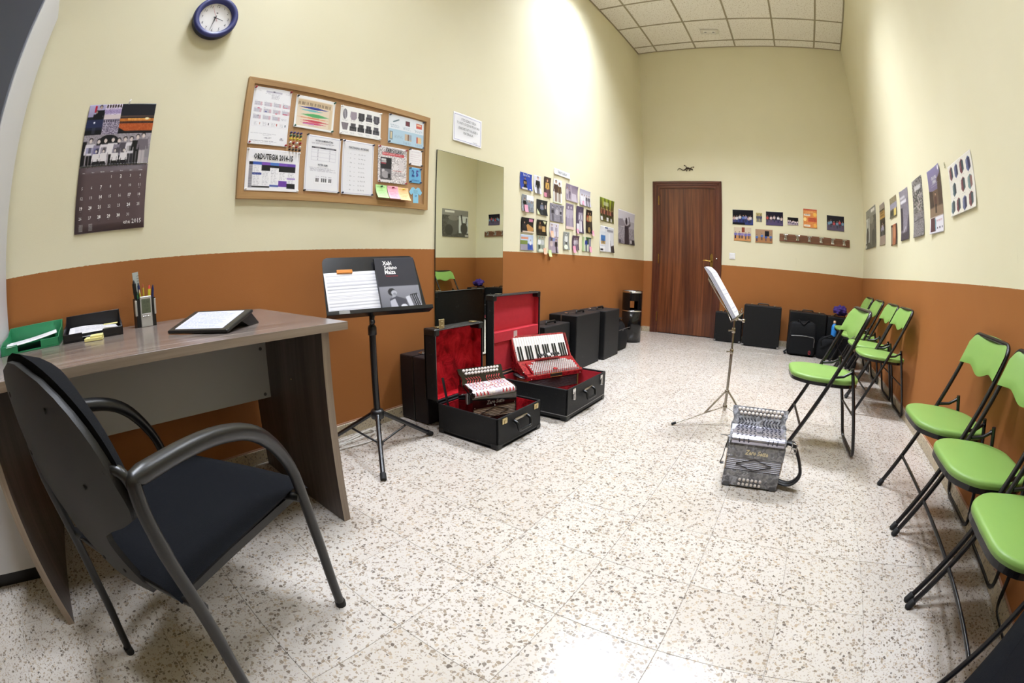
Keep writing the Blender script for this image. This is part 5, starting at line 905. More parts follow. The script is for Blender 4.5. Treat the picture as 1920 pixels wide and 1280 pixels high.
# ------------------------------------------------------------------ armchair at the desk
def armchair(M, label):
    T = thing('armchair', label, 'chair', M); SW = 0.245
    prof = [(0.111, 0.0), (0.10, 0.11), (0.09, 0.22), (0.066, 0.37), (0.041, 0.479), (0.003, 0.541), (-0.044, 0.592), (-0.099, 0.625), (-0.182, 0.648), (-0.268, 0.655), (-0.350, 0.655), (-0.384, 0.655), (-0.388, 0.651), (-0.3875, 0.61), (-0.375, 0.52), (-0.358, 0.42), (-0.350, 0.32), (-0.355, 0.16), (-0.383, 0.0)]
    prof = [tuple(p) for p in rounded([(a, 0, b) for a, b in prof], 0.05, 3)]; RA = [0.0135 + 0.0032*max(0.0, min(1.0, (p[2]-0.50)/0.10))*(1 if p[0] > -0.38 else 0.0) for p in prof]
    for s in (-1, 1):
        m = MB(); m.tube([(p[0], s*SW, p[2]) for p in prof], RA, 14, flat=1.0); m.build('side_frame', M_FRAME, T)
        pass
        for f in (0.111, -0.383): m = MB(); m.lathe([(0.0155, 0.0), (0.016, 0.018), (0.0135, 0.022)], 12, 0, Tr(f, s*SW, 0)); m.disc(0.0155, 0.0, 12, 0, Tr(f, s*SW, 0), up=False); m.build('foot_cap', M_RUBBER, T)
    for f, z in ((0.045, 0.405), (-0.345, 0.385)): m = MB(); m.tube([(f, -SW, z), (f, SW, z)], 0.011, 8); m.build('cross_tube', M_FRAME, T)
    # seat: rounded trapezoid cushion with a dropped front edge
    def seat(u, v, top):
        a = 2*u-1; f = 0.115 - 0.475*v; hw = 0.228 - 0.03*v; y = a*hw; c = max(0.0, abs(a)-0.72)/0.28; e = max(0.0, 0.16-v)/0.16; r = max(0.0, v-0.9)/0.1
        z = 0.447 - 0.022*(1-math.cos(c*math.pi/2)) - 0.035*e*e - 0.02*r*r + 0.014*math.sin(math.pi*v)*-1*(1-a*a) - 0.02*v
        if not top: z = 0.398 - 0.02*v + 0.012*abs(a)
        return (f + 0.02*(1-a*a)*(1-v), y, z)
    m = MB(); nu, nv = 16, 16; m.grid(lambda u, v: seat(u, v, True), nu, nv)
    edge = [(i/nu, 0) for i in range(nu+1)] + [(1, j/nv) for j in range(1, nv+1)] + [(i/nu, 1) for i in range(nu-1, -1, -1)] + [(0, j/nv) for j in range(nv-1, 0, -1)]
    E1 = [seat(u, v, True) for u, v in edge]; E2 = [((seat(u, v, True)[0]-(-0.12))*0.97-0.12, seat(u, v, True)[1]*0.95, seat(u, v, False)[2]) for u, v in edge]; n = len(edge)
    m.add(E1+E2, [(i, n+i, n+(i+1) % n, (i+1) % n) for i in range(n)], 0, None, True); m.add(E2, [tuple(range(n))], 0); m.build('seat', M_FABRIC, T)
    m = MB(); m.prism([(0.085, -0.205), (0.085, 0.205), (-0.33, 0.185), (-0.33, -0.185)], 0.372, 0.392); m.build('seat_pan', M_SHELL, T)
    # backrest: plastic shell behind an upholstered pad, both bowed
    def outline(t):   # half width for height parameter t 0 bottom .. 1 top
        if t < 0.33: return 0.078 + 0.03*t
        if t < 0.53: return 0.088 + 0.137*(0.5-0.5*math.cos((t-0.33)/0.20*math.pi))
        if t < 0.62: return 0.225 + 0.003*math.sin((t-0.53)/0.09*math.pi)
        return 0.225*math.sqrt(max(0.0, 1-((t-0.62)/0.38)**2.4))
    def back(u, v, off, sc_=1.0, lo=0.0):
        t = lo + (1-lo)*v; a = 2*u-1; hw = max(0.012, outline(min(t, 0.998))*sc_); y = a*hw; z = 0.350 + (0.470 if sc_ < 1.01 else 0.482)*t; f = -0.352 - 0.116*t - 0.012*math.sin(math.pi*t) + 0.03*(a*a)*(hw/0.22)**2 + 0.03*max(0, 0.25-t)
        return (f + off, y, z)
    def slab(o0, o1, sc0, sc1, lo):
        m = MB(); nu, nv = 14, 22
        m.grid(lambda u, v: back(1-u, v, o0, sc0, lo), nu, nv); m.grid(lambda u, v: back(u, v, o1, sc1, lo), nu, nv)
        ed = [(i/nu, 0) for i in range(nu+1)] + [(1, j/nv) for j in range(1, nv+1)] + [(i/nu, 1) for i in range(nu-1, -1, -1)] + [(0, j/nv) for j in range(nv-1, 0, -1)]
        A = [back(u, v, o0, sc0, lo) for u, v in ed]; B = [back(u, v, o1, sc1, lo) for u, v in ed]; n = len(ed)
        m.add(A+B, [(i, (i+1) % n, n+(i+1) % n, n+i) for i in range(n)], 0, None, True); return m
    S = slab(-0.006, 0.008, 1.0, 1.0, 0.0).build('back_shell', M_SHELL, T)
    for u, v in ((0.2, 0.86), (0.8, 0.86), (0.2, 0.60), (0.8, 0.60), (0.25, 0.12), (0.75, 0.12)): m = MB(); p = back(u, v, -0.0065); m.lathe([(0.005, 0.0), (0.005, 0.0015), (0.0, 0.0015)], 10, 0, Tr(*p) @ Ry(-90)); m.build('screw_recess', M_RUBBER, S)
    m = MB(); nu, nv = 18, 24; th_ = lambda u, v: 0.009 + 0.048*(min(1.0, 7*min(u, 1-u))**0.5)*(min(1.0, 8*v, 9*(1-v))**0.5)
    m.grid(lambda u, v: back(u, v, th_(u, v), 1.03, 0.50), nu, nv); m.grid(lambda u, v: back(1-u, v, 0.0085, 1.03, 0.50), nu, nv); m.build('back_pad', M_FABRIC, T)
    for s in (-1, 1): m = MB(); m.tube(rounded([(-0.384, s*(SW-0.004), 0.625), (-0.396, s*(SW-0.010), 0.668), (-0.408, s*(SW-0.035), 0.672), (-0.414, s*(SW-0.040), 0.670)], 0.015, 3), 0.0095, 10); m.build('back_bracket', M_FRAME, T)
    return T
armchair(Tr(0.928, 0.201, 0) @ Rz(121.24), 'black armchair with a dark upholstered seat drawn up to the desk')
# ------------------------------------------------------------------ green folding chairs
def folding_chair(M, label):
    T = thing('folding_chair', label, 'chair', M, 'green folding chairs'); W = 0.212
    fr = [(0.222, W, 0.012), (-0.02, W-0.002, 0.475), (-0.132, W-0.006, 0.690), (-0.178, W-0.010, 0.778), (-0.178, -(W-0.010), 0.778), (-0.132, -(W-0.006), 0.690), (-0.02, -(W-0.002), 0.475), (0.222, -W, 0.012)]
    m = MB(); m.tube(rounded(fr, [0, 0.02, 0.02, 0.065, 0.065, 0.02, 0.02, 0], 6), 0.0112, 10); m.build('front_frame', M_BLKMET, T)
    wr = 0.182; m = MB(); m.tube(rounded([(-0.108, wr, 0.488), (-0.150, wr, 0.30), (-0.218, wr, 0.0125), (-0.218, -wr, 0.0125), (-0.150, -wr, 0.30), (-0.108, -wr, 0.488)], [0, 0.05, 0.055, 0.055, 0.05, 0], 6), 0.0105, 10); m.build('rear_legs', M_BLKMET, T)
    m = MB(); m.tube([(0.143, -W, 0.163), (0.143, W, 0.163)], 0.0075, 8); m.build('crossbar', M_BLKMET, T)
    m = MB(); m.tube([(-0.165, -wr, 0.235), (-0.165, wr, 0.235)], 0.006, 8); m.build('crossbar', M_BLKMET, T)
    for s in (-1, 1):
        m = MB(); m.tube([(-0.004, s*0.199, 0.436), (-0.060, s*0.192, 0.444), (-0.108, s*0.186, 0.470)], 0.0075, 8); m.lathe([(0.008, -0.012), (0.008, 0.012)], 8, 0, Tr(-0.106, s*0.19, 0.466) @ Rx(90)); m.build('hinge_link', M_BLKMET, T)
        m = MB(); m.lathe([(0.0145, 0.0), (0.0145, 0.03), (0.0112, 0.034)], 10, 0, Tr(0.229, s*W, 0.0) @ Ry(-27.5)); m.disc(0.0145, 0.0, 10, 0, Tr(0.229, s*W, 0.0) @ Ry(-27.5), up=False); m.build('foot_cap', M_RUBBER, T)
    oc = rounded([(0.245, 0.0, 0), (0.240, 0.13, 0), (0.150, 0.199, 0), (-0.06, 0.199, 0), (-0.165, 0.125, 0), (-0.172, 0.0, 0), (-0.165, -0.125, 0), (-0.06, -0.199, 0), (0.150, -0.199, 0), (0.240, -0.13, 0), (0.245, 0.0, 0)], 0.05, 4)[:-1]
    P = [(p.x, p.y) for p in oc]
    m = MB(); m.pad(P, 0.398, 0.426, 0.013, 0.004, 0, Matrix.Translation((0, 0, 0)) @ Ry(-1.5)); m.build('seat', M_GREEN, T)
    m = MB(); m.prism([(x*0.985, y*0.985) for x, y in P], 0.383, 0.402, 0, Ry(-1.5)); m.build('seat_pan', M_BLKMET, T)
    def bk(u, v, o):
        a = 2*u-1; y = a*(W-0.001); zb = 0.648 - 0.030*max(0.0, math.cos(a*math.pi/1.15))**1.5 if abs(a) < 0.575 else 0.648 - 0.008*((abs(a)-0.575)/0.425)
        zt = 0.789 - 0.006*a*a - (0.045*((abs(a)-0.72)/0.28)**2.2 if abs(a) > 0.72 else 0); z = zb + (zt-zb)*v; f = 0.222 - (z-0.012)*0.522 + 0.0145 - 0.030*(1-a*a) + o
        return (f, y, z)
    m = MB(); nu, nv = 22, 8; r = lambda u, v: 0.010*min(1.0, 6*min(u, 1-u), 5*min(v, 1-v))**0.5
    m.grid(lambda u, v: bk(u, v, 0.004 + r(u, v)), nu, nv); S = m.build('backrest', M_GREEN, T)
    m = MB(); m.grid(lambda u, v: bk(1-u, v, -0.004), nu, nv)
    ed = [(i/nu, 0) for i in range(nu+1)] + [(1, j/nv) for j in range(1, nv+1)] + [(i/nu, 1) for i in range(nu-1, -1, -1)] + [(0, j/nv) for j in range(nv-1, 0, -1)]; n = len(ed)
    m.add([bk(u, v, 0.004) for u, v in ed] + [bk(u, v, -0.004) for u, v in ed], [(i, n+i, n+(i+1) % n, (i+1) % n) for i in range(n)], 0, None, True); m.build('backrest_shell', M_BLKMET, T)
    return T
def place(x, y, a): return Tr(x, y, 0) @ Rz(a)
FC = folding_chair(place(2.287, 2.520, 184.0), 'green folding chair standing alone by the grey accordion, facing the far music stand')
for x, y, a, lab in ((2.872, 1.865, 180.0, 'green folding chair standing at the front of the near row along the right wall'),
                     (2.872, 1.392, 180.0, 'green folding chair in the near row, partly cut by the frame edge, between two others'),
                     (2.872, 0.930, 180.0, 'green folding chair with only its seat and legs visible at the lower right'),
                     (2.872, 3.490, 180.0, 'green folding chair at the near end of the far row along the right wall'),
                     (2.876, 3.960, 180.0, 'green folding chair second from the near end of the far row'),
                     (2.880, 4.570, 180.0, 'green folding chair third from the near end of the far row'),
                     (2.884, 5.120, 180.0, 'green folding chair deepest in the far right corner, next to the bags')):
    dup(FC, place(x, y, a), lab)
# ------------------------------------------------------------------ black orchestral music stand
PB = Vector((0.313, 1.208, 0))
T = thing('music_stand', 'black orchestral music stand with a wide tilted desk plate beside the desk', 'music stand', Tr(PB.x, PB.y, 0))
m = MB(); m.tube([(0, 0, 0.165), (0, 0, 0.60)], 0.0165, 14); m.build('lower_pole', M_BLKMET, T)
m = MB(); m.tube([(0, 0, 0.55), (0, 0, 0.685)], 0.0125, 12); m.build('upper_pole', M_BLKMET, T)
m = MB(); m.lathe([(0.0165, 0.585), (0.021, 0.587), (0.021, 0.622), (0.0165, 0.632), (0.0125, 0.634)], 16); m.build('collar', M_BLACK, T)
m = MB(); m.tube([(0.01, -0.01, 0.655), (0.045, -0.03, 0.655)], 0.006, 8); m.lathe([(0.0, 0.012), (0.011, 0.010), (0.011, -0.008), (0.0, -0.010)], 10, 0, Tr(0.045, -0.03, 0.655) @ Rx(90)); m.build('clamp_knob', M_BLACK, T)
m = MB(); m.lathe([(0.0165, 0.175), (0.032, 0.180), (0.034, 0.212), (0.028, 0.222), (0.0165, 0.225)], 18); m.build('hub', M_BLACK, T)
for fx, fy in ((0.252, -0.188), (0.038, 0.315), (-0.290, -0.124)):
    d = Vector((fx, fy, 0)).normalized(); m = MB(); a = d*0.03 + Vector((0, 0, 0.198)); b = Vector((fx, fy, 0.013)); m.tube([a, b], 0.0115, 10); L_ = m.build('leg', M_BLKMET, T)
    m = MB(); m.tube([a*0.06+b*0.94, b + (b-a).normalized()*0.012], [0.0145, 0.0145], 10); m.build('rubber_foot', M_RUBBER, L_)
    p = a*0.5 + b*0.5; m = MB(); m.tube([p, Vector((0, 0, 0.045)) + d*0.012], 0.0055, 6); m.build('brace', M_BLKMET, T)
m = MB(); m.lathe([(0.0, 0.032), (0.018, 0.034), (0.018, 0.052), (0.0, 0.054)], 12); m.tube([(0, 0, 0.05), (0, 0, 0.18)], 0.008, 8); m.build('lower_hub', M_BLACK, T)
A = Vector((0.263, 0.99, 0.681)); e1 = Vector((0.3255, 0.9455, 0)); bkd = Vector((-0.9455, 0.3255, 0)); th = math.radians(26); e2 = bkd*math.sin(th) + Vector((0, 0, 1))*math.cos(th); nn = e1.cross(e2)
MD = Tr(-PB.x, -PB.y, 0) @ frame(A, e1, e2, nn); MDW = frame(A, e1, e2, nn); W = 0.504
m = MB(); P2 = rounded([(0.002, 0.0, 0), (W-0.002, 0.0, 0), (W-0.024, 0.300, 0), (0.010, 0.300, 0), (0.002, 0.0, 0)], [0, 0.001, 0.03, 0.03, 0], 5)[:-1]
m.prism([(p.x, p.y) for p in P2], -0.003, 0.0); m.build('desk_plate', M_BLKMET, T, MD)
m = MB(); m.b2((-0.006, -0.003, -0.003), (W+0.008, 0.0, 0.050), bev=0.001); m.b2((-0.006, -0.003, 0.047), (W+0.008, 0.016, 0.050), bev=0.001); S = m.build('lip_tray', M_BLKMET, T, MD)
m = MB(); m.box((0.075, 0.0065, 0.0506), (0.05, 0.014, 0.0006)); m.build('metal_label', M_STEEL, S)
m = MB(); m.tube([tuple(MD.inverted() @ Vector((0, 0, 0.66)))] + [(W/2, 0.07, -0.022), (W/2, 0.16, -0.012)], 0.012, 8); m.box((W/2, 0.15, -0.006), (0.09, 0.11, 0.006)); m.build('desk_bracket', M_BLACK, T, MD)
# sheet of lined paper, book and an orange clip on it
cv = Cv(80, 74, 'f0eff3')
for q in range(12): y = 0.07 + 0.078*q; [cv.rect(0.03, y+0.010*k_, 0.97, y+0.010*k_+0.004, '8a8a94', 0.75) for k_ in range(4)]
S = sheet('music_paper', MDW @ Tr(0.150, 0.113, 0.004), 0.278, 0.215, cv, 'ruled music paper standing open on the black music stand', 'sheet music', 1.0, None, M_PRINT, lambda u, v: 0.001 + 0.004*math.sin(math.pi*v))
m = MB(); m.box((0, 0, 0.006), (0.078, 0.020, 0.008), 0, None, 0.0095, 4); m.box((0, -0.004, 0.001), (0.05, 0.03, 0.003)); S = m.build('page_clip', mat('orange_plastic', 'd98a3c', 0.3), None, MDW @ Tr(0.112, 0.222, 0.002) @ Rz(-1)); tag(S, 'orange plastic page clip on top of the ruled music paper', 'clip')
T = thing('music_book', 'dark grey music book with white title and photograph of a player on the stand', 'book', MDW @ Tr(0.366, 0.142, 0.0115) @ Rz(0.5)); w_, h_ = 0.205, 0.272
m = MB(); m.box((0, 0, 0.007), (w_-0.004, h_-0.004, 0.009)); m.build('pages', M_PAPER, T)
m = MB(); m.box((0, 0, 0.0015), (w_, h_, 0.002)); m.box((-w_/2, 0, 0.007), (0.002, h_, 0.012)); m.build('back_cover', mat('book_cover_dark', '2a2a2d', 0.4), T)
cv = Cv(70, 92, '3a3a40'); cv.rect(0, 0.55, 1, 1, '8a8a92'); cv.grad('8e8e96', '6a6a72', 0.55, 1.0); cv.ell(0.30, 0.655, 0.095, 0.07, '2a2a2e'); cv.ell(0.35, 0.675, 0.07, 0.05, 'b4b4bc'); cv.ell(0.36, 0.70, 0.04, 0.03, '8a8a92'); cv.poly([(0.3, 0.70), (0.38, 0.72), (0.36, 0.80), (0.28, 0.79)], 'a4a4ac'); cv.poly([(0.22, 0.78), (0.4, 0.74), (0.62, 0.80), (0.66, 1), (0.2, 1)], '4c4c54'); cv.poly([(0.22, 0.82), (0.35, 0.78), (0.42, 0.98), (0.22, 1)], 'b8b8c2'); cv.ell(0.55, 0.93, 0.08, 0.04, 'd8d8e0')
cv.poly([(0.62, 0.76), (0.72, 0.74), (0.80, 0.98), (0.70, 1)], 'c8c8d0'); cv.poly([(0.74, 0.72), (0.92, 0.70), (0.98, 0.92), (0.82, 0.95)], '26262a'); [cv.line((0.77+0.05*q, 0.73), (0.83+0.05*q, 0.93), 0.014, 'b5b5be') for q in range(4)]
o = sheet('front_cover', Tr(0, 0, 0.0125), w_, h_, cv, None, None, parent=T, m=M_GLOSSPRINT)
letters(o, [('Xabi', -0.040, 0.108, 0.030, 3, 0.82, 'CENTER', 0.0008), ('Solano', -0.026, 0.084, 0.030, 3, 0.82, 'CENTER', 0.0008), ('Maiza', -0.032, 0.060, 0.030, 3, 0.82, 'CENTER', 0.0008), ('Trikitixa Liburua', -0.026, 0.040, 0.011, 2, 0.85)], z=0.0008)
# white cable on the floor
pts = [(0.10, 0.95, 0.006), (0.095, 1.15, 0.006), (0.06, 1.30, 0.006), (0.08, 1.38, 0.006), (0.15, 1.36, 0.006), (0.19, 1.25, 0.006), (0.16, 1.10, 0.006), (0.14, 0.92, 0.006), (0.14, 0.80, 0.006)]
m = MB(); m.tube(rounded(pts, 0.09, 6), 0.0038, 8); m.tube(rounded([(0.06, 0.80, 0.006), (0.085, 0.98, 0.013), (0.075, 1.20, 0.013), (0.06, 1.34, 0.013), (0.12, 1.33, 0.013), (0.125, 1.15, 0.013), (0.11, 0.95, 0.013), (0.09, 0.80, 0.006)], 0.08, 6), 0.0038, 8)
S = m.build('power_cable', mat('white_cable', 'd8d5cf', 0.45), None); tag(S, 'white cable lying in loops on the floor behind the black music stand', 'cable')
# ------------------------------------------------------------------ chrome folding music stand and its book
CB = Vector((1.688, 2.65, 0)); T = thing('music_stand', 'thin chrome folding music stand holding a thick white book', 'music stand', Tr(CB.x, CB.y, 0))
m = MB(); m.tube([(0, 0, 0.075), (0, 0, 0.45)], 0.0085, 12); m.build('lower_pole', M_NICKEL, T)
m = MB(); m.tube([(0, 0, 0.43), (0, 0, 0.64)], 0.0062, 12); m.build('upper_pole', M_NICKEL, T)
for z in (0.445, 0.572):
    m = MB(); m.lathe([(0.0085, z-0.016), (0.0115, z-0.012), (0.0115, z+0.012), (0.0085, z+0.016)], 12); m.tube([(0.0, -0.010, z), (-0.014, -0.018, z), (-0.030, -0.02, z-0.002)], [0.004, 0.004, 0.006], 8); m.build('clamp_knob', M_NICKEL, T)
for z in (0.10, 0.195): m = MB(); m.lathe([(0.0085, z-0.012), (0.014, z-0.009), (0.014, z+0.009), (0.0085, z+0.012)], 12); m.build('collar', M_NICKEL, T)
for fx, fy in ((-0.278, -0.211), (0.322, -0.135), (-0.044, 0.346)):
    d = Vector((fx, fy, 0)); a = d*0.05 + Vector((0, 0, 0.10)); b = d + Vector((0, 0, 0.011)); sd = Vector((-d.y, d.x, 0)).normalized()*0.004
    m = MB(); m.tube([a, b], 0.0055, 6, flat=0.7); L_ = m.build('leg', M_NICKEL, T)
    m = MB(); m.tube([a*0.05+b*0.95, b+(b-a).normalized()*0.010], 0.0085, 8); m.build('rubber_foot', M_RUBBER, L_)
    p = a*0.62 + b*0.38
    for s in (-1, 1): m = MB(); m.tube([p + sd*s, d*0.04 + Vector((0, 0, 0.195)) + sd*s], 0.0035, 6); m.build('brace', M_NICKEL, T)
tb = Vector((0.552, 0, -0.834)); ub = -tb; yb = Vector((0, 1, 0))      # slope of the book rest, facing the lone chair
# local axes of the rest: right as the player sees it (-y .. +y), up the slope, normal towards the player
MR = frame((0.010, 0, 0.655), yb, ub, yb.cross(ub)); MRW = Tr(CB.x, CB.y, 0) @ MR
m = MB(); Bt = lambda pts, r=0.003: m.tube(pts, r, 6)
for s in (-1, 1): Bt([(0, -0.01, -0.02), (s*0.13, 0.11, -0.02), (s*0.15, 0.26, -0.02)]); Bt([(s*0.15, 0.0, -0.02), (0.0, 0.13, -0.022), (-s*0.10, 0.27, -0.022)]); Bt([(s*0.15, 0.26, -0.02), (s*0.06, 0.28, -0.02)])
Bt([(-0.17, -0.006, -0.018), (0.17, -0.006, -0.018)], 0.0045)
for s in (-1, 1): Bt([(s*0.12, -0.006, -0.018), (s*0.12, -0.006, 0.036), (s*0.12, 0.025, 0.042)]); Bt([(s*0.05, -0.006, -0.018), (s*0.05, -0.006, 0.036), (s*0.05, 0.020, 0.042)])
m.build('book_rest', M_NICKEL, T, MR)
m = MB(); m.lathe([(0.0, 0.02), (0.012, 0.018), (0.012, -0.018), (0.0, -0.02)], 10, 0, Tr(0.012, 0, 0.642) @ Rx(90)); m.tube([(0, 0, 0.642), (0.055, -0.01, 0.636)], 0.005, 8); m.lathe([(0, 0.01), (0.011, 0.008), (0.011, -0.008), (0, -0.01)], 8, 0, Tr(0.058, -0.01, 0.636) @ Ry(90)); m.build('tilt_joint', M_NICKEL, T)
T = thing('music_book', 'thick white book of sheet music leaning on the chrome music stand', 'book', MRW @ Tr(0, 0, -0.012)); wk, hk = 0.225, 0.335
m = MB(); m.b2((-wk/2, 0.0, -0.002), (wk/2, hk+0.006, 0.0)); m.build('back_cover', mat('book_back_dark', '1e1e24', 0.45), T)
def page(u, v, z): return ((u-0.5)*wk, v*hk, z - 0.014*max(0, (v-0.86)/0.14)**1.5*(z/0.024) + 0.004*math.sin(math.pi*u)*(z/0.024))
for q in range(5):
    z0, z1 = 0.0005+0.0046*q, 0.0042+0.0046*q; m = MB(); m.grid(lambda u, v: page(u, v, z1), 8, 14); n1 = 8; E = [(i/8, 0) for i in range(9)] + [(1, j/14) for j in range(1, 15)] + [(i/8, 1) for i in range(7, -1, -1)] + [(0, j/14) for j in range(13, 0, -1)]; n = len(E)
    m.add([page(u, v, z1) for u, v in E] + [page(u, v, z0) for u, v in E], [(i, n+i, n+(i+1) % n, (i+1) % n) for i in range(n)]); m.build('page_block', [M_PAPER, mat('page_edge_blue', 'c3c8ea', 0.6)][q % 2 and 1 or 0] if q < 4 else M_PAPER, T)
cv = Cv(48, 70, 'f0eff6')
for q in range(13): y = 0.06+0.07*q; [cv.rect(0.08, y+0.008*k_, 0.92, y+0.008*k_+0.003, 'b9b7c8', 0.8) for k_ in range(4)]; [cv.ell(0.12+0.08*k_, y+0.012+random.uniform(-0.012, 0.012), 0.016, 0.008, 'a19fb4') for k_ in range(10)]
me = sheet_mesh('top_page', wk, hk, cv, M_PRINT, lambda u, v: page(u, v, 0.0232)[2]); link('top_page', me, T, Tr(0, hk/2, 0.0))
# ------------------------------------------------------------------ instrument cases
def edge_case(name, label, x0, x1, y0, y1, h, M_, cat='case', handle=None, rot=0.0, lean=0.0, split=None, corners=True, group=None, latches=None, clampY=None):
    """closed upright case: box with a lid seam, bound edges, corner caps, latches and a handle on its top"""
    cx, cy = (x0+x1)/2, (y0+y1)/2; T = thing(name, label, cat, Tr(cx, cy, 0) @ Rz(rot), group); a, b = (x1-x0)/2, (y1-y0)/2
    axis = 0 if a < b else 1                                   # thin axis
    t = (2*a if axis == 0 else 2*b); s0 = (split if split is not None else 0.38)
    def part(lo, hi, nm):
        m = MB(); m.b2((lo, -b, 0.006) if axis == 0 else (-a, lo, 0.006), (hi, b, h) if axis == 0 else (a, hi, h), bev=0.008, seg=2); return m.build(nm, M_, T)
    sp = -t/2 + t*s0
    part(-t/2, sp-0.0015, 'lid'); part(sp+0.0015, t/2, 'body')
    m = MB()
    for z in (h-0.004, 0.010):
        m.b2((sp-0.004, -b-0.0015, z-0.004), (sp+0.004, b+0.0015, z+0.0055)) if axis == 0 else m.b2((-a-0.0015, sp-0.004, z-0.004), (a+0.0015, sp+0.004, z+0.0055))
    for s in (-1, 1): m.b2((sp-0.006, s*b-0.002, 0.006), (sp+0.006, s*b+0.002, h)) if axis == 0 else m.b2((s*a-0.0015, sp-0.004, 0.006), (s*a+0.0015, sp+0.004, h))
    m.build('seam_strip', M_STEEL if corners else M_TRIM, T)
    if corners:
        for i in (-1, 1):
            for j in (-1, 1):
                m = MB(); m.box((i*(a-0.014), j*(b-0.014), 0.016), (0.032, 0.032, 0.030), bev=0.006); m.build('corner_cap', M_STEEL if name == 'accordion_case' and M_ is M_LEATHER else M_TRIM, T)
    L = b if axis == 0 else a
    m = MB(); hl = 0.075; P = rounded([(0, -hl, h), (0, -hl*0.9, h+0.020), (0, hl*0.9, h+0.020), (0, hl, h)], 0.02, 4); P = [p if axis == 0 else Vector((p.y, p.x, p.z)) for p in P]; off = Vector((sp+t*0.2, 0, 0)) if axis == 0 else Vector((0, sp+t*0.2, 0))
    m.tube([p+off for p in P], 0.010, 8, flat=0.8); m.build('handle', M_TRIM, T)
    for s in (-1, 1):
        m = MB(); q = (sp, s*L*0.62, h+0.005) if axis == 0 else (s*L*0.62, sp, h+0.005); m.box(q, (0.036, 0.026, 0.010) if axis == 0 else (0.026, 0.036, 0.010), bev=0.003); m.box((q[0], q[1], q[2]+0.006), (0.022, 0.014, 0.006), bev=0.002); m.build('latch', M_CHROME, T)
    return T
edge_case('accordion_case', 'dark brown closed case behind the open velvet lined case, against the wall', 0.016, 0.243, 1.617, 2.02, 0.392, M_LEATHERB, corners=False, split=0.5)
edge_case('accordion_case', 'low black case with grey edges between the open red case and tall case', 0.03, 0.262, 2.83, 3.245, 0.425, M_CASEV, corners=False, split=0.5)
edge_case('accordion_case', 'tall black closed case with a pale edge strip in the middle of the row', 0.03, 0.306, 3.285, 3.775, 0.474, M_CASEV, corners=True, split=0.45)
edge_case('accordion_case', 'black closed case between the tall case and the soft bag', 0.05, 0.335, 3.835, 4.205, 0.472, M_CASEV, corners=True, split=0.3)
BYK = lambda x: backy(x) - 0.02
edge_case('accordion_case', 'smaller black case behind the chrome stand, closest to the brown door', 1.100, 1.468, 5.80, 5.97, 0.385, M_LEATHER, corners=True, split=0.5)
edge_case('accordion_case', 'worn square black case with two latches standing along the far wall', 1.494, 1.992, 5.70, 5.93, 0.520, M_LEATHER, corners=True, split=0.4, rot=1.4)
edge_case('accordion_case', 'black case standing behind the backpack along the far wall', 2.105, 2.600, 5.66, 5.93, 0.500, M_LEATHER, corners=False, split=0.4, rot=1.4)
edge_case('accordion_case', 'black case in the far right corner half hidden by green chairs', 2.612, 2.965, 5.62, 5.88, 0.490, M_LEATHER, corners=False, split=0.4, rot=1.4)
# specks of wear on the worn case
# ------------------------------------------------------------------ open cases
def velvet(name, c0, c1, sc_=9.0):
    m = mat(name, c0, 0.85, sheen=0.8, spec=0.1); N, L, b = nodes(m); tc = N.new('ShaderNodeTexCoord')
    n = tex(N, L, 'Noise', tc.outputs['Object'], Scale=sc_, Detail=5.0, Roughness=0.65, Distortion=1.4)
    L.new(ramp_n(N, L, n.outputs[0], [(0.36, hexc(c0)), (0.52, hexc(c1)), (0.7, hexc('d62a33'))]), b.inputs['Base Color']); bp = N.new('ShaderNodeBump'); bp.inputs['Strength'].default_value = 0.8; bp.inputs['Distance'].default_value = 0.012
    L.new(n.outputs[0], bp.inputs['Height']); L.new(bp.outputs[0], b.inputs['Normal']); return m
M_VEL = velvet('crushed_red_velvet', '7a0c14', 'b81824'); M_FELT = mat('red_felt', 'bb2735', 0.9, noise=0.1, nscale=40.0, sheen=0.4)
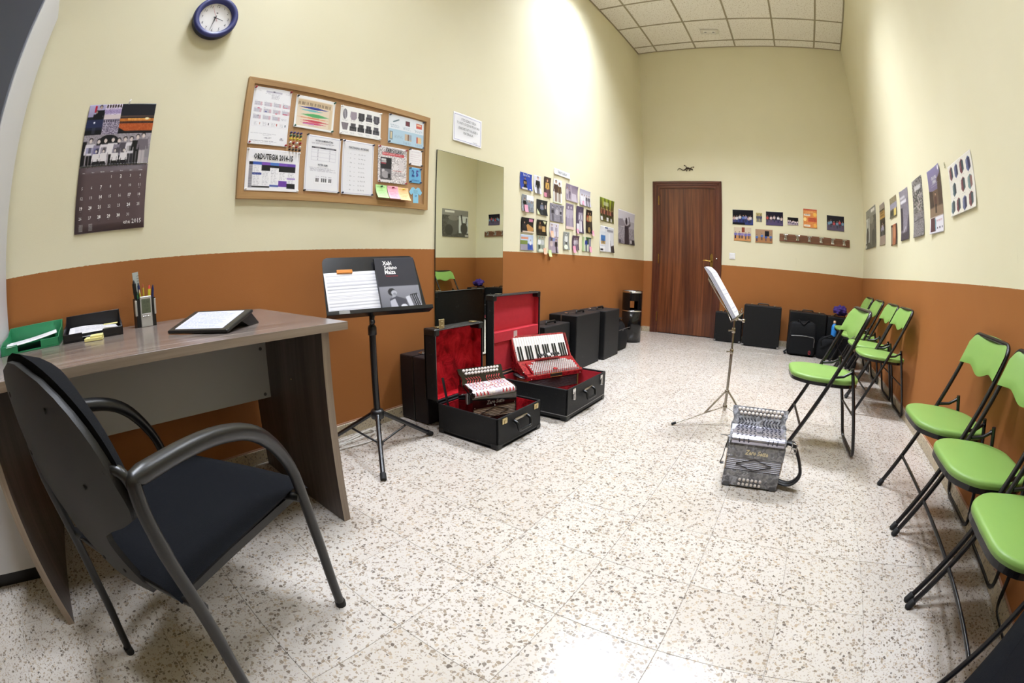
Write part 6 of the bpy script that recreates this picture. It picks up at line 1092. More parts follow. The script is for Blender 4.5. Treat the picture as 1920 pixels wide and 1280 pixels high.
def open_case(label, x0, x1, y0, y1, hb, lx0, ht, lining, M_, strip, latchM, band):
    cx, cy = (x0+x1)/2, (y0+y1)/2; T = thing('accordion_case', label, 'case', Tr(cx, cy, 0)); a, b = (x1-x0)/2, (y1-y0)/2; t = 0.010
    def shell(lo, hi, wall, open_axis):   # five boards
        m = MB()
        if open_axis == 'z':
            m.b2((lo[0], lo[1], lo[2]), (hi[0], hi[1], lo[2]+wall)); m.b2((lo[0], lo[1], lo[2]), (lo[0]+wall, hi[1], hi[2]), bev=0.003); m.b2((hi[0]-wall, lo[1], lo[2]), (hi[0], hi[1], hi[2]), bev=0.003); m.b2((lo[0], lo[1], lo[2]), (hi[0], lo[1]+wall, hi[2]), bev=0.003); m.b2((lo[0], hi[1]-wall, lo[2]), (hi[0], hi[1], hi[2]), bev=0.003)
        else:
            m.b2((lo[0], lo[1], lo[2]), (lo[0]+wall, hi[1], hi[2])); m.b2((lo[0], lo[1], lo[2]), (hi[0], lo[1]+wall, hi[2]), bev=0.003); m.b2((lo[0], hi[1]-wall, lo[2]), (hi[0], hi[1], hi[2]), bev=0.003); m.b2((lo[0], lo[1], lo[2]), (hi[0], hi[1], lo[2]+wall), bev=0.003); m.b2((lo[0], lo[1], hi[2]-wall), (hi[0], hi[1], hi[2]), bev=0.003)
        return m
    shell((-a, -b, 0.004), (a, b, hb), t, 'z').build('base', M_, T)
    m = MB(); e = 0.0008; m.b2((-a+t, -b+t, 0.015), (a-t, b-t, 0.020)); q = t+e
    for lo, hi in (((-a+t, -b+t, 0.015), (-a+q+0.003, b-t, hb-0.012)), ((a-q-0.003, -b+t, 0.015), (a-t, b-t, hb-0.012)), ((-a+t, -b+t, 0.015), (a-t, -b+q+0.003, hb-0.012)), ((-a+t, b-q-0.003, 0.015), (a-t, b-t, hb-0.012))): m.b2(lo, hi)
    m.build('base_lining', lining, T)
    l0, l1 = lx0-cx, x0-cx-0.004; z0, z1 = hb+0.002, ht
    S = shell((l0, -b, z0), (l1, b, z1), t, 'x').build('lid', M_, T)
    m = MB(); m.b2((l0+t, -b+t, z0+t), (l0+t+0.006, b-t, z1-t)); m.b2((l0+t, -b+t, z0+t), (l1-0.010, -b+t+0.003, z1-t)); m.b2((l0+t, b-t-0.003, z0+t), (l1-0.010, b-t, z1-t)); m.b2((l0+t, -b+t, z0+t), (l1-0.010, b-t, z0+t+0.003)); m.build('lid_lining', lining, S)
    m = MB()
    for s in (-1, 1): m.b2((l1-0.003, s*(b-0.005)-0.0012, z0), (l1+0.0012, s*(b-0.005)+0.0012, z1))
    m.b2((l1-0.003, -b, z1-0.0062), (l1+0.0012, b, z1-0.0038)); m.build('lid_rim', M_STEEL, T)
    m = MB(); m.b2((-a-0.001, -b-0.001, strip), (a+0.001, b+0.001, strip+0.004)); m.build('edge_strip', M_STEEL if band else M_TRIM, T)
    for i in (-1, 1):
        for j in (-1, 1): m = MB(); m.box((i*(a-0.02), j*(b-0.02), 0.016), (0.046, 0.046, 0.032), bev=0.006); m.build('corner_cap', M_TRIM, T)
        for z in (z1-0.018,): m = MB(); m.box(((l0+l1)/2, i*(b-0.017), z), (l1-l0+0.006, 0.038, 0.040), bev=0.006); m.build('corner_cap', M_TRIM, T)
    # handle on the front face
    hx = a; m = MB(); hl = 0.058; zc = hb*0.60
    m.tube(rounded([(hx, -hl, zc+0.02), (hx+0.024, -hl, zc+0.012), (hx+0.030, -hl*0.92, zc-0.03), (hx+0.030, hl*0.92, zc-0.03), (hx+0.024, hl, zc+0.012), (hx, hl, zc+0.02)], 0.012, 4), 0.0085, 8); H_ = m.build('handle', M_TRIM, T)
    m = MB(); m.box((hx+0.003, 0, zc+0.026), (0.008, 0.11, 0.014), bev=0.003); m.build('handle_plate', M_NICKEL, H_)
    for s in (-1, 1):
        y = s*b*0.72; m = MB()
        if latchM == 'brass': m.box((hx+0.003, y, hb-0.022), (0.007, 0.040, 0.030), bev=0.002); m.box((hx+0.008, y, hb-0.026), (0.004, 0.012, 0.018), bev=0.001); m.build('latch', M_BRASSL, T)
        else:
            m.box((hx+0.003, y, hb-0.024), (0.006, 0.034, 0.032), bev=0.002); m.tube(rounded([(hx+0.006, y-0.008, hb-0.03), (hx+0.010, y-0.010, hb-0.075), (hx+0.010, y+0.010, hb-0.075), (hx+0.006, y+0.008, hb-0.03)], 0.008, 3), 0.003, 6); m.box((hx+0.003, y, hb-0.062), (0.006, 0.020, 0.030), bev=0.002); m.build('latch', M_CHROME, T)
        m = MB(); m.box(((l0+l1)/2+0.01, y, z1+0.004), (0.034, 0.036, 0.007), bev=0.002)
        if latchM == 'brass' and s < 0: m.box((l1-0.004, y, z1+0.024), (0.004, 0.042, 0.052), 0, None, 0.004); m.box((l1-0.0005, y, z1+0.012), (0.003, 0.018, 0.014), 0, None, 0.002); m.box((l1-0.0005, y, z1+0.034), (0.003, 0.012, 0.012), 0, None, 0.003)
        m.build('lid_latch', M_BRASSL if latchM == 'brass' else M_CHROME, T)
    return T
M_BRASSL = mat('pale_brass', 'c9b98c', 0.25, 0.9)
T = open_case('open black case lined with crushed red velvet holding the black and red accordion', 0.351, 0.756, 1.590, 1.990, 0.168, 0.262, 0.566, M_VEL, M_LEATHER, 0.02, 'brass', False)
m = MB(); m.tube([(-0.207, -0.150, 0.30), (-0.17, -0.165, 0.21), (-0.150, -0.170, 0.150)], 0.010, 6, flat=0.15); m.build('lid_strap', M_BLACK, T)
T = open_case('larger open black case with plain red lining holding the red piano accordion', 0.300, 0.834, 2.154, 2.706, 0.196, 0.236, 0.706, M_FELT, M_CASEV, 0.032, 'chrome', True)
m = MB(); m.b2((-0.322, -0.262, 0.40), (-0.275, 0.262, 0.47), bev=0.004); m.b2((-0.325, -0.262, 0.21), (-0.285, 0.262, 0.40), bev=0.004); P_ = m.build('lid_pocket', M_FELT, T)
m = MB(); m.box((-0.2745, -0.03, 0.435), (0.002, 0.040, 0.044)); m.build('pocket_label', mat('pale_label', 'cfb8b4', 0.6), T)
# ------------------------------------------------------------------ accordions
def pearl(name, stops, scale, rough=0.18):
    m = mat(name, stops[0][1], rough, coat=0.6); N, L, b = nodes(m); tc = N.new('ShaderNodeTexCoord')
    wn = tex(N, L, 'Noise', tc.outputs['Object'], Scale=scale*0.8, Detail=3.0); sv = N.new('ShaderNodeVectorMath'); sv.operation = 'SCALE'; sv.inputs['Scale'].default_value = 0.05; L.new(wn.outputs['Color'], sv.inputs[0])
    ad = N.new('ShaderNodeVectorMath'); L.new(tc.outputs['Object'], ad.inputs[0]); L.new(sv.outputs[0], ad.inputs[1])
    v = tex(N, L, 'Voronoi', ad.outputs[0], Scale=scale); sp = N.new('ShaderNodeSeparateColor'); L.new(v.outputs['Color'], sp.inputs[0])
    f = math_n(N, L, 'ADD', math_n(N, L, 'MULTIPLY', sp.outputs[0], 0.7), math_n(N, L, 'MULTIPLY', v.outputs['Distance'], 0.6))
    L.new(ramp_n(N, L, f, [(p, hexc(c) if isinstance(c, str) else c) for p, c in stops]), b.inputs['Base Color']); return m
def bellows_mat(name, c, d):
    return mat(name, c, 0.55)
def diatonic(M, label, M_BODY, M_GRILL, M_CUT, M_BEL, M_BEL2, M_DIA, logo_m, M_FRET, side_slots):
    """two-row button accordion standing on its bass end. local x = width, y = depth away from the viewer, z = up; origin at the front left bottom corner"""
    T = thing('accordion', label, 'accordion', M); w = 0.268; d = 0.165
    m = MB(); m.b2((0.0, 0.0, 0.006), (w, d, 0.084), bev=0.006, seg=2); S = m.build('bass_box', M_BODY, T)
    for x in (0.022, w-0.022):
        for y in (0.018, d-0.018): q = MB(); q.box((x, y, 0.014), (0.040, 0.040, 0.028), bev=0.009, seg=2); q.build('corner_foot', M_RUBBER2, T)
    for r_ in range(2):
        for k_ in range(6): q = MB(); q.lathe([(0.0068, 0.0), (0.0072, 0.004), (0.0055, 0.0065), (0.0, 0.0072)], 14, 0, Tr(0.083+0.0195*k_, 0.0, 0.020+0.0215*r_) @ Rx(90)); q.build('bass_button', M_BTN, T)
    # bellows folds
    m = MB(); nf = 7; zb0, zb1 = 0.084, 0.145
    for k_ in range(nf):
        z0 = zb0 + (zb1-zb0)*k_/nf; z1 = zb0 + (zb1-zb0)*(k_+1)/nf; zm = (z0+z1)/2; i0, i1 = 0.006, 0.001
        ring = lambda e, z: [(e+0.002, e, z), (w-e-0.002, e, z), (w-e-0.002, d-e, z), (e+0.002, d-e, z)]
        m.add(ring(i0, z0) + ring(i1, zm) + ring(i0, z1), [(4*a+i, 4*a+(i+1) % 4, 4*a+4+(i+1) % 4, 4*a+4+i) for a in (0, 1) for i in range(4)])
    m.build('bellows', M_BEL, T)
    m = MB(); cx, cz = w*0.5, (zb0+zb1)/2; st = 12
    for sx in (-1, 1):
        for sz in (-1, 1):
            for k_ in range(st):
                x = cx + sx*0.083*k_/st; z = cz + sz*0.026*(1-k_/st); m.b2((x, -0.0006, z-0.0008), (x+sx*0.083/st, 0.002, z+0.0008)); m.b2((x+sx*0.083/st-0.0006, -0.0006, z-0.0012), (x+sx*0.083/st+0.0006, 0.002, z+sz*-0.0024))
    m.build('bellows_diamond', M_DIA, T)
    for x0 in (0.0, w-0.004): m = MB(); m.b2((x0, -0.001, zb0), (x0+0.004, d+0.001, zb1)); m.build('bellows_end', M_BEL2, T)
    # treble box
    m = MB(); prof = [(0.0, zb1), (0.0, 0.198), (0.004, 0.205), (0.10, 0.236), (d, 0.236), (d, zb1)]
    m.add([(0.0, y, z) for y, z in prof] + [(w, y, z) for y, z in prof], [tuple(range(6)), tuple(range(11, 5, -1))] + [(i, 6+i, 6+(i+1) % 6, (i+1) % 6) for i in range(6)]); S = m.build('treble_box', M_BODY, T)
    m = MB(); m.text('Zero Sette', 0.030, frame((w/2+0.004, -0.0012, 0.171), (1, 0, 0), (0.18, 0, 1), (0, -1, 0)), 0, 0.80, 'CENTER', 0.0, 1, 0.0011); m.build('logo_lettering', logo_m, S)
    for x in (0.012, w/2, w-0.012): q = MB(); q.lathe([(0.003, 0), (0.003, 0.002), (0, 0.0025)], 8, 0, Tr(x, 0.0, 0.150) @ Rx(90)); q.build('bellows_pin', M_CHROME, S)
    # rounded metal grille
    gp_ = [(0.001, 0.206), (-0.006, 0.214), (-0.008, 0.224), (-0.003, 0.234), (0.008, 0.240), (0.030, 0.2445), (0.070, 0.250), (0.108, 0.2555)]
    m = MB(); n = len(gp_); m.grid(lambda u, v: (0.012 + (w-0.024)*u, *gp_[min(n-1, int(round(v*(n-1))))]), 1, n-1); m.build('grille', M_GRILL, T)
    for x in (0.004, w-0.004-0.008):
        m = MB(); P_ = gp_ + [(0.108, 0.234), (0.02, 0.206)]; q_ = len(P_); m.add([(x, y, z) for y, z in P_] + [(x+0.008, y, z) for y, z in P_], [tuple(range(q_)), tuple(range(2*q_-1, q_-1, -1))] + [(i, q_+i, q_+(i+1) % q_, (i+1) % q_) for i in range(q_)]); m.build('grille_end', M_BODY, T)
    def gpt(x, s):   # point on the sloped part of the grille, s 0 front .. 1 back
        y = 0.010 + 0.096*s; return (x, y, 0.2405 + 0.0152*s + 0.0008)
    m = MB()
    for sx in (-1, 1):          # long drop slots on the rounded front
        for k_ in range(side_slots): x = w/2 + sx*(0.045+0.021*(k_ if sx > 0 else k_)); m.tube([(x, -0.0085, 0.219), (x+0.002*sx, -0.006, 0.231), (x+0.003*sx, 0.000, 0.238)], [0.0062, 0.0042, 0.0022] if side_slots == 3 else [0.0088, 0.0060, 0.0026], 8, flat=0.45)
    rg = random.Random(3)
    for sx in (-1, 1):
        for r_ in range(5):
            for k_ in range(5):
                x = w/2 + sx*(0.018 + 0.020*k_ + 0.004*(r_ % 2)); s = 0.10 + 0.2*r_; dx = sx*0.007*(1 if r_ % 2 else -1); m.tube([gpt(x-dx, s-0.06), gpt(x, s+0.01), gpt(x+dx*0.6, s+0.08)], [0.0014, 0.0032, 0.0014], 5, flat=0.4)
    for k_ in range(14): a = k_*0.55; r0 = 0.003+0.0011*k_; m.tube([gpt(w/2+r0*math.cos(a), 0.42+r0*5*math.sin(a)), gpt(w/2+(r0+0.002)*math.cos(a+0.5), 0.42+(r0+0.002)*5*math.sin(a+0.5))], 0.0019, 5, flat=0.4)
    tag(m.build('grille_openings', M_CUT, T), kind='stuff')
    # keyboard: sloped fretwork plate carrying the buttons
    kb0, kb1 = (0.106, 0.246), (0.168, 0.324); kd = Vector((0, kb1[0]-kb0[0], kb1[1]-kb0[1])); kl = kd.length; kd.normalize(); kn = Vector((1, 0, 0)).cross(kd)
    MK = frame((0, kb0[0], kb0[1]), (1, 0, 0), kd, kn)
    out = [(0.000, -0.01), (w, -0.01), (w+0.002, 0.015), (w-0.007, 0.033), (w-0.006, 0.050), (w+0.002, 0.068), (w+0.003, kl), (-0.003, kl), (-0.002, 0.068), (0.006, 0.050), (0.007, 0.033), (-0.002, 0.015)]
    m = MB(); m.prism(out, -0.016, 0.0, 0, MK); m.build('keyboard_plate', M_BODY, T)
    for r_, n_ in ((0, 11), (1, 12)):
        for k_ in range(n_):
            q = MB(); q.lathe([(0.0080, 0.0), (0.0084, 0.005), (0.0068, 0.0085), (0.0, 0.0095)], 14, 0, MK @ Tr((0.030 if r_ else 0.0395)+0.0191*k_, 0.066+0.0185*r_, 0.0)); q.build('treble_button', M_BTN, T)
    m = MB()
    for r_ in range(2):
        for h_ in (-1, 1):
            for k_ in range(6): x = w/2 + h_*(0.022+0.0155*k_); y = 0.018+0.019*r_; sl = h_*(1 if r_ else -1)*0.005; m.tube([tuple(MK @ Vector((x-sl, y-0.007, 0.0))), tuple(MK @ Vector((x+sl, y+0.007, 0.0)))], 0.0030, 6, flat=0.6)
    tag(m.build('fret_openings', M_FRET, T), kind='stuff')
    m = MB(); m.b2((0.006, 0.152, 0.146), (w-0.006, 0.170, 0.288), bev=0.003); m.build('keyboard_back', M_BODY, T)
    # left side: air button lever and strap bracket
    m = MB(); m.tube(rounded([(0.0, 0.06, 0.215), (-0.016, 0.055, 0.216), (-0.030, 0.045, 0.222), (-0.042, 0.040, 0.222)], 0.008), [0.004]*len(rounded([(0.0, 0.06, 0.215), (-0.016, 0.055, 0.216), (-0.030, 0.045, 0.222), (-0.042, 0.040, 0.222)], 0.008)), 8, flat=0.5); m.box((-0.004, 0.055, 0.19), (0.010, 0.022, 0.060), bev=0.003); m.build('strap_bracket', M_STEEL, T)
    return T
M_BTN = mat('pearl_white_button', 'd8cfc8', 0.18, coat=0.5); M_RUBBER2 = mat('grey_corner_guard', '4c4c4f', 0.4)
M_SLATE = pearl('grey_pearloid', [(0.15, '47484d'), (0.4, '6c6c70'), (0.6, '8f8e90'), (0.8, '5a5b60'), (1.0, 'a3a4ac')], 38.0)
M_SILVERG = mat('silver_grille', 'b9b8c6', 0.22, 0.85); M_CUTD = mat('grille_dark_opening', '1c1a2a', 0.6)
M_BELG = mat('grey_bellows', 'bcbcc6', 0.5); M_BELB = mat('bellows_beige_end', '9a8670', 0.5)
AM = frame((1.817, 1.803, 0), (0.9953, 0.0966, 0), (-0.0966, 0.9953, 0), (0, 0, 1)); 
GA_ = diatonic(AM @ Matrix.Scale(0.975, 4, (1, 0, 0)), 'grey pearl button accordion standing on the floor with its straps at the side', M_SLATE, M_SILVERG, M_CUTD, M_BELG, M_BELB, M_INK, mat('logo_cream', 'd8cba6', 0.35), M_CUTD, 3)
m = MB()
for off, z0 in ((0.06, 0.215), (0.085, 0.20)):
    m.tube(rounded([(0.268, off, z0), (0.305, off-0.02, z0+0.012), (0.350, off-0.02, 0.15), (0.378, off-0.03, 0.07), (0.33, off-0.03, 0.022), (0.262, off, 0.024)], 0.05, 6), 0.020, 10, flat=0.32)
SP = m.build('shoulder_strap', mat('black_leather_strap', '17181b', 0.5), GA_)
for z, y in ((0.216, 0.048), (0.196, 0.046)):
    q = MB(); q.tube([(0.296, y-0.024, z-0.012), (0.320, y-0.024, z-0.016), (0.323, y-0.024, z+0.008), (0.299, y-0.024, z+0.012)], 0.003, 6, closed=True); q.build('buckle', M_CHROME, SP)
q = MB(); q.tube(rounded([(-0.004, 0.05, 0.20), (-0.012, 0.045, 0.17), (-0.016, 0.045, 0.12), (-0.026, 0.05, 0.085), (-0.008, 0.05, 0.088)], 0.012), 0.009, 6, flat=0.25); q.build('hand_strap', M_BLACK, GA_)
# black and red one inside the velvet case
M_BLKG = mat('black_lacquer', '15110f', 0.10, coat=0.8); M_GOLDG = pearl('cream_red_grille', [(0.0, 'd8d2d0'), (0.55, 'cfc6cc'), (0.8, 'b9b0bc'), (1.0, 'e6dccb')], 40.0, 0.22); M_REDC = mat('red_grille_opening', 'a81d24', 0.5)
e = Vector((0.374, 0.9275, 0)).normalized(); dd = Vector((-e.y, e.x, 0)); 
diatonic(frame(Vector((0.5675, 1.6285, 0.0225)), e, dd, (0, 0, 1)), 'black button accordion with red ornament sitting in the velvet lined case', M_BLKG, M_GOLDG, M_REDC, mat('brown_bellows', '8d7c6c', 0.4), M_BLKG, M_INK, mat('logo_dull_grey', '77706a', 0.4), M_REDC, 4)
# red piano accordion, lying back in the larger case
M_REDP = pearl('red_pearloid', [(0.1, '4a0a0e'), (0.45, '8a1a20'), (0.75, 'a8262c'), (1.0, '6a1016')], 70.0, 0.14)
M_IVORY = mat('white_key', 'efeae4', 0.2, coat=0.4); M_BKEY = mat('black_key', '121214', 0.2, coat=0.4); M_BELR = mat('dark_red_bellows', '3a1016', 0.4)
e = Vector((0.42, 0.9075, 0)).normalized(); dd = Vector((-e.y, e.x, 0)); PM = frame(Vector((0.487, 2.262, 0.0)), e, dd, (0, 0, 1)); w = 0.445
T = thing('accordion', 'red pearl piano accordion with white keys sitting in the larger open case', 'accordion', PM)
m = MB(); m.b2((0.0, 0.004, 0.025), (w-0.035, 0.130, 0.095), bev=0.008, seg=2); m.build('bass_box', M_REDP, T)
m = MB(); nf = 9
for k_ in range(nf):
    z0 = 0.095 + 0.075*k_/nf; z1 = 0.095 + 0.075*(k_+1)/nf; ring = lambda q, z: [(q, q, z), (w-0.035-q, q, z), (w-0.035-q, 0.132-q, z), (q, 0.132-q, z)]
    m.add(ring(0.007, z0)+ring(0.001, (z0+z1)/2)+ring(0.007, z1), [(4*a+i, 4*a+(i+1) % 4, 4*a+4+(i+1) % 4, 4*a+4+i) for a in (0, 1) for i in range(4)])
m.build('bellows', M_BELR, T)
for x in (0.0, w-0.043): m = MB(); m.b2((x, -0.001, 0.095), (x+0.008, 0.133, 0.17)); m.build('bellows_end', mat('bellows_gold_edge', '8a7446', 0.35, 0.5), T)
prof = [(0.0, 0.17), (0.0, 0.196), (0.008, 0.206), (0.03, 0.2075), (0.13, 0.268), (0.155, 0.262), (0.205, 0.258), (0.205, 0.201), (0.110, 0.199), (0.060, 0.17)]; q_ = len(prof)
m = MB(); m.add([(0.0, y, z) for y, z in prof] + [(w, y, z) for y, z in prof], [tuple(range(q_)), tuple(range(2*q_-1, q_-1, -1))] + [(i, q_+i, q_+(i+1) % q_, (i+1) % q_) for i in range(q_)]); TB_ = m.build('treble_box', M_REDP, T)
m = MB(); m.box((w*0.5, -0.001, 0.187), (0.095, 0.003, 0.024), bev=0.001); PL = m.build('name_plate', M_INK, T)
m = MB(); m.tube([(w*0.5-0.047, -0.003, 0.176), (w*0.5+0.047, -0.003, 0.176)], 0.0015, 6); m.tube([(w*0.5-0.047, -0.003, 0.198), (w*0.5+0.047, -0.003, 0.198)], 0.0015, 6); m.build('plate_rim', M_BRASS, PL)
for x in (0.03, w*0.5, w-0.02): m = MB(); m.lathe([(0.0035, 0), (0.0035, 0.002), (0, 0.003)], 8, 0, Tr(x, 0.0, 0.176) @ Rx(90)); m.build('bellows_pin', M_CHROME, T)
# grille with rows of square chrome studs: front rows upright, the rest on the slope
M_STUD = mat('pale_metal_stud', 'd6cfcd', 0.2, 0.5); g0 = Vector((0, 0.012, 0.2068)); g1 = Vector((0, 0.112, 0.2575)); gd = (g1-g0); gl = gd.length; gd.normalize(); MG = frame(g0, (1, 0, 0), gd, Vector((1, 0, 0)).cross(gd))
m = MB(); m.b2((0.045, -0.004, -0.001), (w-0.03, gl, 0.006), 0, MG, 0.003); m.build('grille_plate', M_REDP, T)
def stud(m, M, x, y, s_): m.box((x, y, 0.0085), (s_, s_, 0.005), 0, M, 0.0015)
nst = 0
for r_ in range(9):
    for k_ in range(20):
        x = 0.058 + 0.0178*k_ + (0.0089 if r_ % 2 else 0); y = 0.008 + 0.0115*r_
        if r_ >= 7 and (k_ < 2 or k_ > 17): continue
        q = MB(); stud(q, MG, x, y, 0.0118); q.build('grille_stud', M_STUD, T); nst += 1
for k_ in range(21): q = MB(); q.box((0.054+0.0178*k_, 0.0055, 0.2065), (0.011, 0.006, 0.013), bev=0.0015); q.build('grille_stud', M_STUD, T)
m = MB(); m.prism([(w*0.5-0.022, 0.010), (w*0.5, -0.002), (w*0.5+0.022, 0.010), (w*0.5, 0.024)], 0.008, 0.016, 0, MG); m.build('grille_badge', M_REDP, T)
# register switches on a red strip
m = MB(); m.box((w*0.5, gl+0.004, 0.012), (0.20, 0.014, 0.020), 0, MG, 0.003); m.build('switch_rail', M_REDP, T)
for k_ in range(9):
    if k_ == 4: continue
    q = MB(); q.box((w*0.5-0.078+0.0195*k_, gl+0.012, 0.026), (0.015, 0.024, 0.008), 0, MG @ Rx(12), 0.003); q.build('register_switch', M_BKEY, T)
q = MB(); q.box((w*0.5, gl+0.012, 0.026), (0.026, 0.024, 0.008), 0, MG @ Rx(12), 0.003); q.build('register_switch', M_IVORY, T)
# piano keyboard rising behind
k0 = Vector((0, 0.150, 0.268)); k1 = Vector((0, 0.222, 0.408)); kd = k1-k0; kl = kd.length; kd.normalize(); MK = frame(k0, (1, 0, 0), kd, Vector((1, 0, 0)).cross(kd))
m = MB(); m.prism([(-0.002, -0.03), (w+0.004, -0.03), (w-0.002, kl+0.008), (w-0.012, kl+0.016), (0.010, kl+0.016), (-0.004, kl+0.008)], -0.028, -0.004, 0, MK); m.build('keyboard_bed', M_REDP, T)
for x in (-0.004, w-0.008): m = MB(); m.b2((x, -0.02, -0.014), (x+0.012, kl+0.008, 0.010), 0, MK, 0.004, 2); m.build('keyboard_cheek', M_REDP, T)
nw = 21; kw = (w-0.030)/nw
for k_ in range(nw): q = MB(); q.box((0.012+kw*(k_+0.5), kl/2+0.001, 0.002), (kw-0.0012, kl, 0.010), 0, MK, 0.002); q.build('white_key', M_IVORY, T)
for k_ in range(nw-1):
    if (k_ % 7) in (2, 6): continue
    q = MB(); q.box((0.012+kw*(k_+1), kl*0.30, 0.010), (kw*0.50, kl*0.60, 0.012), 0, MK, 0.002); q.build('black_key', M_BKEY, T)
m = MB(); m.b2((0.005, 0.214, 0.205), (w-0.005, 0.228, 0.345), bev=0.004); m.build('keyboard_back', M_REDP, T)
m = MB()
for q_ in range(3): m.tube(rounded([(-0.004, 0.10, 0.19), (-0.03, 0.09, 0.20), (-0.045, 0.07+0.02*q_, 0.20), (-0.03, 0.03+0.02*q_, 0.19), (-0.006, 0.03, 0.185)], 0.015), 0.012, 8, flat=0.3)
m.build('shoulder_strap', M_BLACK, T)
for y, z in ((0.11, 0.275), (0.05, 0.215), (0.15, 0.33)): m = MB(); m.lathe([(0.005, 0), (0.006, 0.004), (0.003, 0.007), (0, 0.007)], 10, 0, Tr(0.0, y, z) @ Ry(-90)); m.build('strap_stud', M_CHROME, T)
# ------------------------------------------------------------------ bin, bags and bits along the walls
T = thing('litter_bin', 'round black metal ashtray bin with chrome rim in the far left corner', 'bin', Tr(0.178, 5.03, 0)); r = 0.122
m = MB(); m.lathe([(0.0, 0.004), (r, 0.004), (r, 0.372), (r-0.004, 0.374)], 32); m.build('body', mat('bin_gloss_black', '0f0f10', 0.16), T)
op0, op1 = 0.40, 0.50; ang = math.radians(-58)
m = MB(); nseg = 48; half = 0.42
for k_ in range(nseg):
    a0 = 2*math.pi*k_/nseg; a1 = 2*math.pi*(k_+1)/nseg; am = (a0+a1)/2; dl = abs((am-ang+math.pi) % (2*math.pi) - math.pi); dl2 = abs((am-ang) % (2*math.pi) - math.pi)
    p = lambda a, z: (r*math.cos(a), r*math.sin(a), z)
    zs = [(0.376, 0.595)] if min(dl, dl2) > half else [(0.376, op0), (op1, 0.595)]
    for z0, z1 in zs: m.add([p(a0, z0), p(a1, z0), p(a1, z1), p(a0, z1)], [(0, 1, 2, 3)], 0, None, True)
m.build('head', bpy.data.materials['bin_gloss_black'], T)
for z, h_ in ((0.372, 0.014), (0.594, 0.022)): m = MB(); m.lathe([(r-0.003, z), (r+0.003, z+0.001), (r+0.003, z+h_-0.002), (r-0.003, z+h_)], 32); m.build('chrome_band', M_CHROME, T)
m = MB(); m.lathe([(r-0.002, 0.600), (0.05, 0.588), (0.0, 0.588)], 32); m.build('ash_tray', M_STEEL, T)
def bag(name, label, cat, M, sx, sy, sz, M_, taper=0.08, p=4.0, extra=None):
    T = thing(name, label, cat, M); m = MB(); n = 28; rings = [(0.86, 0.0), (0.97, 0.02), (1.0, 0.06), (1.0, sz*0.45), (1-taper*0.5, sz*0.8), (1-taper, sz*0.93), (0.86-taper, sz*0.985), (0.6, sz)]
    vs = []; fs = []
    for k_, z in rings: vs += [(x, y, z + 0.006*math.sin(7*x/sx+3*y/sy)*(z/sz)) for x, y in superpoly(sx/2*k_, sy/2*k_, p, n)]
    for j in range(len(rings)-1):
        for i in range(n): fs.append((j*n+i, j*n+(i+1) % n, (j+1)*n+(i+1) % n, (j+1)*n+i))
    m.add(vs, fs, 0, None, True); m.add(vs[:n], [tuple(range(n))[::-1]]); m.add(vs[-n:], [tuple(range(n))]); m.build('body', M_, T); return T
M_NYL = mat('black_nylon', '0e0f12', 0.75, spec=0.25, noise=0.2, nscale=300.0, bump=0.4, bscale=500.0); M_NYLN = mat('dark_navy_nylon', '080a10', 0.85, spec=0.15, noise=0.2, nscale=300.0, bump=0.4, bscale=400.0)
T = bag('soft_bag', 'black padded soft bag between the last case and the bin', 'bag', Tr(0.175, 4.47, 0), 0.25, 0.37, 0.33, M_NYL, 0.5, 3.5)
m = MB(); m.tube([(0.125, -0.17, 0.23), (0.13, 0.0, 0.235), (0.125, 0.17, 0.23)], 0.004, 6); m.box((0.128, -0.06, 0.225), (0.008, 0.012, 0.02), 0); m.build('zip', M_STEEL, T)
T = bag('backpack', 'black accordion backpack with front pocket standing before a case on the far wall', 'backpack', Tr(2.285, 5.535, 0) @ Rz(1.4), 0.375, 0.19, 0.40, M_NYL, 0.12, 7.0)
m = MB(); m.box((0, -0.105, 0.135), (0.315, 0.04, 0.23), bev=0.014, seg=3); PK = m.build('front_pocket', M_NYL, T)
m = MB(); m.tube(rounded([(-0.15, -0.127, 0.235), (0.0, -0.129, 0.245), (0.15, -0.127, 0.235), (0.152, -0.127, 0.12)], 0.02), 0.0035, 6); m.box((0.035, -0.130, 0.244), (0.04, 0.006, 0.010)); m.box((0.152, -0.130, 0.19), (0.008, 0.006, 0.03)); m.build('zip', M_STEEL, PK)
m = MB(); m.tube([(0.105+0.014*math.cos(a), -0.127, 0.055+0.022*math.sin(a)) for a in [2*math.pi*q/16 for q in range(16)]], 0.0022, 6, closed=True); m.tube([(0.098, -0.127, 0.042), (0.112, -0.127, 0.068)], 0.002, 6); m.build('emblem', mat('red_emblem', 'b03a44', 0.5), PK)
m = MB(); m.tube(rounded([(-0.075, -0.04, 0.385), (-0.065, -0.06, 0.43), (0.0, -0.09, 0.36), (0.065, -0.06, 0.43), (0.075, -0.04, 0.385)], 0.04, 5), 0.012, 8, flat=0.5); m.build('handle', M_NYL, T)
m = MB(); m.tube([(-0.18, -0.03, 0.05), (-0.215, -0.07, 0.03), (-0.20, -0.09, 0.012)], 0.016, 8, flat=0.4); m.build('strap', M_NYL, T)
T = bag('gig_bag', 'black soft bag standing between the backpack and the deepest green chair', 'bag', Tr(2.63, 5.495, 0) @ Rz(2), 0.30, 0.19, 0.26, M_NYL, 0.35, 3.5)
m = MB(); m.tube(rounded([(-0.10, -0.10, 0.16), (-0.12, -0.14, 0.24), (0.02, -0.12, 0.30), (0.10, -0.10, 0.2)], 0.04, 5), 0.012, 8, flat=0.4); m.build('handle', M_NYL, T)
T = bag('gig_bag', 'low black bag on the floor under the deepest green chair', 'bag', Tr(2.885, 5.12, 0) @ Rz(90), 0.28, 0.15, 0.17, M_NYL, 0.3, 3.5)
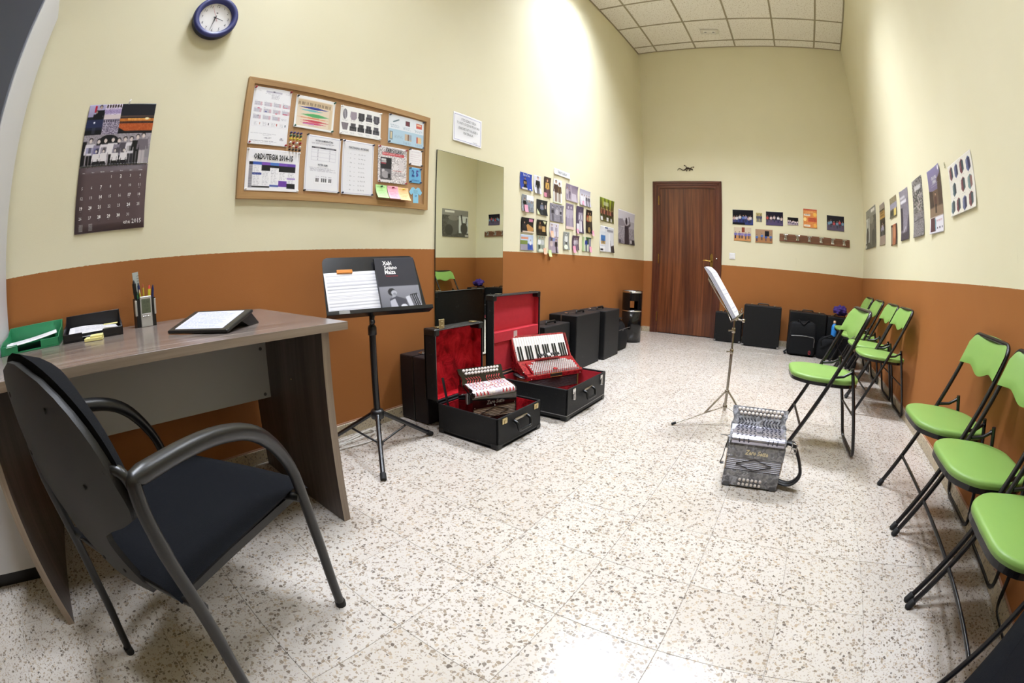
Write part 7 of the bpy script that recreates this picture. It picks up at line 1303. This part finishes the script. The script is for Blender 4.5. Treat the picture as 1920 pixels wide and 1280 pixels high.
m = MB(); m.tube([(-0.14, -0.07, 0.13), (0.0, -0.075, 0.145), (0.14, -0.07, 0.13)], 0.003, 6); m.build('zip', M_STEEL, T)
def cloth(name, label, cat, M, sx, sy, sz, M_, seed):
    r_ = random.Random(seed); ph = [r_.uniform(0, 6) for _ in range(6)]; m = MB()
    def f(u, v):
        a = 2*math.pi*u; t = math.pi*(v*0.96+0.02); q = 1 + 0.22*math.sin(3*a+ph[0]+2*t) + 0.14*math.sin(7*a+ph[1]-3*t) + 0.08*math.sin(11*t+ph[2]+2*a); return (sx/2*q*math.sin(t)*math.cos(a), sy/2*q*math.sin(t)*math.sin(a), sz/2*(1-math.cos(t)*q*0.9))
    m.grid(f, 36, 20); o = m.build(name, M_, None, M); return tag(o, label, cat)
cloth('scarf', 'crumpled purple scarf on top of the case in the far right corner', 'scarf', Tr(2.79, 5.72, 0.514), 0.17, 0.15, 0.11, mat('purple_cloth', '3b2470', 0.85, sheen=0.3), 4)
m = MB(); m.lathe([(0.0, 0.0), (0.034, 0.001), (0.036, 0.01), (0.036, 0.11), (0.028, 0.135), (0.014, 0.15), (0.014, 0.158)], 18); T = thing('water_bottle', 'bright blue bottle standing in front of the purple scarf', 'bottle', Tr(2.69, 5.485, 0.272)); m.build('body', mat('bright_blue_plastic', '2f86d8', 0.3), T)
m = MB(); m.lathe([(0.016, 0.155), (0.017, 0.158), (0.017, 0.185), (0.0, 0.187)], 14); m.build('cap', mat('beige_cap', 'c9a988', 0.5), T)
# dark bag at the lower right, in front of the next chair
T = bag('gig_bag', 'dark navy padded bag filling the bottom right corner of the picture', 'bag', Tr(2.545, 0.340, 0) @ Rz(36.5), 0.66, 0.26, 0.475, M_NYLN, 0.06, 8.0)
m = MB(); m.tube([(-0.27, 0.10, 0.452), (0.0, 0.105, 0.458), (0.27, 0.10, 0.452)], 0.005, 6); m.tube(rounded([(-0.10, 0.0, 0.445), (-0.11, -0.02, 0.475), (0.05, -0.03, 0.478), (0.06, 0.0, 0.445)], 0.03, 4), 0.010, 8, flat=0.5); m.build('piping', M_NYLN, T)
